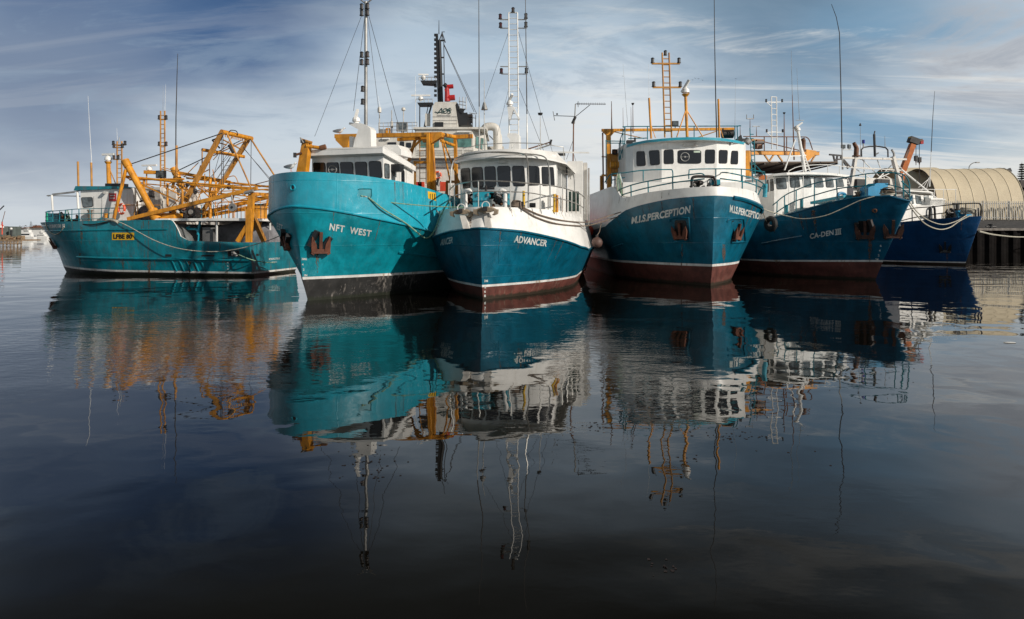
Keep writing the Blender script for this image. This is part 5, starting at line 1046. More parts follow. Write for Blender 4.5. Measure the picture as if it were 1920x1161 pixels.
for px in (176, 191): p = F.y(px, 368, 2.31); mb.box((p.x-0.008, 2.3, 2.9), (p.x+0.008, 2.315, p.z), galv)
mb.build('door_seam', F)
mb = MB(); mb.cyl(F.y(196, 361, 2.35), F.y(196, 361, 2.55), 0.1, galv); mb.build('deck_light', F)
boxes = [(250, 400, 300, 351, 1.6, -1.6, white_old), (300, 405, 330, 358, 1.2, -1.5, white_old)]
for (ax, ay, bx_, by, y0, y1, m_) in boxes:
    a, b_ = F.y(ax, ay, y0), F.y(bx_, by, y0); mb = MB(); mb.box((min(a.x, b_.x), y1, 2.6), (max(a.x, b_.x), y0, b_.z), m_); mb.build('engine_casing', F)
bar2(F, 'casing_window', (282, 364), (289, 364), 'y', 1.63, 0.35, dark, h=0.4)
# forward awning and rails
mb = MB()
for a, b_ in (((88, 367), (140, 361)), ((88, 367), (150, 368)), ((98, 364), (150, 358))): mb.cyl(F.y(*a, 1.2), F.y(*b_, 1.2), 0.03, galv)
mb.cyl(F.y(88, 367, 1.2), F.y(92, 368, -1.5), 0.03, galv); mb.cyl(F.y(97, 366, 2.0), F.y(99, 395, 2.0), 0.06, white); mb.cyl(F.y(145, 360, 2.3), F.y(147, 392, 2.3), 0.07, white); mb.cyl(F.y(146, 360, 1.2), F.y(146, 360, -1.5), 0.03, galv); mb.build('awning_frame', F)
rail(H, 5, 1, [(85, 398), (99, 396), (112, 395), (133, 393), (148, 392), (190, 391), (215, 390)], [[(85, 407), (112, 404), (148, 401), (190, 400), (213, 399.5)], [(85, 414), (112, 412), (148, 411), (213, 410)]], [86, 91, 99, 112, 122, 134, 147, 149, 170, 190, 204], 0.024, teal, name='bow_railing', inset=0.08)
rail(H, 5, -1, [(85, 398), (90, 396), (100, 395)], [[(85, 407), (90, 406), (100, 405)]], [86, 93], 0.024, teal, name='bow_railing', inset=0.08)
mb = MB(); mb.cbox(F.y(107, 413, 0.5), (0.9, 0.8, 0.9), teal); mb.build('windlass_cabinet', F)
mb = MB(); rnd = random.Random(21)
for i in range(22): p = F.y(rnd.uniform(115, 145), rnd.uniform(403, 417), rnd.uniform(0, 1.5)); mb.cyl(p, p+Vector((rnd.uniform(-.25, .25), rnd.uniform(-.2, .2), rnd.uniform(-.25, .25))), rnd.uniform(0.06, 0.16), rnd.choice([dark, black, brown_st, orange_cr, galv]), n=8)
mb.build('windlass', F)
mb = MB(); mb.box(*[tuple(min(a, b_) if i == 0 else max(a, b_) for a, b_ in zip(F.y(86.5, 415, 2.0), F.y(90.5, 399, 1.8))) for i in (0, 1)], green_l); mb.build('green_locker', F)
for px in (124, 127, 130): pass
mb = MB(); mb.tube(bez([F.y(124, 394, 3.0), F.y(122, 405, 2.9), F.y(125, 414, 3.0), F.y(129, 405, 3.0), F.y(127, 394, 3.0), F.y(131, 408, 3.05), F.y(136, 418, 3.2)], 4), 0.035, rope_g, n=5); o = mb.build('hanging_rope'); o.matrix_world = F.M; o['label'] = 'pale rope hank hanging on bow rail of the side-on trawler'; o['category'] = 'rope'
for px, y0, m_ in ((169, 396, rope_b), (200, 402, yellow), (326, 395, yellow)):
    p = F.y(px, y0, 2.6); mb = MB(); mb.cyl((p.x, p.y, 2.6), p, 0.13, m_); mb.cyl(p, p+Vector((0, 0, 0.08)), 0.17, m_); mb.build('deck_vent', F)
# boom posts, booms
def post(a, b_, yv, w_):
    p, q = F.y(*a, yv), F.y(*b_, yv); mb = MB(); mb.cyl(p, q, w_/2, yellow, n=14); d = (q-p).normalized(); mb.cyl(q-d*0.35, q+d*0.12, w_/2*1.22, yellow, n=14); return mb.build('boom_post', F)
post((295, 412), (236, 304), 2.9, 0.40); post((368, 412), (327, 318), -2.3, 0.42)
Y2('boom_post_foot', (296, 412), (285, 395), 2.9, 0.65, yellow, rnd=True)
Y2('post_brace', (236, 318), (213, 412), 3.0, 0.20, yellow)
Y2('post_brace', (328, 330), (312, 412), -2.3, 0.2, yellow)
Y2('outrigger_boom', (240, 411), (482, 353), 3.2, 0.22, yellow, yb=3.0, h=0.22, rnd=False)
Y2('outrigger_boom', (369, 403), (540, 360), -2.9, 0.26, yellow, h=0.26, rnd=False); Y2('outrigger_boom', (372, 408), (520, 380), -3.1, 0.22, yellow, h=0.22, rnd=False)
for a, b_, y_, w_ in (((236, 331), (342, 342), 2.7, 0.17), ((342, 342), (472, 353), 2.7, 0.14), ((243, 337), (345, 336), 1.5, 0.14), ((335, 324), (432, 342), -2.4, 0.26), ((350, 334), (520, 352), -2.4, 0.16), ((345, 346), (475, 356), 1.2, 0.12), ((237, 333), (335, 378), 2.8, 0.09), ((255, 338), (340, 372), 1.0, 0.07),
                      ((300, 355), (335, 335), 0.0, 0.10), ((365, 345), (395, 372), 0.0, 0.09), ((380, 352), (420, 376), -1, 0.08), ((330, 345), (370, 384), -1.0, 0.10), ((360, 372), (400, 350), -1.5, 0.08), ((405, 343), (392, 375), -1.2, 0.10), ((420, 346), (470, 372), -1.4, 0.08), ((372, 354), (450, 372), 1.0, 0.05), ((310, 384), (330, 350), 0.5, 0.08), ((430, 380), (505, 362), 1.0, 0.08)):
    Y2('truss_bar', a, b_, y_, w_*0.85, yellow)
rnd = random.Random(15)
for a, b_, y_ in (((345, 355), (500, 372), 0.4), ((350, 362), (515, 354), -0.8), ((375, 350), (410, 392), 0.6), ((398, 352), (440, 388), 1.4), ((330, 338), (380, 352), 0.2), ((360, 335), (392, 318), -0.9), ((385, 340), (360, 400), 1.6), ((402, 372), (425, 350), 0.8), ((440, 356), (408, 384), -1.6), ((452, 354), (470, 382), 1.9), ((310, 352), (352, 372), 1.6), ((322, 388), (352, 352), 1.9), ((416, 347), (520, 349), -2.2), ((380, 345), (512, 358), 2.0), ((300, 352), (300, 385), 1.2), ((384, 326), (384, 352), -0.2), ((399, 318), (404, 345), 0.4), ((276, 345), (330, 350), 1.9), ((345, 332), (372, 305), -1.2), ((365, 350), (376, 310), 0.9)):
    Y2('truss_bar', a, b_, y_, rnd.uniform(0.04, 0.075), rnd.choice([yellow, yellow, yellow_old]))
for px, y0, y1, yv, w_ in ((270, 336, 365, 2.6, 0.16), (314, 343, 388, 2.4, 0.13), (342, 342, 386, 2.4, 0.14), (330, 352, 410, -0.5, 0.3), (350, 342, 410, 0.0, 0.14), (394, 336, 412, -1.5, 0.20), (405, 340, 375, -1.6, 0.14), (437, 346, 412, -2.0, 0.1), (362, 345, 412, -1.0, 0.12)): Y2('truss_post', (px, y0), (px, y1), yv, w_, yellow)
Y2('cross_shelf', (272, 323), (306, 324), 0.8, 0.30, yellow, rnd=False, h=0.22); Y2('shelf_post', (275, 324), (275, 350), 0.8, 0.08, yellow)
radar(F, F.y(280, 321, 0.8), 1.1, R(-5), 0.75); flood(F, F.y(302, 327, 1.2), 1.4, R(90))
for i, (a, b_) in enumerate((((303, 316), (372, 340)), ((305, 314), (365, 330)))): Y2('mast_stay', a, b_, -0.2, 0.05, yellow_old)
# leaning stern gantry
for yv, a, b_ in ((1.0, (417, 247), (347, 378)), (-2.0, (465, 262), (410, 352))): Y2('gantry_leg', a, b_, yv, 0.25, yellow_old, rnd=False, h=0.25)
Y2('gantry_leg_low', (410, 352), (372, 408), -2.0, 0.22, yellow_old, rnd=False, h=0.22)
Y2('gantry_crossbar', (415, 247), (472, 260), 1.0, 0.30, yellow, yb=-2.0); Y2('gantry_crossbar', (379, 281), (458, 294), 0.8, 0.22, yellow, yb=-2.0)
mb = MB()
for i in range(12): u = (i+2)/16; p = F.y(415, 247, 1.0).lerp(F.y(472, 260, -2.0), u); mb.cyl(p-Vector((0, 0, 0.3)), p, 0.035, yellow_old, n=6)
mb.tube(bez([F.y(429, 249, 0.5), F.y(433, 244.5, 0.4), F.y(443, 246, 0), F.y(446, 253, -0.3)], 4), 0.03, dark); mb.build('roller_teeth', F)
for a, b_, y_, w_ in (((425, 249), (470, 351), 1.2, 0.10), ((470, 260), (519, 336), -1.6, 0.11), ((418, 262), (452, 280), 0.5, 0.09), ((465, 262), (400, 292), -0.2, 0.07), ((400, 265), (425, 272), 0.8, 0.08), ((440, 252), (400, 300), 0.5, 0.05)): Y2('gantry_brace', a, b_, y_, w_, yellow_old)
for a, b_ in (((398, 263), (412, 278)), ((430, 272), (438, 286)), ((398, 263), (417, 256))): Y2('hanging_block', a, b_, 0.8, 0.24 if a[0] > 420 else 0.10, dark)
mb = MB(); mb.ladder(F.y(412, 335, -1.7), F.y(437, 294, -1.7), (0.35, 0, 0.0), 0.03, galv, 0.3); mb.build('ladder', F)
Y2('crossbar_post', (379, 282), (379, 312), 0.8, 0.08, yellow_old); Y2('crossbar_post', (393, 288), (393, 340), 0, 0.06, yellow_old)
mb = MB()
for a, b_, y_, r_ in (((242, 309), (417, 250), 2.4, 0.035), ((334, 320), (395, 291), -1, 0.035), ((395, 291), (455, 262), -1, 0.03), ((471, 262), (470, 350), -1.5, 0.022), ((416, 250), (415, 380), 1.0, 0.022), ((418, 250), (419, 345), 1.0, 0.022), ((412, 288), (395, 350), 0.5, 0.015), ((455, 275), (513, 346), -1.2, 0.02), ((440, 270), (395, 335), 0.2, 0.015), ((430, 292), (370, 360), 0.2, 0.015), ((458, 280), (520, 350), -1.2, 0.015),
                     ((325, 395), (480, 357), 2.9, 0.02), ((240, 332), (335, 377), 2.9, 0.015)): mb.cyl(F.y(*a, y_), F.y(*b_, y_), r_, wire, n=5)
mb.build('rigging_wire', F)
# aft post with struts
Y2('aft_post', (472, 364), (466.5, 454), 3.0, 0.30, yellow, rnd=False, h=0.30); Y2('aft_post', (467, 392), (467, 454), 3.15, 0.34, yellow, rnd=False, h=0.2)
Y2('aft_beam', (472, 363.5), (518, 366), 2.9, 0.2, yellow, yb=-1.5, rnd=False); Y2('aft_strut', (464, 424), (446, 453), 3.1, 0.24, yellow, rnd=False); Y2('aft_strut', (470, 396), (495, 452), 3.0, 0.26, yellow_old, yb=1.2, rnd=False); Y2('aft_strut', (505, 368), (487, 425), 0.5, 0.10, yellow)
Y2('aft_post', (518, 350), (518, 400), -1.5, 0.3, yellow)
mb = MB(); p = F.y(487, 410, 0.8); q = F.y(487, 391, 0.8); mb.cyl(p, q, 0.45, yellow, n=20); mb.cyl(q, q+Vector((0, 0, 0.12)), 0.52, yellow, n=20); mb.cbox(F.y(486, 387, 0.8), (0.7, 0.4, 0.3), black); mb.build('net_drum_tub', F)
mb = MB(); p = F.y(436, 389, 3.25); mb.cyl(p-Vector((0, 0.08, 0)), p+Vector((0, 0.08, 0)), 0.24, galv, n=18); mb.cyl(p-Vector((0, 0.1, 0)), p+Vector((0, 0.1, 0)), 0.08, black, n=10); mb.cyl(F.y(437, 383, 3.2), F.y(434, 366, 3.2), 0.05, galv); mb.cyl(F.y(434, 383, 3.2), F.y(439, 366, 3.2), 0.03, wire); mb.build('pulley_block', F)
mb = MB(); mb.cyl(F.y(459, 362, 3.3), F.y(475, 358, 3.3), 0.1, galv, n=10); mb.build('boom_end_roller', F)
for p_ in ((429, 350), (366, 359), (352, 345)): mb = MB(); mb.sph(F.y(*p_, 1.5), 0.13, dark, sz=1.5); mb.build('pulley_block', F)
# upper deck rails and machinery
mb = MB()
for y_ in (384, 392, 400): mb.cyl(F.y(375, y_+1, 2.2), F.y(515, y_-14 if y_ < 390 else y_-8, 2.2), 0.02, yellow, n=5)
for i in range(19): px = 378+i*7.4; mb.cyl(F.y(px, 384-0.1*i, 2.2), F.y(px, 412, 2.2), 0.022, yellow_old if i % 3 else teal, n=5)
mb.build('upper_deck_railing', F)
mb = MB()
for y_ in (384, 391, 398): mb.cyl(F.y(400, y_-4, -2.6), F.y(520, y_-14, -2.6), 0.02, yellow, n=5)
for i in range(10): px = 404+i*12; mb.cyl(F.y(px, 378-0.6*i, -2.6), F.y(px, 409, -2.6), 0.022, yellow, n=5)
mb.tube(bez([F.y(*q, -2.0) for q in [(425, 334), (432, 331), (441, 331), (448, 345), (456, 352)]], 3), 0.03, yellow_old); mb.tube([F.y(*q, -2.6) for q in [(474, 347), (505, 339), (512, 340), (520, 352)]], 0.03, brown_st)
for y_ in (352, 358): mb.cyl(F.y(470, y_, -2.6), F.y(520, y_-4, -2.6), 0.02, brown_st, n=5)
mb.build('upper_deck_railing', F)
mb = MB()
for px in (251, 258): mb.cyl(F.y(px, 405, 2.5), F.y(258, 377, 2.5), 0.03, yellow_old)
mb.cyl(F.y(215, 384, 2.5), F.y(300, 385, 2.5), 0.025, yellow_old); mb.cyl(F.y(262, 378, 2.5), F.y(270, 376, 2.5), 0.06, black); mb.build('side_railing', F)
mb = MB(); p = F.y(277, 400, 1.8); mb.cyl(p-Vector((0, 0.3, 0)), p+Vector((0, 0.3, 0)), 0.48, black, n=22); mb.cyl(p-Vector((0, 0.34, 0)), p+Vector((0, 0.34, 0)), 0.2, dark, n=14); mb.build('winch_drum', F)
for (px, py, r_, y_) in ((357, 402, 0.5, 1.2), (340, 404, 0.42, 1.2), (290, 393, 0.35, 1.0), (365, 398, 0.3, 1.5)): mb = MB(); p = F.y(px, py, y_); mb.cyl(p-Vector((0, 0.4, 0)), p+Vector((0, 0.4, 0)), r_, black, n=20); mb.cyl(p+Vector((0, 0.4, 0)), p+Vector((0, 0.46, 0)), r_*0.5, galv, n=14); mb.build('winch_drum', F)
mb = MB(); rnd = random.Random(33)
for i in range(40): p = F.y(rnd.uniform(284, 366), rnd.uniform(384, 408), rnd.uniform(0.2, 1.8)); mb.cyl(p, p+Vector((rnd.uniform(-.3, .3), rnd.uniform(-.3, .3), rnd.uniform(-.3, .3))), rnd.uniform(0.06, 0.2), rnd.choice([black, dark, black, galv, brown_st]), n=8)
mb.build('deck_machinery', F)
mb = MB(); a, b_ = F.y(300, 411, 2.9), F.y(326, 400, 2.9); mb.rings([[Vector((a.x, y_, z_)) for y_, z_ in ((2.9, a.z), (2.0, a.z), (2.0, b_.z), (2.7, b_.z+0.02), (2.9, b_.z-0.12))], [Vector((b_.x, y_, z_)) for y_, z_ in ((2.9, a.z), (2.0, a.z), (2.0, b_.z), (2.7, b_.z+0.02), (2.9, b_.z-0.12))]], yellow); mb.build('hydraulic_cover', F, smooth=20)
# shelter deck, open side, tarpaulin
zs = F.y(400, 411, 2.9).z; xa, xb = F.y(319, 430, 2.9).x, -15.1
mb = MB(); mb.box((xb, -3.0, zs-0.10), (xa, 2.95, zs+0.05), white); mb.build('shelter_deck', F)
mb = MB(); mb.box((xb, -2.6, 1.3), (xa, -2.5, zs-0.1), white); xw = F.y(398, 430, 2.9).x; mb.box((xw-0.1, -2.5, 1.3), (xw, -1.2, zs-0.1), white); mb.build('inner_bulkhead', F)
mb = MB(); a, b_ = F.y(296, 414, 2.98).x, F.y(320, 414, 2.98).x; mb.box((b_, 3.02, 1.6), (a+0.1, 3.20, zs+0.04), white); mb.build('side_wing_plate', F)
for px, yy in ((406, 2.7), (506, 0.2)): mb = MB(); p = F.y(px, 430, yy); mb.box((p.x-0.04, yy-0.08, 1.4), (p.x+0.04, yy, zs-0.1), white); mb.build('deck_stanchion', F)
mb = MB(); mb.tube([F.y(*q, 2.2) for q in [(329, 453), (333, 436), (338, 429.5), (368, 429.5), (373, 440), (372, 453)]], 0.07, teal_bright, n=8); mb.cyl(F.y(375, 415, 2.2), F.y(371, 440, 2.2), 0.08, teal_bright); mb.cyl(F.y(347, 428, 2.2), F.y(356, 425, 2.2), 0.04, teal_bright); mb.build('net_guide_frame', F)
# tarpaulin-covered net skiff
import mathutils
mb = MB(); prof = [(403, 430, 425), (410, 432, 424), (420, 435, 419), (432, 440, 413.5), (452, 446, 412.5), (474, 448, 413), (488, 446, 418), (501, 444, 425), (507, 440, 431)]
rs = []; YT = 0.3
for i, (px, yb_, yt) in enumerate(prof):
    b0 = F.y(px, 455, YT); t0 = F.y(px, yt, YT); m0 = F.y(px, yb_-8, YT); wob = 0.09*math.sin(i*2.3); X_ = max(b0.x, -14.95+0.05*(8-i))
    rs.append([Vector((X_, YT+0.05+wob, 1.35)), Vector((X_, YT+0.15-wob, m0.z)), Vector((X_, YT-0.1+wob, (m0.z*0.4+t0.z*0.6))), Vector((X_, YT-0.6, t0.z-0.03)), Vector((X_, YT-1.2, t0.z)), Vector((X_, YT-1.8, t0.z-0.15)), Vector((X_, YT-1.9, 1.35))])
mb.rings(rs, tarp, closed=True); mb.build('tarpaulin_cover', F, smooth=60)
mb = MB(); mb.cyl(F.y(396, 429, 2.6), F.y(407, 428, 2.6), 0.06, galv); mb.cbox(F.y(393, 440, 2.2), (0.7, 0.4, 0.9), paint('dull_grey_box', (0.12, 0.12, 0.12), 0.5, 0.2)); mb.build('net_roller', F)
# hull marks
window(F, bv, rect(210.5, 436.5, 251, 450), yplate, paint('plate_edge', (0.45, 0.25, 0.02), 0.5), rimw=0.6, off=0.02, name='registration_plate', r=0.02)
lettering(F, bv, 'LFBE 80', (213, 448), (248.5, 448), 9, m=blackp, bold=0.05, off=0.035, name='registration_lettering')
lettering(F, bv, 'MORNING STAR', (93, 428), (115, 427.3), 7.2, bold=0.05, name='name_lettering'); lettering(F, bv, 'III', (116.8, 427.3), (122, 427.2), 7.2, bold=0.05, name='name_lettering')
lettering(F, bv, 'MORNING STAR III', (504, 488), (524, 486.5), 3.8, bold=0.01, name='name_lettering'); lettering(F, bv, 'FREMANTLE', (509, 493), (519, 492.3), 2.3, bold=0.0, name='port_lettering')
for i, y_ in enumerate((489, 494, 500, 506)): lettering(F, bv, ('4M', '8', '6', '4')[i], (426 if i else 424.5, y_), (428.5 if i else 430, y_), 2.6, bold=0.02, name='draught_mark')
for x_ in (322, 336, 349, 363, 376): surf_tube(F, bv, [(x_, 486), (x_+10, 509)], 0.045, teal, 'hull_rib', off=0.01)
for q in (rect(310, 477, 322, 481.5), rect(378, 478, 402, 481), rect(480, 476, 485, 480)): window(F, bv, q, black, teal, rimw=0.6, off=0.01, name='freeing_port', r=0.1)
window(F, bv, rect(428, 470, 448, 480.5), black, brown_st, rimw=0.6, off=0.01, name='fairlead_port', r=0.1)
h_, n = F.hit(442, 476, bv); mb = MB(); mb.cyl(h_-Vector((0.1, 0, 0.12)), h_+Vector((0.1, 0.1, 0.12)), 0.12, galv); mb.cyl(h_+Vector((0.15, 0.05, -0.1)), h_+Vector((0.15, 0.1, 0.15)), 0.08, galv); mb.build('fairlead_roller', F)
h_, n = F.hit(355, 493, bv); mb = MB(); mb.torus(h_+n*0.01, n, 0.08, 0.03, brown_st, n=14); mb.build('drain_outlet', F)
for px, y0, y1, w_ in ((153, 425, 460, 6), (150, 475, 500, 6), (231, 482, 512, 5), (280, 488, 516, 8), (366, 495, 514, 6), (355, 497, 514, 5), (412, 455, 475, 3)): streak(F, bv, px, y0, y1, w_)
c_, n = F.hit(101, 455, bv); anchor(F, c_, n, (0, 0, 1), 0.7, rust_m)
# masts
def lmast(x_, y0, y1, yv, arms, w_=0.24):
    a, b_ = F.y(x_, y0, yv), F.y(x_, y1, yv); mb = MB(); mb.ladder(a, b_, (w_, 0, 0), 0.055, yellow_old, 0.3, 0.025); M_ = mb.build('ladder_mast', F)
    for xx0, xx1, yy in arms:
        mb = MB(); mb.bar(F.y(xx0, yy, yv), F.y(xx1, yy, yv), 0.07, 0.07, yellow_old); mb.build('mast_arm', M_)
        for px in (xx0+0.5, xx1-0.5): navlight(F, F.y(px, yy, yv), 0.85, par=M_)
    return M_
lmast(305, 352, 208, -0.2, ((298, 312, 224), (298, 312, 273.5)), 0.3); lmast(224, 350, 265, -0.2, ((212, 235, 272), (213, 230, 277), (213, 222, 299)), 0.34)
whip(F, [F.y(305.5, 210, -0.2), F.y(306, 160, -0.2)], 0.012, galv); whip(F, [F.y(309, 212, -0.2), F.y(311, 158, -0.2)], 0.012, white); whip(F, [F.y(223, 268, -0.2), F.y(224, 257, -0.2)], 0.04, galv); whip(F, [F.y(220, 262, -0.2), F.y(219, 240, -0.2)], 0.012, white)
bar2(F, 'antenna_post', (331, 332), (331, 273), 'y', -0.5, 0.15, yellow_old, rnd=True); whip(F, [F.y(329.5, 310, -0.5), F.y(330, 220, -0.5), F.y(332, 140, -0.5), F.y(333.3, 101, -0.5)], 0.045, dark)
for px, y0, y1 in ((147, 303, 350), (172, 305, 350)): bar2(F, 'antenna_post', (px, y1), (px-1, y0), 'y', 0.5, 0.13, yellow_old, rnd=True)
whip(F, [F.y(172, 306, 0.5), F.y(168, 240, 0.5), F.y(165, 180, 0.5)], 0.018, white); 
mb = MB(); mb.cyl(F.y(205, 350, -0.3), F.y(203, 306, -0.3), 0.15, yellow, r1=0.13); mb.cyl(F.y(203, 307, -0.3), F.y(203, 303, -0.3), 0.16, yellow, r1=0.24); mb.cyl(F.y(205, 315, -0.3), F.y(218, 348, -0.3), 0.035, yellow_old); mb.build('radar_post', F)
radar(F, F.y(203, 303, -0.3), 0.95, R(-5), 0.95)
# ================================================================ supply ship behind
F = Frame('offshore_supply_ship', -6.6, 60.0, -90, 'tall white supply ship with AOS on its funnel and black mast behind the trawlers', 'supply ship')
ship_white = paint('ship_white_paint', (0.62, 0.60, 0.55), 0.45, 0.08, (0.36, 0.22, 0.12), 0.35, streak=0.2, bump=0.02)
HA = Hull(F, 45, [dict(z=Z((0, -1.5), (-45, -1.5)), xs=0, B=5.2, te=0.9, p=2, q=0.5), dict(z=Z((0, 1.5), (-45, 1.5)), xs=0, B=5.8, te=0.9, p=2, q=0.5),
     dict(z=Z((0, 5.4), (-45, 5.4)), xs=0.05, B=6.0, te=0.9, p=2, q=0.5)], [anti_blk, redor], deck=0.9, N=30)
def blk(name, x0, x1, p, q, m, par=None, dz=0.0):
    a, b_ = F.x(p[0], p[1], x0), F.x(q[0], q[1], x0); mb = MB()
    mb.box((x1, min(a.y, b_.y), min(a.z, b_.z)+dz), (x0, max(a.y, b_.y), max(a.z, b_.z)), m); return mb.build(name, par or F)
blk('lower_deckhouse', -2.5, -12, (712, 395), (908, 296), ship_white)
o = blk('left_deckhouse', -3.0, -10, (690, 296.5), (784, 255), ship_white); lb = bvh(o)
o = blk('bridge_deck', -2.2, -10, (766, 312), (906, 296.5), ship_white)
pp = [F.x(780, 270, -3.0), F.x(889, 270, -3.0), F.x(916, 270, -5.5)]
zb, zt_ = F.x(800, 296, -3).z, F.x(800, 243, -3).z
BR, bb = house(F, [(p.x, p.y) for p in pp]+[(-11, pp[2].y), (-11, pp[0].y)], zb, zt_, ship_white, name='bridge', ring2=[(pp[0].x+0.1, pp[0].y), (pp[1].x+0.1, pp[1].y-0.2), (pp[2].x, pp[2].y-0.3), (-11, pp[2].y-0.3), (-11, pp[0].y)])
for q in (rect(787, 259, 800, 276.5), rect(804, 259, 823, 276.5), rect(833, 258, 852, 276.5), rect(858, 257.5, 884, 276)): window(F, bb, q, curtain, galv, rimw=0.7, off=0.05, r=0.05)
for q in ([(892, 256), (899, 258), (898, 278), (891, 277)], [(901.5, 259), (906, 260), (905.5, 280), (901, 279)], [(909, 262), (915, 264), (914.5, 284), (909, 283)]): window(F, bb, q, curtain, galv, rimw=0.5, off=0.05, r=0.05)
mb = MB()
mb.box((-11.2, pp[0].y-0.2, zt_), (-2.7, pp[2].y-0.1, zt_+0.18), ship_white); mb.build('bridge_roof', F)
for q in (rect(727, 267, 743, 276), rect(750, 266, 758, 290), rect(762, 268, 771, 277), rect(699, 267, 706, 276)): window(F, lb, q, glass_d, galv, rimw=0.8, off=0.05)
blk('deck_lamp', -2.75, -3.0, (716, 261), (729, 258), white)
blk('deck_lamp', -2.6, -2.8, (857, 248), (883, 245.5), white)
blk('bridge_lamp', -2.0, -2.3, (770, 300), (772, 297), galv)
# rails and strakes
mb = MB()
for y_ in (299.5, 304.5, 309): mb.bar(F.x(768, y_, -2.15), F.x(904, y_+1, -2.15), 0.04, 0.05, galv)
for y_ in (282, 286, 290): mb.bar(F.x(783, y_, -2.9), F.x(888, y_, -2.9), 0.03, 0.035, galv)
mb.bar(F.x(765, 296.5, -1.9), F.x(907, 296.5, -1.9), 0.7, 0.08, ship_white); mb.build('wall_strake', F)
mb = MB()
for y_ in (229.5, 236, 243): mb.cyl(F.x(710, y_+1.5, -3.4), F.x(782, y_, -3.4), 0.028, galv, n=5)
for i in range(9): px = 710+i*9; mb.cyl(F.x(px, 230, -3.4), F.x(px, 254, -3.4), 0.028, galv, n=5)
mb.build('monkey_island_railing', F)
mb = MB()
for y_ in (341, 347): mb.cyl(F.x(776, y_, -1.6), F.x(862, y_, -1.6), 0.03, white, n=5)
for i in range(7): px = 776+i*14; mb.cyl(F.x(px, 340, -1.6), F.x(px, 356, -1.6), 0.03, white, n=5)
mb.build('deck_railing', F)
for i, px in enumerate((711, 734.5, 757, 780)): pass
mb = MB()
for px, yt, top in ((711.5, 204, 1), (734.5, 207, 0), (756.5, 206, 2)):
    mb.cyl(F.x(px, 254, -4), F.x(px, yt, -4), 0.05, galv, n=6)
    if top == 1: mb.cyl(F.x(px, 211, -4), F.x(px, 204, -4), 0.18, ship_white, n=12); mb.sph(F.x(px, 204, -4), 0.18, ship_white)
    if top == 2: mb.sph(F.x(px, 205, -4), 0.19, ship_white); mb.cyl(F.x(px, 207, -4), F.x(px, 205, -4), 0.19, ship_white)
    if top == 0: mb.cyl(F.x(px, 240, -4), F.x(px, 228, -4), 0.12, ship_white)
mb.build('satellite_antenna', F)
whip(F, [F.x(713, 204, -4), F.x(709, 180, -4)], 0.02, white); whip(F, [F.x(779, 254, -4), F.x(779, 205, -4), F.x(779, 143, -4)], 0.03, white)
flood(F, F.x(754, 238, -3.6), 2.4, 0, galv, name='searchlight'); mb = MB(); mb.cbox(F.x(722, 248, -4), (0.5, 0.9, 0.5), galv); mb.cbox(F.x(728, 250, -3.9), (0.4, 0.4, 0.9), yellow); mb.build('deck_box', F)
# funnel block with emblem
blk('funnel_base', -4.0, -9, (786, 246), (862, 240), ship_white)
FU = quadprism(F, 'funnel', [(811, 243), (856, 243), (859, 235), (853, 196), (856, 191), (816, 191.5), (811, 200)], -4.2, -7.2, ship_white); fb = bvh(FU)
mb = MB()
for y_ in (219, 226, 232): mb.bar(F.x(812, y_, -4.17), F.x(857, y_, -4.17), 0.02, 0.03, galv)
mb.build('funnel_strake', FU)
green_ink = paint('dark_green_lettering', (0.01, 0.06, 0.06), 0.5, 0.1)
def ftube(pts, r, name='emblem_stroke', m=green_ink): 
    mb = MB(); mb.tube(bez([F.x(x_, y_, -4.17) for x_, y_ in pts], 5) if len(pts) > 2 else [F.x(x_, y_, -4.17) for x_, y_ in pts], r, m, n=5); return mb
mb = MB()
for pts in ([(821, 213), (828.5, 202.5)], [(828.5, 202.5), (830, 213)], [(816, 209.5), (819.5, 211), (830, 210), (840, 206.5), (847, 206)]): mb.tube(bez([F.x(x_, y_, -4.15) for x_, y_ in pts], 4), 0.033, green_ink, n=5)
mb.torus(F.x(835.5, 208, -4.15), (1, 0, 0), 0.215, 0.033, green_ink, n=22, k=6)
mb.tube(bez([F.x(x_, y_, -4.15) for x_, y_ in [(845.5, 203.5), (843, 202.8), (840.8, 205), (843, 207.6), (845, 210), (843.3, 213), (839.8, 212.5)]], 5), 0.033, green_ink, n=5)
mb.build('funnel_emblem', FU)
mb = MB(); mb.bar(F.x(820, 216.8, -4.17), F.x(845, 216.8, -4.17), 0.02, 0.06, galv); mb.build('emblem_small_print', FU)
blk('louvre_box', -4.0, -4.25, (815, 239.5), (831, 229), black)
quadprism(F, 'exhaust_housing', [(858, 234), (855, 210), (853, 197), (856, 192), (859, 195), (863, 208), (868, 205), (866, 212), (876, 211), (877, 220), (884, 222), (878, 226), (884, 232), (878, 235)], -4.6, -6.5, black)
quadprism(F, 'exhaust_housing', [(858, 204), (872, 204), (866, 213)], -4.5, -4.8, black)
for px0, px1, py in ((872, 886, 219), (872, 886, 228)): mb = MB(); mb.cyl(F.x(px0, py, -5), F.x(px1, py-1, -5), 0.22, dark, n=12); mb.build('exhaust_pipe', F)
mb = MB()
for y_ in (190, 196, 203, 212, 220): mb.cyl(F.x(860 if y_ < 210 else 880, y_, -5.5), F.x(874 if y_ < 210 else 893, y_+2, -5.5), 0.035, galv, n=5)
for px in (862, 868, 874): mb.cyl(F.x(px, 182, -5.5), F.x(px, 206, -5.5), 0.035, galv, n=5)
for px in (886, 892): mb.cyl(F.x(px, 216, -5.5), F.x(px, 240, -5.5), 0.035, black, n=5)
mb.build('funnel_railing', F)
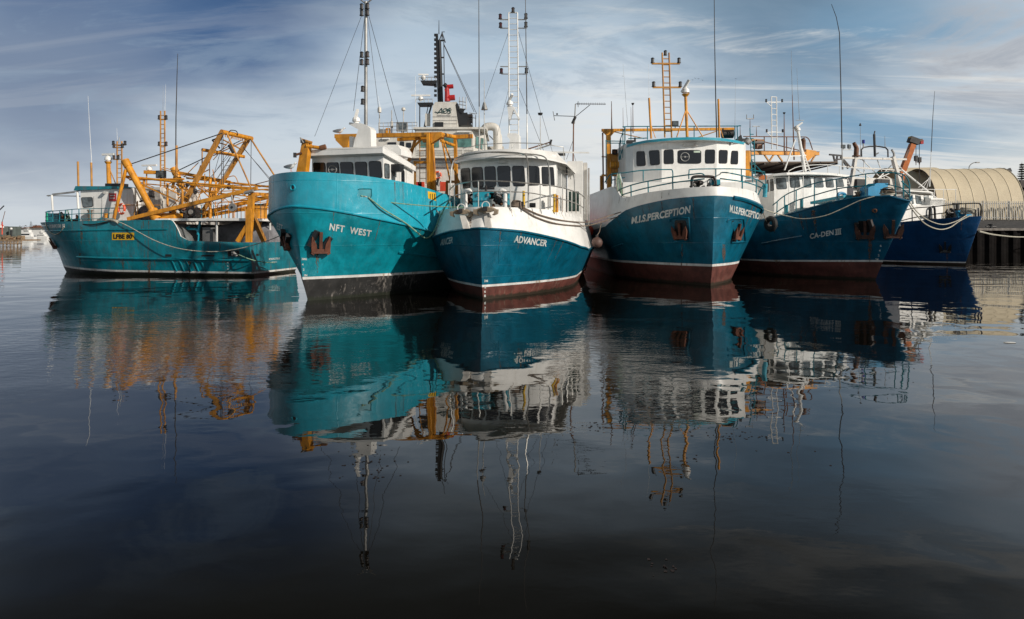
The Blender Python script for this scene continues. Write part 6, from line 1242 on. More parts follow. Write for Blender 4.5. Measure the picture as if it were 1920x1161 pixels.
# lattice mast
mb = MB(); mb.bar(F.x(823, 191, -5.5), F.x(819, 64, -5.5), 0.32, 0.22, black); mb.cyl(F.x(828, 191, -5.5), F.x(824, 76, -5.5), 0.16, black)
for y_ in (76, 108, 139): mb.bar(F.x(819, y_, -5.5), F.x(832, y_, -5.5), 0.25, 0.08, black)
mb.cyl(F.x(833, 158, -5.5), F.x(832, 70, -5.5), 0.04, black, n=5)
for k in range(14): y_ = 66+k*8.7; mb.cbox(F.x(816.5, y_, -5.4), (0.2, 0.24, 0.22), black)
mb.cyl(F.x(829, 62, -5.5), F.x(835, 80, -5.5), 0.05, black); mb.cyl(F.x(829, 62, -5.5), F.x(823, 78, -5.5), 0.05, black); mb.cyl(F.x(823, 64, -5.5), F.x(823, 38, -5.5), 0.05, black, r1=0.02); mb.cyl(F.x(828, 60, -5.5), F.x(834, 60, -5.5), 0.03, black); mb.cyl(F.x(829, 78, -5.5), F.x(829, 60, -5.5), 0.05, black)
mb.build('mast', F, )
quadprism(F, 'radar_platform', [(788, 151), (817, 151), (817, 158), (791, 156.5)], -5.0, -6.0, black); quadprism(F, 'radar_platform', [(782, 192.5), (811, 192), (806, 197.5), (785, 197.5)], -5.0, -6.0, black)
for y_, x0, x1 in ((145, 786, 817), (186, 780, 811)):
    mb = MB(); mb.cyl(F.x(x0, y_, -5), F.x(x1, y_, -5), 0.03, galv, n=5)
    for i in range(5): px = x0+(x1-x0)*i/4; mb.cyl(F.x(px, y_, -5), F.x(px, y_+6, -5), 0.03, galv, n=5)
    mb.build('platform_railing', F)
radar(F, F.x(794, 150, -5.5), 0.95, R(95), 1.0); radar(F, F.x(789, 189, -5.5), 1.8, R(90), 1.0)
for a, b_, r_ in (((787, 198), (787, 240), 0.1), ((809, 198), (797, 238), 0.16), ((803, 198), (795, 238), 0.08)): bar2(F, 'mast_support', a, b_, 'x', -5.2, r_, black, rnd=True)
blk('life_raft_locker', -4.6, -5.0, (797, 236), (806, 213), white_old)
mb = MB(); mb.cyl(F.x(839, 190, -5), F.x(838, 165, -5), 0.28, red_p, r1=0.2); mb.cyl(F.x(838, 163, -5), F.x(850, 162, -5), 0.2, red_p); mb.cyl(F.x(833, 158, -5), F.x(838, 164, -5), 0.2, black); mb.cyl(F.x(838, 184, -5), F.x(853, 183, -5), 0.26, red_p); mb.cyl(F.x(834, 171, -5), F.x(841, 170, -5), 0.2, red_p); mb.build('fire_monitor', F)
mb = MB(); mb.tube(bez([F.x(*q, -6) for q in [(908, 243), (913, 238), (925, 238), (931, 244), (932, 262), (932, 292)]], 5), 0.38, ship_white, n=14); mb.tube(bez([F.x(*q, -7) for q in [(925, 252), (934, 252), (937, 262), (937, 292)]], 5), 0.25, ship_white, n=12); mb.build('vent_trunk', F)
mb = MB()
for a, b_ in (((832, 82), (894, 214)), ((832, 84), (889, 210))): mb.cyl(F.x(*a, -5.5), F.x(*b_, -5.5), 0.025, wire, n=4)
mb.build('mast_stay', F)
mb = MB(); mb.bar(F.x(917, 254, -7.5), F.x(945, 283, -7.5), 0.08, 0.08, galv); mb.box(*[tuple(min(a, b_) if i == 0 else max(a, b_) for a, b_ in zip(F.x(908, 300, -8), F.x(945, 277, -9))) for i in (0, 1)], ship_white); mb.build('aft_deckhouse', F)
for px, m_ in ((786, red_p), (790, redor), (831, redor)): mb = MB(); mb.cbox(F.x(px, 350, 0), (0.5, 0.5, 0.8), m_); mb.build('deck_hydrant', F)
mb = MB(); mb.cyl(F.x(819, 348, -1), F.x(822, 334, -1), 0.1, black); mb.bar(F.x(822, 350, -1), F.x(826, 340, -1), 0.12, 0.1, galv); mb.bar(F.x(829, 350, -1), F.x(826, 340, -1), 0.12, 0.1, galv); mb.build('deck_davit', F)
lifebuoy(F, F.x(820.5, 328.5, -2.35), (1, 0, 0), 0.30, 'orange lifebuoy on white wall of the tall supply ship')
lifebuoy(MS, MS.y(228, 392, 2.6), (0.35, 1, 0), 0.30, 'orange lifebuoy beside boom post of the side-on trawler')
# ================================================================ quay, fence, tent, lamps
def world_bar(mb, a, b_, r, m, n=8): mb.cyl(rad(*a), rad(*b_), r, m, n=n)
QX0, QY, QZ = 50.0, 104.0, 3.4
mb = MB(); vs = []; n_ = 420; prof = []
for i in range(n_+1):
    x_ = QX0+i*0.45; ph = i % 4; y_ = QY+(0.0 if ph in (0, 1) else 0.35); prof.append((x_, y_))
mb.add([(x_, y_, -2) for x_, y_ in prof]+[(x_, y_, QZ-0.35) for x_, y_ in prof], [(i, i+1, n_+2+i, n_+1+i) for i in range(n_)], piling)
o = mb.build('quay_wall', None, smooth=None); o['label'] = 'dark sheet piling quay wall at right behind the boats'; o['category'] = 'quay wall'
mb = MB(); mb.box((QX0, QY-0.15, QZ-0.35), (QX0+189, QY+0.9, QZ), conc); o = mb.build('quay_coping'); o['label'] = 'pale concrete coping along the top of the quay wall'; o['category'] = 'quay edge'
mb = MB(); mb.add([(QX0, QY+0.9, QZ-0.01), (QX0+189, QY+0.9, QZ-0.01), (QX0+189, QY+11, 4.9), (QX0, QY+11, 4.9), (QX0+400, 700, 4.9), (QX0, 700, 4.9)], [(0, 1, 2, 3), (3, 2, 4, 5)], asphalt); mb.build('quay_apron', None, kind='structure')
mb = MB(); p = rad(1858, 428, 104.4); mb.cyl(p, p+Vector((0, 0, 0.5)), 0.22, black); mb.cyl(p+Vector((0, 0, 0.5)), p+Vector((0, 0, 0.62)), 0.42, black, n=14); mb.cyl(p+Vector((-0.75, 0, 0.22)), p+Vector((0.75, 0, 0.22)), 0.12, black); o = mb.build('mooring_bollard'); o['label'] = 'black iron bollard on the edge of the quay'; o['category'] = 'bollard'
# palisade fence: posts, rails, pickets
FY = 114.0
def fence(name, xs, yb, yt, Y, m, label, step, wv, railz):
    o = MB(); a = rad(xs[0], yb, Y); b_ = rad(xs[1], yb, Y); H_ = (yb-yt)/FPX*Y; n = int((b_.x-a.x)/step)
    for i in range(n): x_ = a.x+i*step; o.box((x_, Y, a.z), (x_+wv, Y+0.05, a.z+H_), m)
    for rz in railz: o.box((a.x, Y+0.052, a.z+H_*rz), (b_.x, Y+0.11, a.z+H_*rz+0.12), m)
    r_ = o.build('picket_panel'); e = bpy.data.objects.new(name, None); S.collection.objects.link(e); r_.parent = e
    e['label'] = label; e['category'] = 'fence'
    for k in range(int((b_.x-a.x)/4.2)+1):
        p = MB(); x_ = a.x+k*4.2; p.box((x_, Y+0.11, a.z-0.3), (x_+0.16, Y+0.24, a.z+H_+0.1), m); q = p.build('fence_post', e)
    return e
picket = paint('grey_galvanised_picket', (0.42, 0.41, 0.38), 0.5, 0.15, metal=0.1)
fence('palisade_fence', (1700, 2000), 412, 377.5, FY, picket, 'grey palisade fence with thin pickets along the quay', 0.36, 0.13, (0.1, 0.85))
cor = paint('cream_corrugated_metal', (0.60, 0.56, 0.46), 0.6, 0.1, RUST, 0.5)
mb = MB(); a, b_ = rad(1740, 405, 122), rad(2020, 405, 122); zt2 = rad(1800, 371, 122).z; k = int((b_.x-a.x)/0.3); pts = [(a.x+0.3*i, 122+(0.12 if i % 2 else 0)) for i in range(k)]
mb.add([(x_, y_, 4.0) for x_, y_ in pts]+[(x_, y_, zt2) for x_, y_ in pts], [(i, i+1, k+i+1, k+i) for i in range(k-1)], cor); o = mb.build('corrugated_wall', None, smooth=None); o['label'] = 'cream corrugated metal wall between palisade fence and tent'; o['category'] = 'wall'
for px, w_, h_, m_, nm, lb_ in ((1842, 1.6, 2.0, conc, 'storage_crate', 'grey storage crate behind the palisade fence'),):
    p = rad(px, 411, 117); mb = MB(); mb.box((p.x-w_, 116.5, 4.9), (p.x+w_*0.3, 118.5, 4.9+h_), m_)
    for i in range(4): mb.box((p.x-w_+0.1+i*0.5, 116.44, 5.0), (p.x-w_+0.2+i*0.5, 116.5, 4.8+h_), galv)
    o = mb.build(nm); o['label'] = lb_; o['category'] = 'crate'
for px, w_, sd in ((1870, 1.6, 1), (1898, 2.2, 2)):
    rnd = random.Random(sd); p = rad(px, 410, 117); mb = MB()
    for k in range(16): c_ = Vector((p.x+rnd.uniform(-w_, w_), 117+rnd.uniform(-.6, .6), 5.0+rnd.uniform(0, 0.9))); mb.torus(c_, (rnd.uniform(-1, 1), 1, rnd.uniform(-.6, .6)), rnd.uniform(0.4, 0.8), 0.07, rnd.choice([galv, dark, rope_g]), n=14, k=5)
    o = mb.build('net_heap'); o['label'] = ('low heap of nets behind the palisade fence beside the crate', 'wide heap of nets and hoops behind the fence furthest along the quay')[sd-1]; o['category'] = 'net heap'
# barrel-vaulted fabric shelter
TE = bpy.data.objects.new('fabric_shelter', None); S.collection.objects.link(TE); TE['label'] = 'cream barrel vaulted fabric shelter behind the quay fence'; TE['category'] = 'shelter'
A0 = Vector((69.7, 122+6, 4.8)); ax = Vector((0.985, -0.17, 0)).normalized(); cr = Vector((ax.y, -ax.x, 0)); Wd = 9.4; Ht = 9.4; Ln = 13.4
A0 = rad(1716, 438, 126); A0.z = 4.8
mb = MB(); rs = []; NB = 7; per = 10
for i in range(NB*per+1):
    u = i/(NB*per); t_ = (i % per)/per; sag = 0.01*math.sin(math.pi*t_); c_ = A0+ax*Ln*u
    rs.append([c_+cr*((Wd-sag)*math.cos(a))+Vector((0, 0, (Ht-sag)*math.sin(a)**0.85)) for a in [math.pi*j/28 for j in range(29)]])
for i in range(len(rs)-1):
    mb.add(rs[i]+rs[i+1], [(j, j+1, 30+j, 29+j) for j in range(28)], tent_m)
mb.build('fabric_roof', TE, smooth=50)
for i in range(NB+1):
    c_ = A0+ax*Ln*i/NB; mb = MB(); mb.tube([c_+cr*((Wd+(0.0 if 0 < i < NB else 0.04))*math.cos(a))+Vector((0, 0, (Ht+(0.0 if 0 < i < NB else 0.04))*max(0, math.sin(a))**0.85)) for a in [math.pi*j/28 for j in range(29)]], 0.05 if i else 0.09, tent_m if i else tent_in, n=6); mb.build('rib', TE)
mb = MB()
for a in (0.5, 1.0, 1.57, 2.1, 2.6): p = A0+cr*(Wd-0.3)*math.cos(a)+Vector((0, 0, (Ht-0.3)*math.sin(a)**0.85)); mb.cyl(p, p+ax*Ln, 0.07, dark)
mb.build('purlin', TE)
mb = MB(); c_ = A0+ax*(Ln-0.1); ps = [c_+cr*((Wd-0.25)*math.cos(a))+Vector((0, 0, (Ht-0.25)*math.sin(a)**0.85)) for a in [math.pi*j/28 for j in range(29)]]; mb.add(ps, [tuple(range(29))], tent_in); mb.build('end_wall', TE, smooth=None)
c_ = A0+ax*(-1.5)+cr*(-6); mb = MB(); ra = [[c_+ax*s_+cr*(10.4*math.cos(a))+Vector((0, 0, 10.25*math.sin(a)**0.85)) for a in [math.pi*j/28 for j in range(29)]] for s_ in (-2, 6.5)]
mb.add(ra[0]+ra[1], [(j, j+1, 30+j, 29+j) for j in range(28)], tent_m); o = mb.build('fabric_shelter', None, smooth=50); o['label'] = 'taller fabric shelter arch just showing over the front shelter'; o['category'] = 'shelter'
def lamp(px, yb, yt, Y, kind, label):
    mb = MB(); p, q = rad(px, yb, Y), rad(px, yt, Y)
    if kind == 0: mb.tube(bez([p, rad(px, yt+10, Y), rad(px+3.5, yt+4, Y), rad(px+9, yt+0.8, Y), rad(px+14, yt+0.6, Y)], 5), 0.09, galv); e = mb.build('street_lamp'); mb = MB(); mb.cbox(rad(px+16, yt+0.3, Y), (0.8, 0.4, 0.22), galv); mb.build('lamp_head', e)
    else:
        mb.cyl(p, q, 0.12, galv); mb.bar(rad(px-4, yt+1, Y), rad(px+4, yt+1, Y), 0.1, 0.1, galv); e = mb.build('floodlight_mast')
        for dx in (-4, 4): mb = MB(); mb.cbox(rad(px+dx, yt-1, Y), (0.9, 0.5, 0.8), dark, ry=R(25 if dx < 0 else -25)); mb.build('lamp_head', e)
    e['label'] = label; e['category'] = 'lamp post'
lamp(1817, 330, 304.5, 150, 0, 'single arm street lamp rising behind the fabric shelter'); lamp(1887.5, 345, 321, 150, 1, 'twin headed floodlight mast between shelter and pine tree')
def stake(px, y0, y1, Y, lb_): mb = MB(); mb.cyl(rad(px, y0, Y), rad(px, y1, Y), 0.06, galv, n=5); o = mb.build('thin_pole'); o['label'] = lb_; o['category'] = 'pole'
stake(1895, 350, 332, 150, 'short thin pole right of the twin floodlight mast'); stake(1901, 350, 331.5, 150, 'thin pole nearest to the dark pine tree')
# distant shed roof at the right edge
sh = paint('brown_shed_roof', (0.07, 0.06, 0.055), 0.8, 0.2)
p = rad(1898, 372, 140); mb = MB(); x0 = p.x; z0 = 4.9; mb.rings([[Vector((x0, 138, z0)), Vector((x0, 138, rad(0, 367, 138).z)), Vector((x0, 146, rad(0, 344, 146).z)), Vector((x0, 154, z0+4)), Vector((x0, 154, z0))], [Vector((x0+30, 138, z0)), Vector((x0+30, 138, rad(0, 367, 138).z)), Vector((x0+30, 146, rad(0, 344, 146).z)), Vector((x0+30, 154, z0+4)), Vector((x0+30, 154, z0))]], sh)
o = mb.build('dark_shed', None, smooth=20); o['label'] = 'dark gabled shed at the right edge below the pine'; o['category'] = 'shed'
mb = MB(); mb.box((x0+2.4, 141, 12), (x0+8, 145, rad(0, 339, 143).z), sh); mb.build('roof_box', o)
# Norfolk pine
leaf = paint('pine_needles', (0.025, 0.04, 0.02), 0.8, 0.4, scale=0.8); bark = paint('bark', (0.08, 0.06, 0.045), 0.9, 0.3)
def pine(px, yt, yb, Y, wpx, label, seed=1, tiers=15):
    rnd = random.Random(seed); top = rad(px, yt, Y); base = Vector((top.x, Y, 4.9 if Y < 300 else 1.0)); Hh = top.z-base.z
    e = bpy.data.objects.new('pine_tree', None); S.collection.objects.link(e); e['label'] = label; e['category'] = 'tree'
    mb = MB(); mb.cyl(base, top, 0.022*Hh, bark, r1=0.02); mb.build('trunk', e); mb = MB(); Rm = wpx/FPX*Y
    for k in range(tiers):
        u = k/tiers; z_ = base.z+Hh*(0.18+0.8*u); rr_ = Rm*(1-u)**0.75*rnd.uniform(0.85, 1.1); nb = 9
        for j in range(nb):
            a = 2*math.pi*(j+rnd.random()*0.6)/nb; d = Vector((math.cos(a), math.sin(a), 0)); q = Vector((-d.y, d.x, 0)); c0 = Vector((top.x, Y, z_)); seg = 7
            mb.cyl(c0, c0+d*rr_+Vector((0, 0, rr_*0.12)), 0.05, bark, n=4, cap=False)
            for s_ in range(1, seg+1):
                v = s_/seg; pc = c0+d*rr_*v+Vector((0, 0, rr_*0.12*v*v)); ww = Rm*0.13*(1.15-v*0.5)
                for t_ in range(5):
                    o1 = pc+Vector((rnd.uniform(-1, 1), rnd.uniform(-1, 1), rnd.uniform(-.5, .6)))*ww; dd = (d*rnd.uniform(-.2, 1)+q*rnd.uniform(-1, 1)+Vector((0, 0, rnd.uniform(-.1, .5)))).normalized()*ww*1.1; nn = dd.cross(Vector((rnd.uniform(-1, 1), rnd.uniform(-1, 1), 1))).normalized()*ww*0.28
                    mb.add([o1-nn, o1+dd, o1+nn], [(0, 1, 2)], leaf)
    mb.build('crown', e, smooth=None); return e
pine(1916, 303, 400, 175, 17, 'dark tiered pine tree at the right edge behind the shed', 3, 22)
# orange mobile crane behind the trawlers
CRN = bpy.data.objects.new('quay_crane', None); S.collection.objects.link(CRN); CRN['label'] = 'orange telescopic crane boom with hanging hooks beside the shelter'; CRN['category'] = 'crane'
Yc = 108; mb = MB(); mb.bar(rad(1668, 385, Yc), rad(1692, 322, Yc), 1.0, 0.95, orange_cr); mb.build('boom_base', CRN); mb = MB(); mb.bar(rad(1690, 327, Yc), rad(1711, 271, Yc), 0.8, 0.78, orange_cr); mb.build('boom_section', CRN)
mb = MB(); mb.bar(rad(1696, 300, Yc-0.5), rad(1704, 281, Yc-0.5), 0.1, 0.35, brown_st); mb.build('boom_cylinder', CRN)
mb = MB(); mb.cbox(rad(1713, 264, Yc), (1.5, 1.0, 0.9), dark, ry=R(20)); mb.cbox(rad(1711, 261, Yc), (1.0, 0.8, 0.5), yplate, ry=R(10)); mb.bar(rad(1715, 264, Yc), rad(1728, 263, Yc), 0.6, 0.35, brown_st); mb.cbox(rad(1727.5, 266.5, Yc), (0.45, 0.5, 0.6), red_p); mb.build('boom_head', CRN)
for px, y0, y1, hy in ((1717.5, 268, 310, 297), (1723.8, 268, 345, 300)):
    mb = MB(); mb.cyl(rad(px, y0, Yc), rad(px, y1, Yc), 0.05, wire, n=5); c2 = mb.build('hoist_cable', CRN); mb = MB(); p = rad(px, hy, Yc); mb.cbox(p, (0.4, 0.5, 0.8), dark); mb.cyl(p-Vector((0, 0, 0.4)), p-Vector((0, 0, 0.8)), 0.12, brown_st, r1=0.05); mb.build('hook_block', c2)
p = rad(1668, 390, Yc); mb = MB(); mb.box((p.x-2.5, Yc-1.2, 4.6), (p.x+2.0, Yc+1.2, p.z), orange_cr); mb.box((p.x-4, Yc-1.3, 4.0), (p.x+5, Yc+1.3, 4.6), dark); mb.build('carrier', CRN)
# ================================================================ far shore on the left
shore = paint('far_bank', (0.12, 0.10, 0.085), 0.9, 0.3, scale=0.1)
mb = MB(); rnd = random.Random(6); xs_ = [-420+i*12 for i in range(36)]; top = []
for i, x_ in enumerate(xs_): top.append(1.0+(3.2+1.3*math.sin(i*0.7)+rnd.uniform(0, 1.0)))
mb.add([(x_, 392, -0.5) for x_ in xs_]+[(x_, 394, 1.0) for x_ in xs_]+[(x_, 420, t_) for x_, t_ in zip(xs_, top)]+[(x_, 520, t_-1) for x_, t_ in zip(xs_, top)], [(k*36+i, k*36+i+1, (k+1)*36+i+1, (k+1)*36+i) for k in range(3) for i in range(35)], shore)
mb.build('far_bank', None, kind='structure')
scrub = paint('dull_scrub', (0.075, 0.055, 0.045), 0.9, 0.35, scale=0.3)
def bush(x_, y_, z_, rx, h, seed, label, m=scrub):
    rnd = random.Random(seed); mb = MB()
    for k in range(420):
        a = rnd.uniform(0, 6.283); rr_ = rnd.random()**0.5*rx; c_ = Vector((x_+rr_*math.cos(a), y_+0.6*rr_*math.sin(a), z_+h*rnd.random()*(1-(rr_/rx)**2)**0.5)); s_ = rnd.uniform(0.25, 0.6)
        v = [c_+Vector((rnd.uniform(-1, 1), rnd.uniform(-1, 1), rnd.uniform(-1, 1)))*s_ for _ in range(3)]; mb.add(v, [(0, 1, 2)], m)
    mb.cyl((x_, y_, z_-1.5), (x_, y_, z_+h*0.5), 0.2, bark); o = mb.build('shore_tree', None, smooth=None); o['label'] = label; o['category'] = 'tree'; o['group'] = 'low trees on the far bank'
for i in range(16): rnd = random.Random(100+i); bush(-296+i*7.2+rnd.uniform(-2, 2), 421+rnd.uniform(-2, 6), 3.6, rnd.uniform(3.5, 6.0), rnd.uniform(2.2, 5.0), i, 'low brown tree in the line along the far bank')
pine(58, 414, 432, 425, 5, 'small conical pine standing above the far bank', 8, 10)
house_w = paint('distant_house_wall', (0.42, 0.33, 0.25), 0.9, 0.1); house_r = paint('distant_house_roof', (0.25, 0.09, 0.05), 0.9, 0.1)
for k, (px, wd, hh) in enumerate(((67, 7, 2.2), (78, 9, 1.6), (46, 6, 1.4))):
    p = rad(px, 432, 430); mb = MB(); mb.box((p.x-wd/2, 428, 3), (p.x+wd/2, 436, p.z+hh*0.4), house_w); e = mb.build('bank_house'); mb = MB(); z_ = p.z+hh*0.4
    mb.add([(p.x-wd/2-.4, 427.5, z_), (p.x+wd/2+.4, 427.5, z_), (p.x+wd/2+.4, 436.5, z_), (p.x-wd/2-.4, 436.5, z_), (p.x-wd/2+1.5, 432, z_+hh), (p.x+wd/2-1.5, 432, z_+hh)], [(0, 1, 5, 4), (1, 2, 5), (2, 3, 4, 5), (3, 0, 4)], house_r); mb.build('roof', e)
    e['label'] = ('pink walled house with red roof right of the conical pine', 'wide low house nearest to the side-on trawler bow', 'small house left of the conical pine on the bank')[k]; e['category'] = 'house'
lw = paint('white_boatshed_wall', (0.66, 0.66, 0.64), 0.8, 0.05)
mb = MB(); a, b_ = rad(24, 437, 380), rad(88, 437, 380); mb.box((a.x, 380, 0.5), (b_.x, 384, rad(0, 430, 380).z), lw); mb.box((a.x-1, 379.5, rad(0, 430, 380).z), (b_.x+1, 385, rad(0, 429, 380).z), galv)
o = mb.build('marina_shed'); o['label'] = 'long white marina shed behind the motor yachts'; o['category'] = 'shed'
def yacht(px0, px1, yw, ytop, label, seed=0):
    Y = EYE*FPX/(yw-HY); a, b_ = rad(px0, yw, Y), rad(px1, yw, Y); L_ = b_.x-a.x; x0 = a.x; e = bpy.data.objects.new('motor_yacht', None); S.collection.objects.link(e); e.location = (x0, Y, 0); e['label'] = label; e['category'] = 'motor yacht'; e['group'] = 'motor yachts moored off the far bank'
    zt3 = EYE+(HY-ytop)/FPX*Y; B = L_*0.15; mb = MB(); rs = []
    for u, bw, z_ in ((0, 0.02, 1.75), (0.08, 0.45, 1.65), (0.25, 0.85, 1.5), (0.5, 1, 1.35), (1.0, 0.9, 1.2)): rs.append([Vector((u*L_, -bw*B, z_)), Vector((u*L_+(0.06*L_ if u < 0.1 else 0), -bw*B*0.8, 0)), Vector((u*L_+(0.06*L_ if u < 0.1 else 0), bw*B*0.8, 0)), Vector((u*L_, bw*B, z_))])
    mb.rings(rs, white); mb.build('hull', e, smooth=20)
    def tier(u0, u1, z0, z1, sl, nm):
        mb = MB(); w_ = B*0.75; mb.rings([[Vector((u0*L_, -w_, z0)), Vector((u0*L_+sl, -w_*.9, z1)), Vector((u0*L_+sl, w_*.9, z1)), Vector((u0*L_, w_, z0))], [Vector((u1*L_, -w_, z0)), Vector((u1*L_-sl*.3, -w_*.9, z1)), Vector((u1*L_-sl*.3, w_*.9, z1)), Vector((u1*L_, w_, z0))]], white); c2 = mb.build(nm, e, smooth=20)
        mb = MB(); zz = z0+(z1-z0)*0.35; mb.box((u0*L_+sl, -w_*1.0-0.02, zz), (u1*L_-sl, -w_*0.9, zz+(z1-z0)*0.35), glass_d); mb.build('window_band', c2)
    h1 = 1.3+(zt3-1.3)*0.45; tier(0.22, 0.85, 1.3, h1, L_*0.08, 'cabin'); tier(0.42, 0.75, h1, 1.3+(zt3-1.3)*0.75, L_*0.05, 'flybridge')
    mb = MB(); mb.cyl((L_*0.6, 0, h1), (L_*0.63, 0, zt3), 0.12, white); mb.cbox((L_*0.62, 0, zt3-0.3), (L_*0.12, B, 0.15), white); mb.build('radar_arch', e)
yacht(30, 66, 449.5, 426.5, 'largest white motor yacht with flybridge beyond the jetty'); yacht(63, 90, 448.5, 434, 'low white motor yacht next to the side-on trawler bow'); yacht(66, 84, 447.2, 430.5, 'white cabin cruiser behind the lower yacht')
mb = MB(); rnd = random.Random(5)
a, b_ = rad(40, 449, 300), rad(64, 449, 300); mb.box((a.x, 290, 0.6), (b_.x, 292, 0.9), timber)
for i in range(9): x_ = a.x+(b_.x-a.x)*i/8; mb.cyl((x_, 290.5, -1), (x_, 290.5, 1.6), 0.18, timber)
for i in range(6): x_ = rnd.uniform(a.x, b_.x); mb.cbox((x_, 291, 1.2), (0.6, 0.6, 0.7), dark)
o = mb.build('floating_pontoon'); o['label'] = 'low timber pontoon with piles in front of the yachts'; o['category'] = 'pontoon'
# jetty with shed at the left edge
JY = 150.0; e = bpy.data.objects.new('timber_jetty', None); S.collection.objects.link(e); e['label'] = 'pale timber jetty on piles at the far left edge'; e['category'] = 'jetty'
x0, x1 = rad(-60, 450, JY).x, rad(41, 450, JY).x; mb = MB(); mb.box((x0, JY, 1.0), (x1, JY+6, 1.3), timber); mb.build('deck', e)
for i in range(22): x_ = x1-0.3-i*0.78; mb = MB(); mb.cyl((x_, JY+0.2, -1), (x_, JY+0.2, 1.0 if i % 2 else 1.9), 0.13, timber, n=7); mb.build('pile', e)
mb = MB(); mb.box((x0, JY-0.05, 0.3), (x1, JY+0.05, 0.5), timber); mb.box((x0, JY-0.05, 1.8), (x1, JY+0.05, 1.95), timber); mb.build('side_rail', e)
for i in range(5): rnd = random.Random(i); x_ = x1-1.2-i*1.6; mb = MB(); mb.box((x_-0.5, JY+1, 1.3), (x_+0.5, JY+2, 1.3+rnd.uniform(0.5, 0.9)), timber); mb.box((x_-0.42, JY+0.95, 1.4), (x_+0.42, JY+0.999, 1.6), brown_st); o = mb.build('fish_crate'); o['label'] = 'brown timber crate standing on the far left jetty'; o['category'] = 'crate'; o['group'] = 'crates on the jetty'
dk = paint('grey_green_corrugated', (0.10, 0.12, 0.11), 0.6, 0.2); p0, p1 = rad(3, 444, 156), rad(28, 444, 156); mb = MB(); k = 24; pts = [(p0.x+(p1.x-p0.x)*i/k, 154+(0.12 if i % 2 else 0)) for i in range(k+1)]; zt4 = rad(0, 424.5, 156).z
mb.add([(x_, y_, 1.3) for x_, y_ in pts]+[(x_, y_, zt4) for x_, y_ in pts], [(i, i+1, k+i+2, k+i+1) for i in range(k)], dk); mb.box((p0.x, 154.3, 1.3), (p1.x, 158, zt4-0.05), dk); o = mb.build('jetty_shed', None, smooth=None); o['label'] = 'grey green corrugated shed on the far left jetty'; o['category'] = 'shed'
mb = MB(); p = rad(21, 447, 153); mb.cyl(p, rad(21, 432, 153), 0.22, black); mb.sph(rad(21, 429, 153), 0.26, white); o = mb.build('jetty_light_post'); o['label'] = 'black post with white globe beside the jetty shed'; o['category'] = 'lamp post'
mb = MB(); mb.cyl(rad(4, 417, 148), rad(9.5, 396, 148), 0.06, brown_st); mb.cyl(rad(-3, 396, 148), rad(7.5, 386, 148), 0.12, dark); mb.cyl(rad(4, 440, 148), rad(4, 416, 148), 0.12, redor); mb.bar(rad(-8, 436, 148), rad(5, 422, 148), 0.3, 0.4, redor); mb.cbox(rad(-1, 425, 148), (1.2, 1, 0.5), white); o = mb.build('moored_crane_arm'); o['label'] = 'rusty orange lifting arm cut by the left edge'; o['category'] = 'crane'
# ================================================================ gap between the two middle boats
mb = MB(); p = rad(1119.5, 455, 36.5); mb.sph(p, 0.29, paint('brown_fender_rubber', (0.10, 0.055, 0.045), 0.6, 0.2), n=18, k=12); mb.cyl(p+Vector((0, 0, 0.28)), p+Vector((0, 0, 0.40)), 0.07, dark); mb.tube([p+Vector((0, 0, 0.38)), rad(1124, 435, 36.6), rad(1128, 415, 37)], 0.02, rope_b); o = mb.build('ball_fender'); o['label'] = 'brown ball fender hanging between the two middle trawlers'; o['category'] = 'fender'
for k, (px, py) in enumerate(((1107, 433), (1115.5, 428), (1117, 436))):
    mb = MB(); p = rad(px, py, 44+k); mb.sph(p, 0.20, redor, sz=1.6); mb.cyl(p+Vector((0, 0, 0.3)), p+Vector((0, 0, 0.42)), 0.05, dark); o = mb.build('float_buoy'); o['label'] = 'small orange red buoy in the gap between middle trawlers'; o['category'] = 'buoy'; o['group'] = 'orange buoys in the gap'
# vessel far down the gap
FB = Frame('gap_workboat', 8.2, 72, -90, 'distant orange and white workboat glimpsed down the gap beside the ball fender', 'workboat')
HFB = Hull(FB, 14, [dict(z=Z((0, -1), (-14, -1)), xs=-0.5, B=1.8, te=5), dict(z=Z((0, 1.4), (-14, 1.3)), xs=0.2, B=2.2, te=5, q=.8), dict(z=Z((0, 2.4), (-14, 2.2)), xs=0.5, B=2.3, te=5, q=.8)], [anti_blk, white_old], N=20)
mb = MB(); mb.box((-7, -1.6, 2), (-3, 1.6, 4.6), white_old); w_o = mb.build('cabin', FB); wb2 = bvh(w_o)
for y_ in (-0.9, 0, 0.9): mb = MB(); mb.box((-3.0, y_-0.32, 3.5), (-2.97, y_+0.32, 4.2), glass_d); mb.build('window', FB)
rnd = random.Random(7)
for i in range(9): px = 1098+i*3.2; mb = MB(); mb.cyl(FB.at(px, 440, 71), FB.at(px, rnd.uniform(368, 415), 71), 0.05, rnd.choice([white, galv, yellow_old]), n=5); mb.build('antenna_post', FB)
for i in range(16): mb = MB(); mb.cbox(FB.at(rnd.uniform(1098, 1124), rnd.uniform(392, 436), 70.5), (0.5, rnd.uniform(0.3, 1.0), rnd.uniform(0.3, 0.8)), rnd.choice([orange_cr, redor, yellow_old, white, dark, brown_st]), ry=rnd.uniform(-.3, .3)); mb.build('deck_gear', FB)
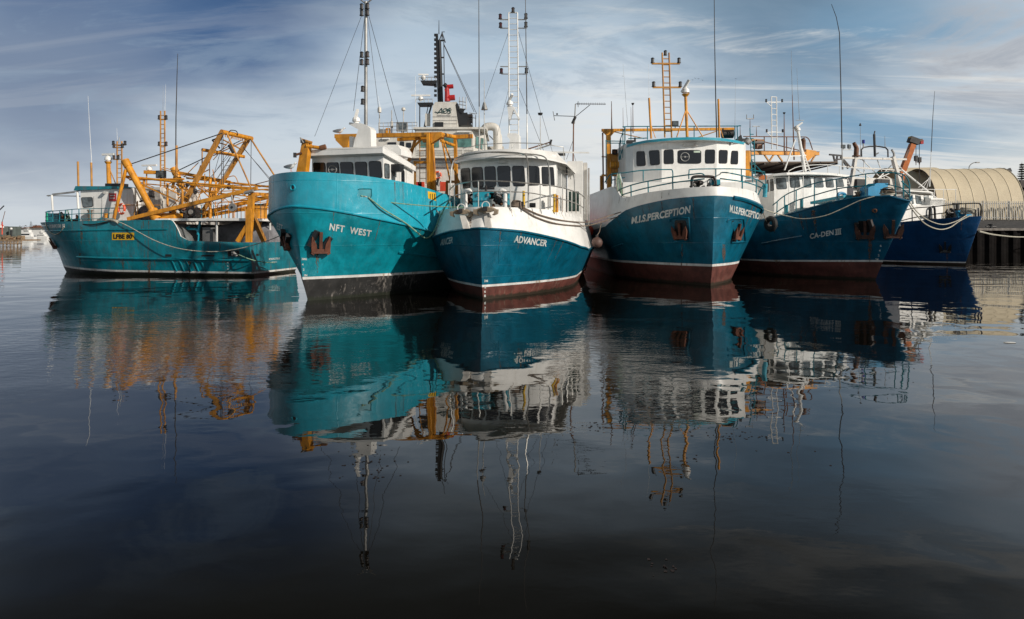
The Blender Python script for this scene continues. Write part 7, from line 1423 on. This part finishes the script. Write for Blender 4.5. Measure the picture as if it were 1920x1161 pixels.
# tyre fender and float between M.I.S. and CA-DEN
mb = MB(); mb.torus(rad(1445, 420, 38.6), (1, 0.5, 0), 0.30, 0.15, rubber, n=22, k=10); o = mb.build('tyre_fender'); o['label'] = 'black tyre fender wedged beside the bluff bow trawler'; o['category'] = 'fender'
mb = MB(); p = rad(1462, 419, 41.5); mb.sph(p, 0.11, green_l, sz=1.7); mb.cyl(p+Vector((0, 0, 0.15)), p+Vector((0, 0, 0.5)), 0.02, rope_g); o = mb.build('float_buoy'); o['label'] = 'small pale green float hung at the rail of the raked bow trawler'; o['category'] = 'buoy'
# ================================================================ mooring ropes
def hw(H, px, py, off=0.03): p, n = H.F.hit(px, py, H.bv); return H.F.M @ (p+n*off)
R2 = mrope
R2([hw(HNF, 676, 367), rad(720, 378, 27.5), rad(780, 384.5, 27.8), rad(832, 388, 28.0), AD.M @ AD.x(870, 389, -0.6)], 0.024, rope_g, 'upper green rope from high bow fairlead to white bulwark trawler')
R2([hw(HNF, 690, 370), rad(720, 393, 27.2), rad(760, 418, 28), rad(790, 442, 28.8), rad(802, 446, 29.2), rad(814, 433, 29.4), rad(826, 405, 29.2), rad(842, 376, 29)], 0.03, rope_g, 'green rope looping low between high bow and white bulwark trawlers')
R2([hw(HNF, 682, 368), rad(740, 384, 28.1), rad(775, 419, 28.9), rad(803, 447, 29.5)], 0.022, rope_l, 'thin pale rope falling from the high bow fairlead')
R2([rad(816, 392, 30), rad(826, 402, 29.5), rad(838, 396, 29.3), rad(845, 391, 29)], 0.03, rope_l, 'short slack pale rope at the white bulwark rail')
e1 = AD.M @ AD.x(975, 387, -0.9)
R2([e1, hw(HAD, 985, 393, 0.06), hw(HAD, 1010, 404, 0.06), hw(HAD, 1045, 413, 0.06), hw(HAD, 1078, 417, 0.06), rad(1110, 415, 35), hw(HMI, 1165, 398)], 0.03, rope_b, 'upper brown rope from white bulwark across to bluff bow trawler')
R2([e1+Vector((0, 0, -0.02)), hw(HAD, 983, 396, 0.06), hw(HAD, 1005, 409, 0.06), hw(HAD, 1040, 420, 0.06), hw(HAD, 1078, 424, 0.06), rad(1108, 422, 35), hw(HMI, 1160, 406)], 0.03, rope_b, 'lower brown rope from white bulwark across to bluff bow trawler')
R2([hw(HMI, 1430, 388), rad(1445, 397, 38.5), rad(1475, 405, 38.7), rad(1505, 410.5, 38.3), rad(1545, 405, 37.8), rad(1580, 391, 37.5), rad(1610, 377, 37.2), rad(1640, 368, 37)], 0.026, rope_l, 'pale rope sagging along the raked bow of the blue trawler')
R2([hw(HMI, 1432, 392), rad(1440, 420, 39), rad(1455, 424, 40)], 0.02, rope_b, 'short brown rope at the tyre fender')
q = [(1698, 371, 37.5), (1712, 395, 39), (1735, 420, 43), (1760, 430, 48), (1780, 427, 50), (1800, 414, 51), (1820, 404, 51.5)]
R2([rad(*v) for v in q], 0.038, rope_l, 'lower black and white rope from raked bow to quayside trawler')
q = [(1700, 370, 37.5), (1720, 398, 40), (1745, 415, 44), (1770, 421, 48), (1795, 414, 50), (1812, 404, 51.5)]
R2([rad(*v) for v in q], 0.032, rope_l, 'upper pale rope from raked bow to quayside trawler')
R2([rad(1836, 434, 54), rad(1870, 441, 70), rad(1920, 444.5, 90), rad(1990, 440, 104)], 0.07, rope_l, 'pale rope running from quayside trawler along the dark quay wall')
R2([MS.M @ MS.y(215, 413, 3.5), MS.M @ MS.y(240, 424, 3.6), MS.M @ MS.y(290, 451, 3.7), MS.M @ MS.y(340, 467, 3.8), MS.M @ MS.y(400, 472, 3.8), MS.M @ MS.y(450, 466, 3.8), rad(500, 452, 40), rad(530, 440, 33)], 0.026, rope_l, 'long rope slung along the hull of the side-on trawler')
R2([MS.M @ MS.y(198, 411, 3.2), MS.M @ MS.y(215, 414, 3.5), MS.M @ MS.y(222, 418, 3.5)], 0.09, rope_l, 'thick white rope end over the side-on trawler bulwark')
R2([MS.M @ MS.y(448, 478, 3.55), MS.M @ MS.y(468, 486, 3.65), rad(490, 491, 42), rad(515, 493, 43)], 0.03, rope_g, 'green rope trailing at the stern quarter of the side-on trawler')
R2([hw(HMS, 86, 419), hw(HMS, 92, 432), hw(HMS, 102, 439), hw(HMS, 113, 436), hw(HMS, 121, 425)], 0.035, rope_l, 'pale rope loop hanging under the side-on trawler name')
R2([MS.M @ MS.y(140, 417, 3.1), MS.M @ MS.y(150, 420, 3.3), MS.M @ MS.y(175, 421, 3.5), MS.M @ MS.y(205, 415, 3.5)], 0.04, rubber, 'black hose along the forward bulwark of the side-on trawler')
# ================================================================ gulls
gw = paint('gull_white', (0.7, 0.7, 0.68), 0.7, 0.05); gg = paint('gull_grey', (0.22, 0.23, 0.25), 0.7, 0.05); gb = paint('gull_bill', (0.5, 0.12, 0.03), 0.6)
def gull(p, d, label, s=1.0):
    p = Vector(p); d = Vector(d).normalized(); u = Vector((0, 0, 1)); q = u.cross(d).normalized(); T = lambda a, b_, c_: p+(d*a+q*b_+u*c_)*s
    mb = MB(); prof = [(-0.26, 0.012, 0.135), (-0.18, 0.035, 0.14), (-0.08, 0.065, 0.15), (0.02, 0.078, 0.17), (0.10, 0.065, 0.20), (0.14, 0.042, 0.245), (0.165, 0.04, 0.28), (0.20, 0.036, 0.29), (0.225, 0.015, 0.285)]
    mb.rings([[T(a, r_*math.cos(t_), z_+r_*math.sin(t_)) for t_ in [2*math.pi*k/10 for k in range(10)]] for a, r_, z_ in prof], gw)
    b = mb.build('gull'); b['label'] = label; b['category'] = 'gull'
    for e in (-1, 1):
        mb = MB(); mb.rings([[T(a, e*(w_+0.012), z_+h_), T(a, e*(w_*0.4+0.01), z_+h_+0.045), T(a, e*(w_+0.004), z_-h_)] for a, w_, z_, h_ in ((-0.30, 0.008, 0.15, 0.005), (-0.15, 0.05, 0.165, 0.03), (0.0, 0.078, 0.18, 0.04), (0.08, 0.06, 0.2, 0.02))], gg); mb.build('wing', b)
        mb = MB(); mb.cyl(T(0, e*0.03, 0.11), T(0.005, e*0.03, 0.0), 0.006*s, gb, n=5); mb.cbox(T(0.02, e*0.03, 0.004), (0.05*s, 0.03*s, 0.006), gb); mb.build('leg', b)
    mb = MB(); mb.cyl(T(0.22, 0, 0.285), T(0.265, 0, 0.275), 0.012*s, gb, r1=0.003); mb.build('bill', b)
gull(rad(545.5, 321.5, 29.3), (1, -0.3, 0), 'gull perched on the high bow bulwark left of the ochre davit', 1.15)
gull(NF.M @ NF.x(637, 253.6, -7.99), (1, -0.1, 0), 'gull standing on the left end of the ochre gantry beam', 1.2)
for i, (px, py) in enumerate(((1299, 150), (1304, 147), (1310, 148), (1318, 150.5), (1352, 152), (1380, 148), (1168, 143))):
    mb = MB(); p = rad(px, py, 190); mb.add([p+Vector((-0.45, 0, 0.16)), p+Vector((-0.12, 0.1, 0.02)), p+Vector((0, 0, 0)), p+Vector((-0.1, -0.12, 0.02)), p+Vector((0.45, 0, 0.16)), p+Vector((0.12, 0.1, 0.02)), p+Vector((0.1, -0.12, 0.02))], [(0, 1, 2, 3), (4, 6, 2, 5)], gg); mb.cyl(p-Vector((0, 0.2, 0)), p+Vector((0, 0.2, 0)), 0.05, gg, n=6)
    o = mb.build('flying_bird', None, smooth=None); o['label'] = 'tiny bird flying far off above the bluff bow trawler'; o['category'] = 'bird'; o['group'] = 'distant birds in flight'
# ================================================================ bits floating on the water
for i, (px, py, s_, m_) in enumerate(((1893, 643, 0.16, gw),)):
    Y = EYE*FPX/(py-HY); p = rad(px, py, Y); mb = MB(); mb.rings([[p+Vector((s_*a*math.cos(t_), s_*a*0.6*math.sin(t_), z_)) for t_ in [k*1.0472 for k in range(6)]] for a, z_ in ((0.7, -0.005), (1.0, 0.008), (0.6, 0.02))], m_); o = mb.build('floating_scrap'); o['category'] = 'litter'
    o['label'] = ('white plastic scrap floating near the right edge', 'white speck of litter floating near the left edge', 'white speck of litter floating left of centre', 'tiny white speck floating in the near water right of centre')[i]
rnd = random.Random(77); mb = MB()
for (cx_, cy_, w_, h_, n_) in ((690, 870, 70, 40, 60), (1370, 818, 60, 8, 50), (1110, 800, 35, 10, 25), (1240, 1060, 40, 20, 14), (360, 760, 60, 25, 14), (610, 700, 60, 15, 12), (1600, 700, 160, 50, 25), (1280, 860, 30, 8, 15), (1500, 770, 200, 120, 16)):
    for k in range(n_):
        px, py = rnd.gauss(cx_, w_*0.5), rnd.gauss(cy_, h_*0.5)
        if py < 640: continue
        p = rad(px, py, EYE*FPX/(py-HY)); s_ = rnd.uniform(0.006, 0.022); mb.add([p+Vector((s_*rnd.uniform(.5, 1.4)*math.cos(t_), s_*rnd.uniform(.5, 1.4)*math.sin(t_), 0.003)) for t_ in (0, 1.3, 2.6, 3.9, 5.1)], [(0, 1, 2, 3, 4)], paint('dark_weed', (0.02, 0.012, 0.012), 0.8))
mb.build('floating_weed', None, smooth=None, kind='stuff')
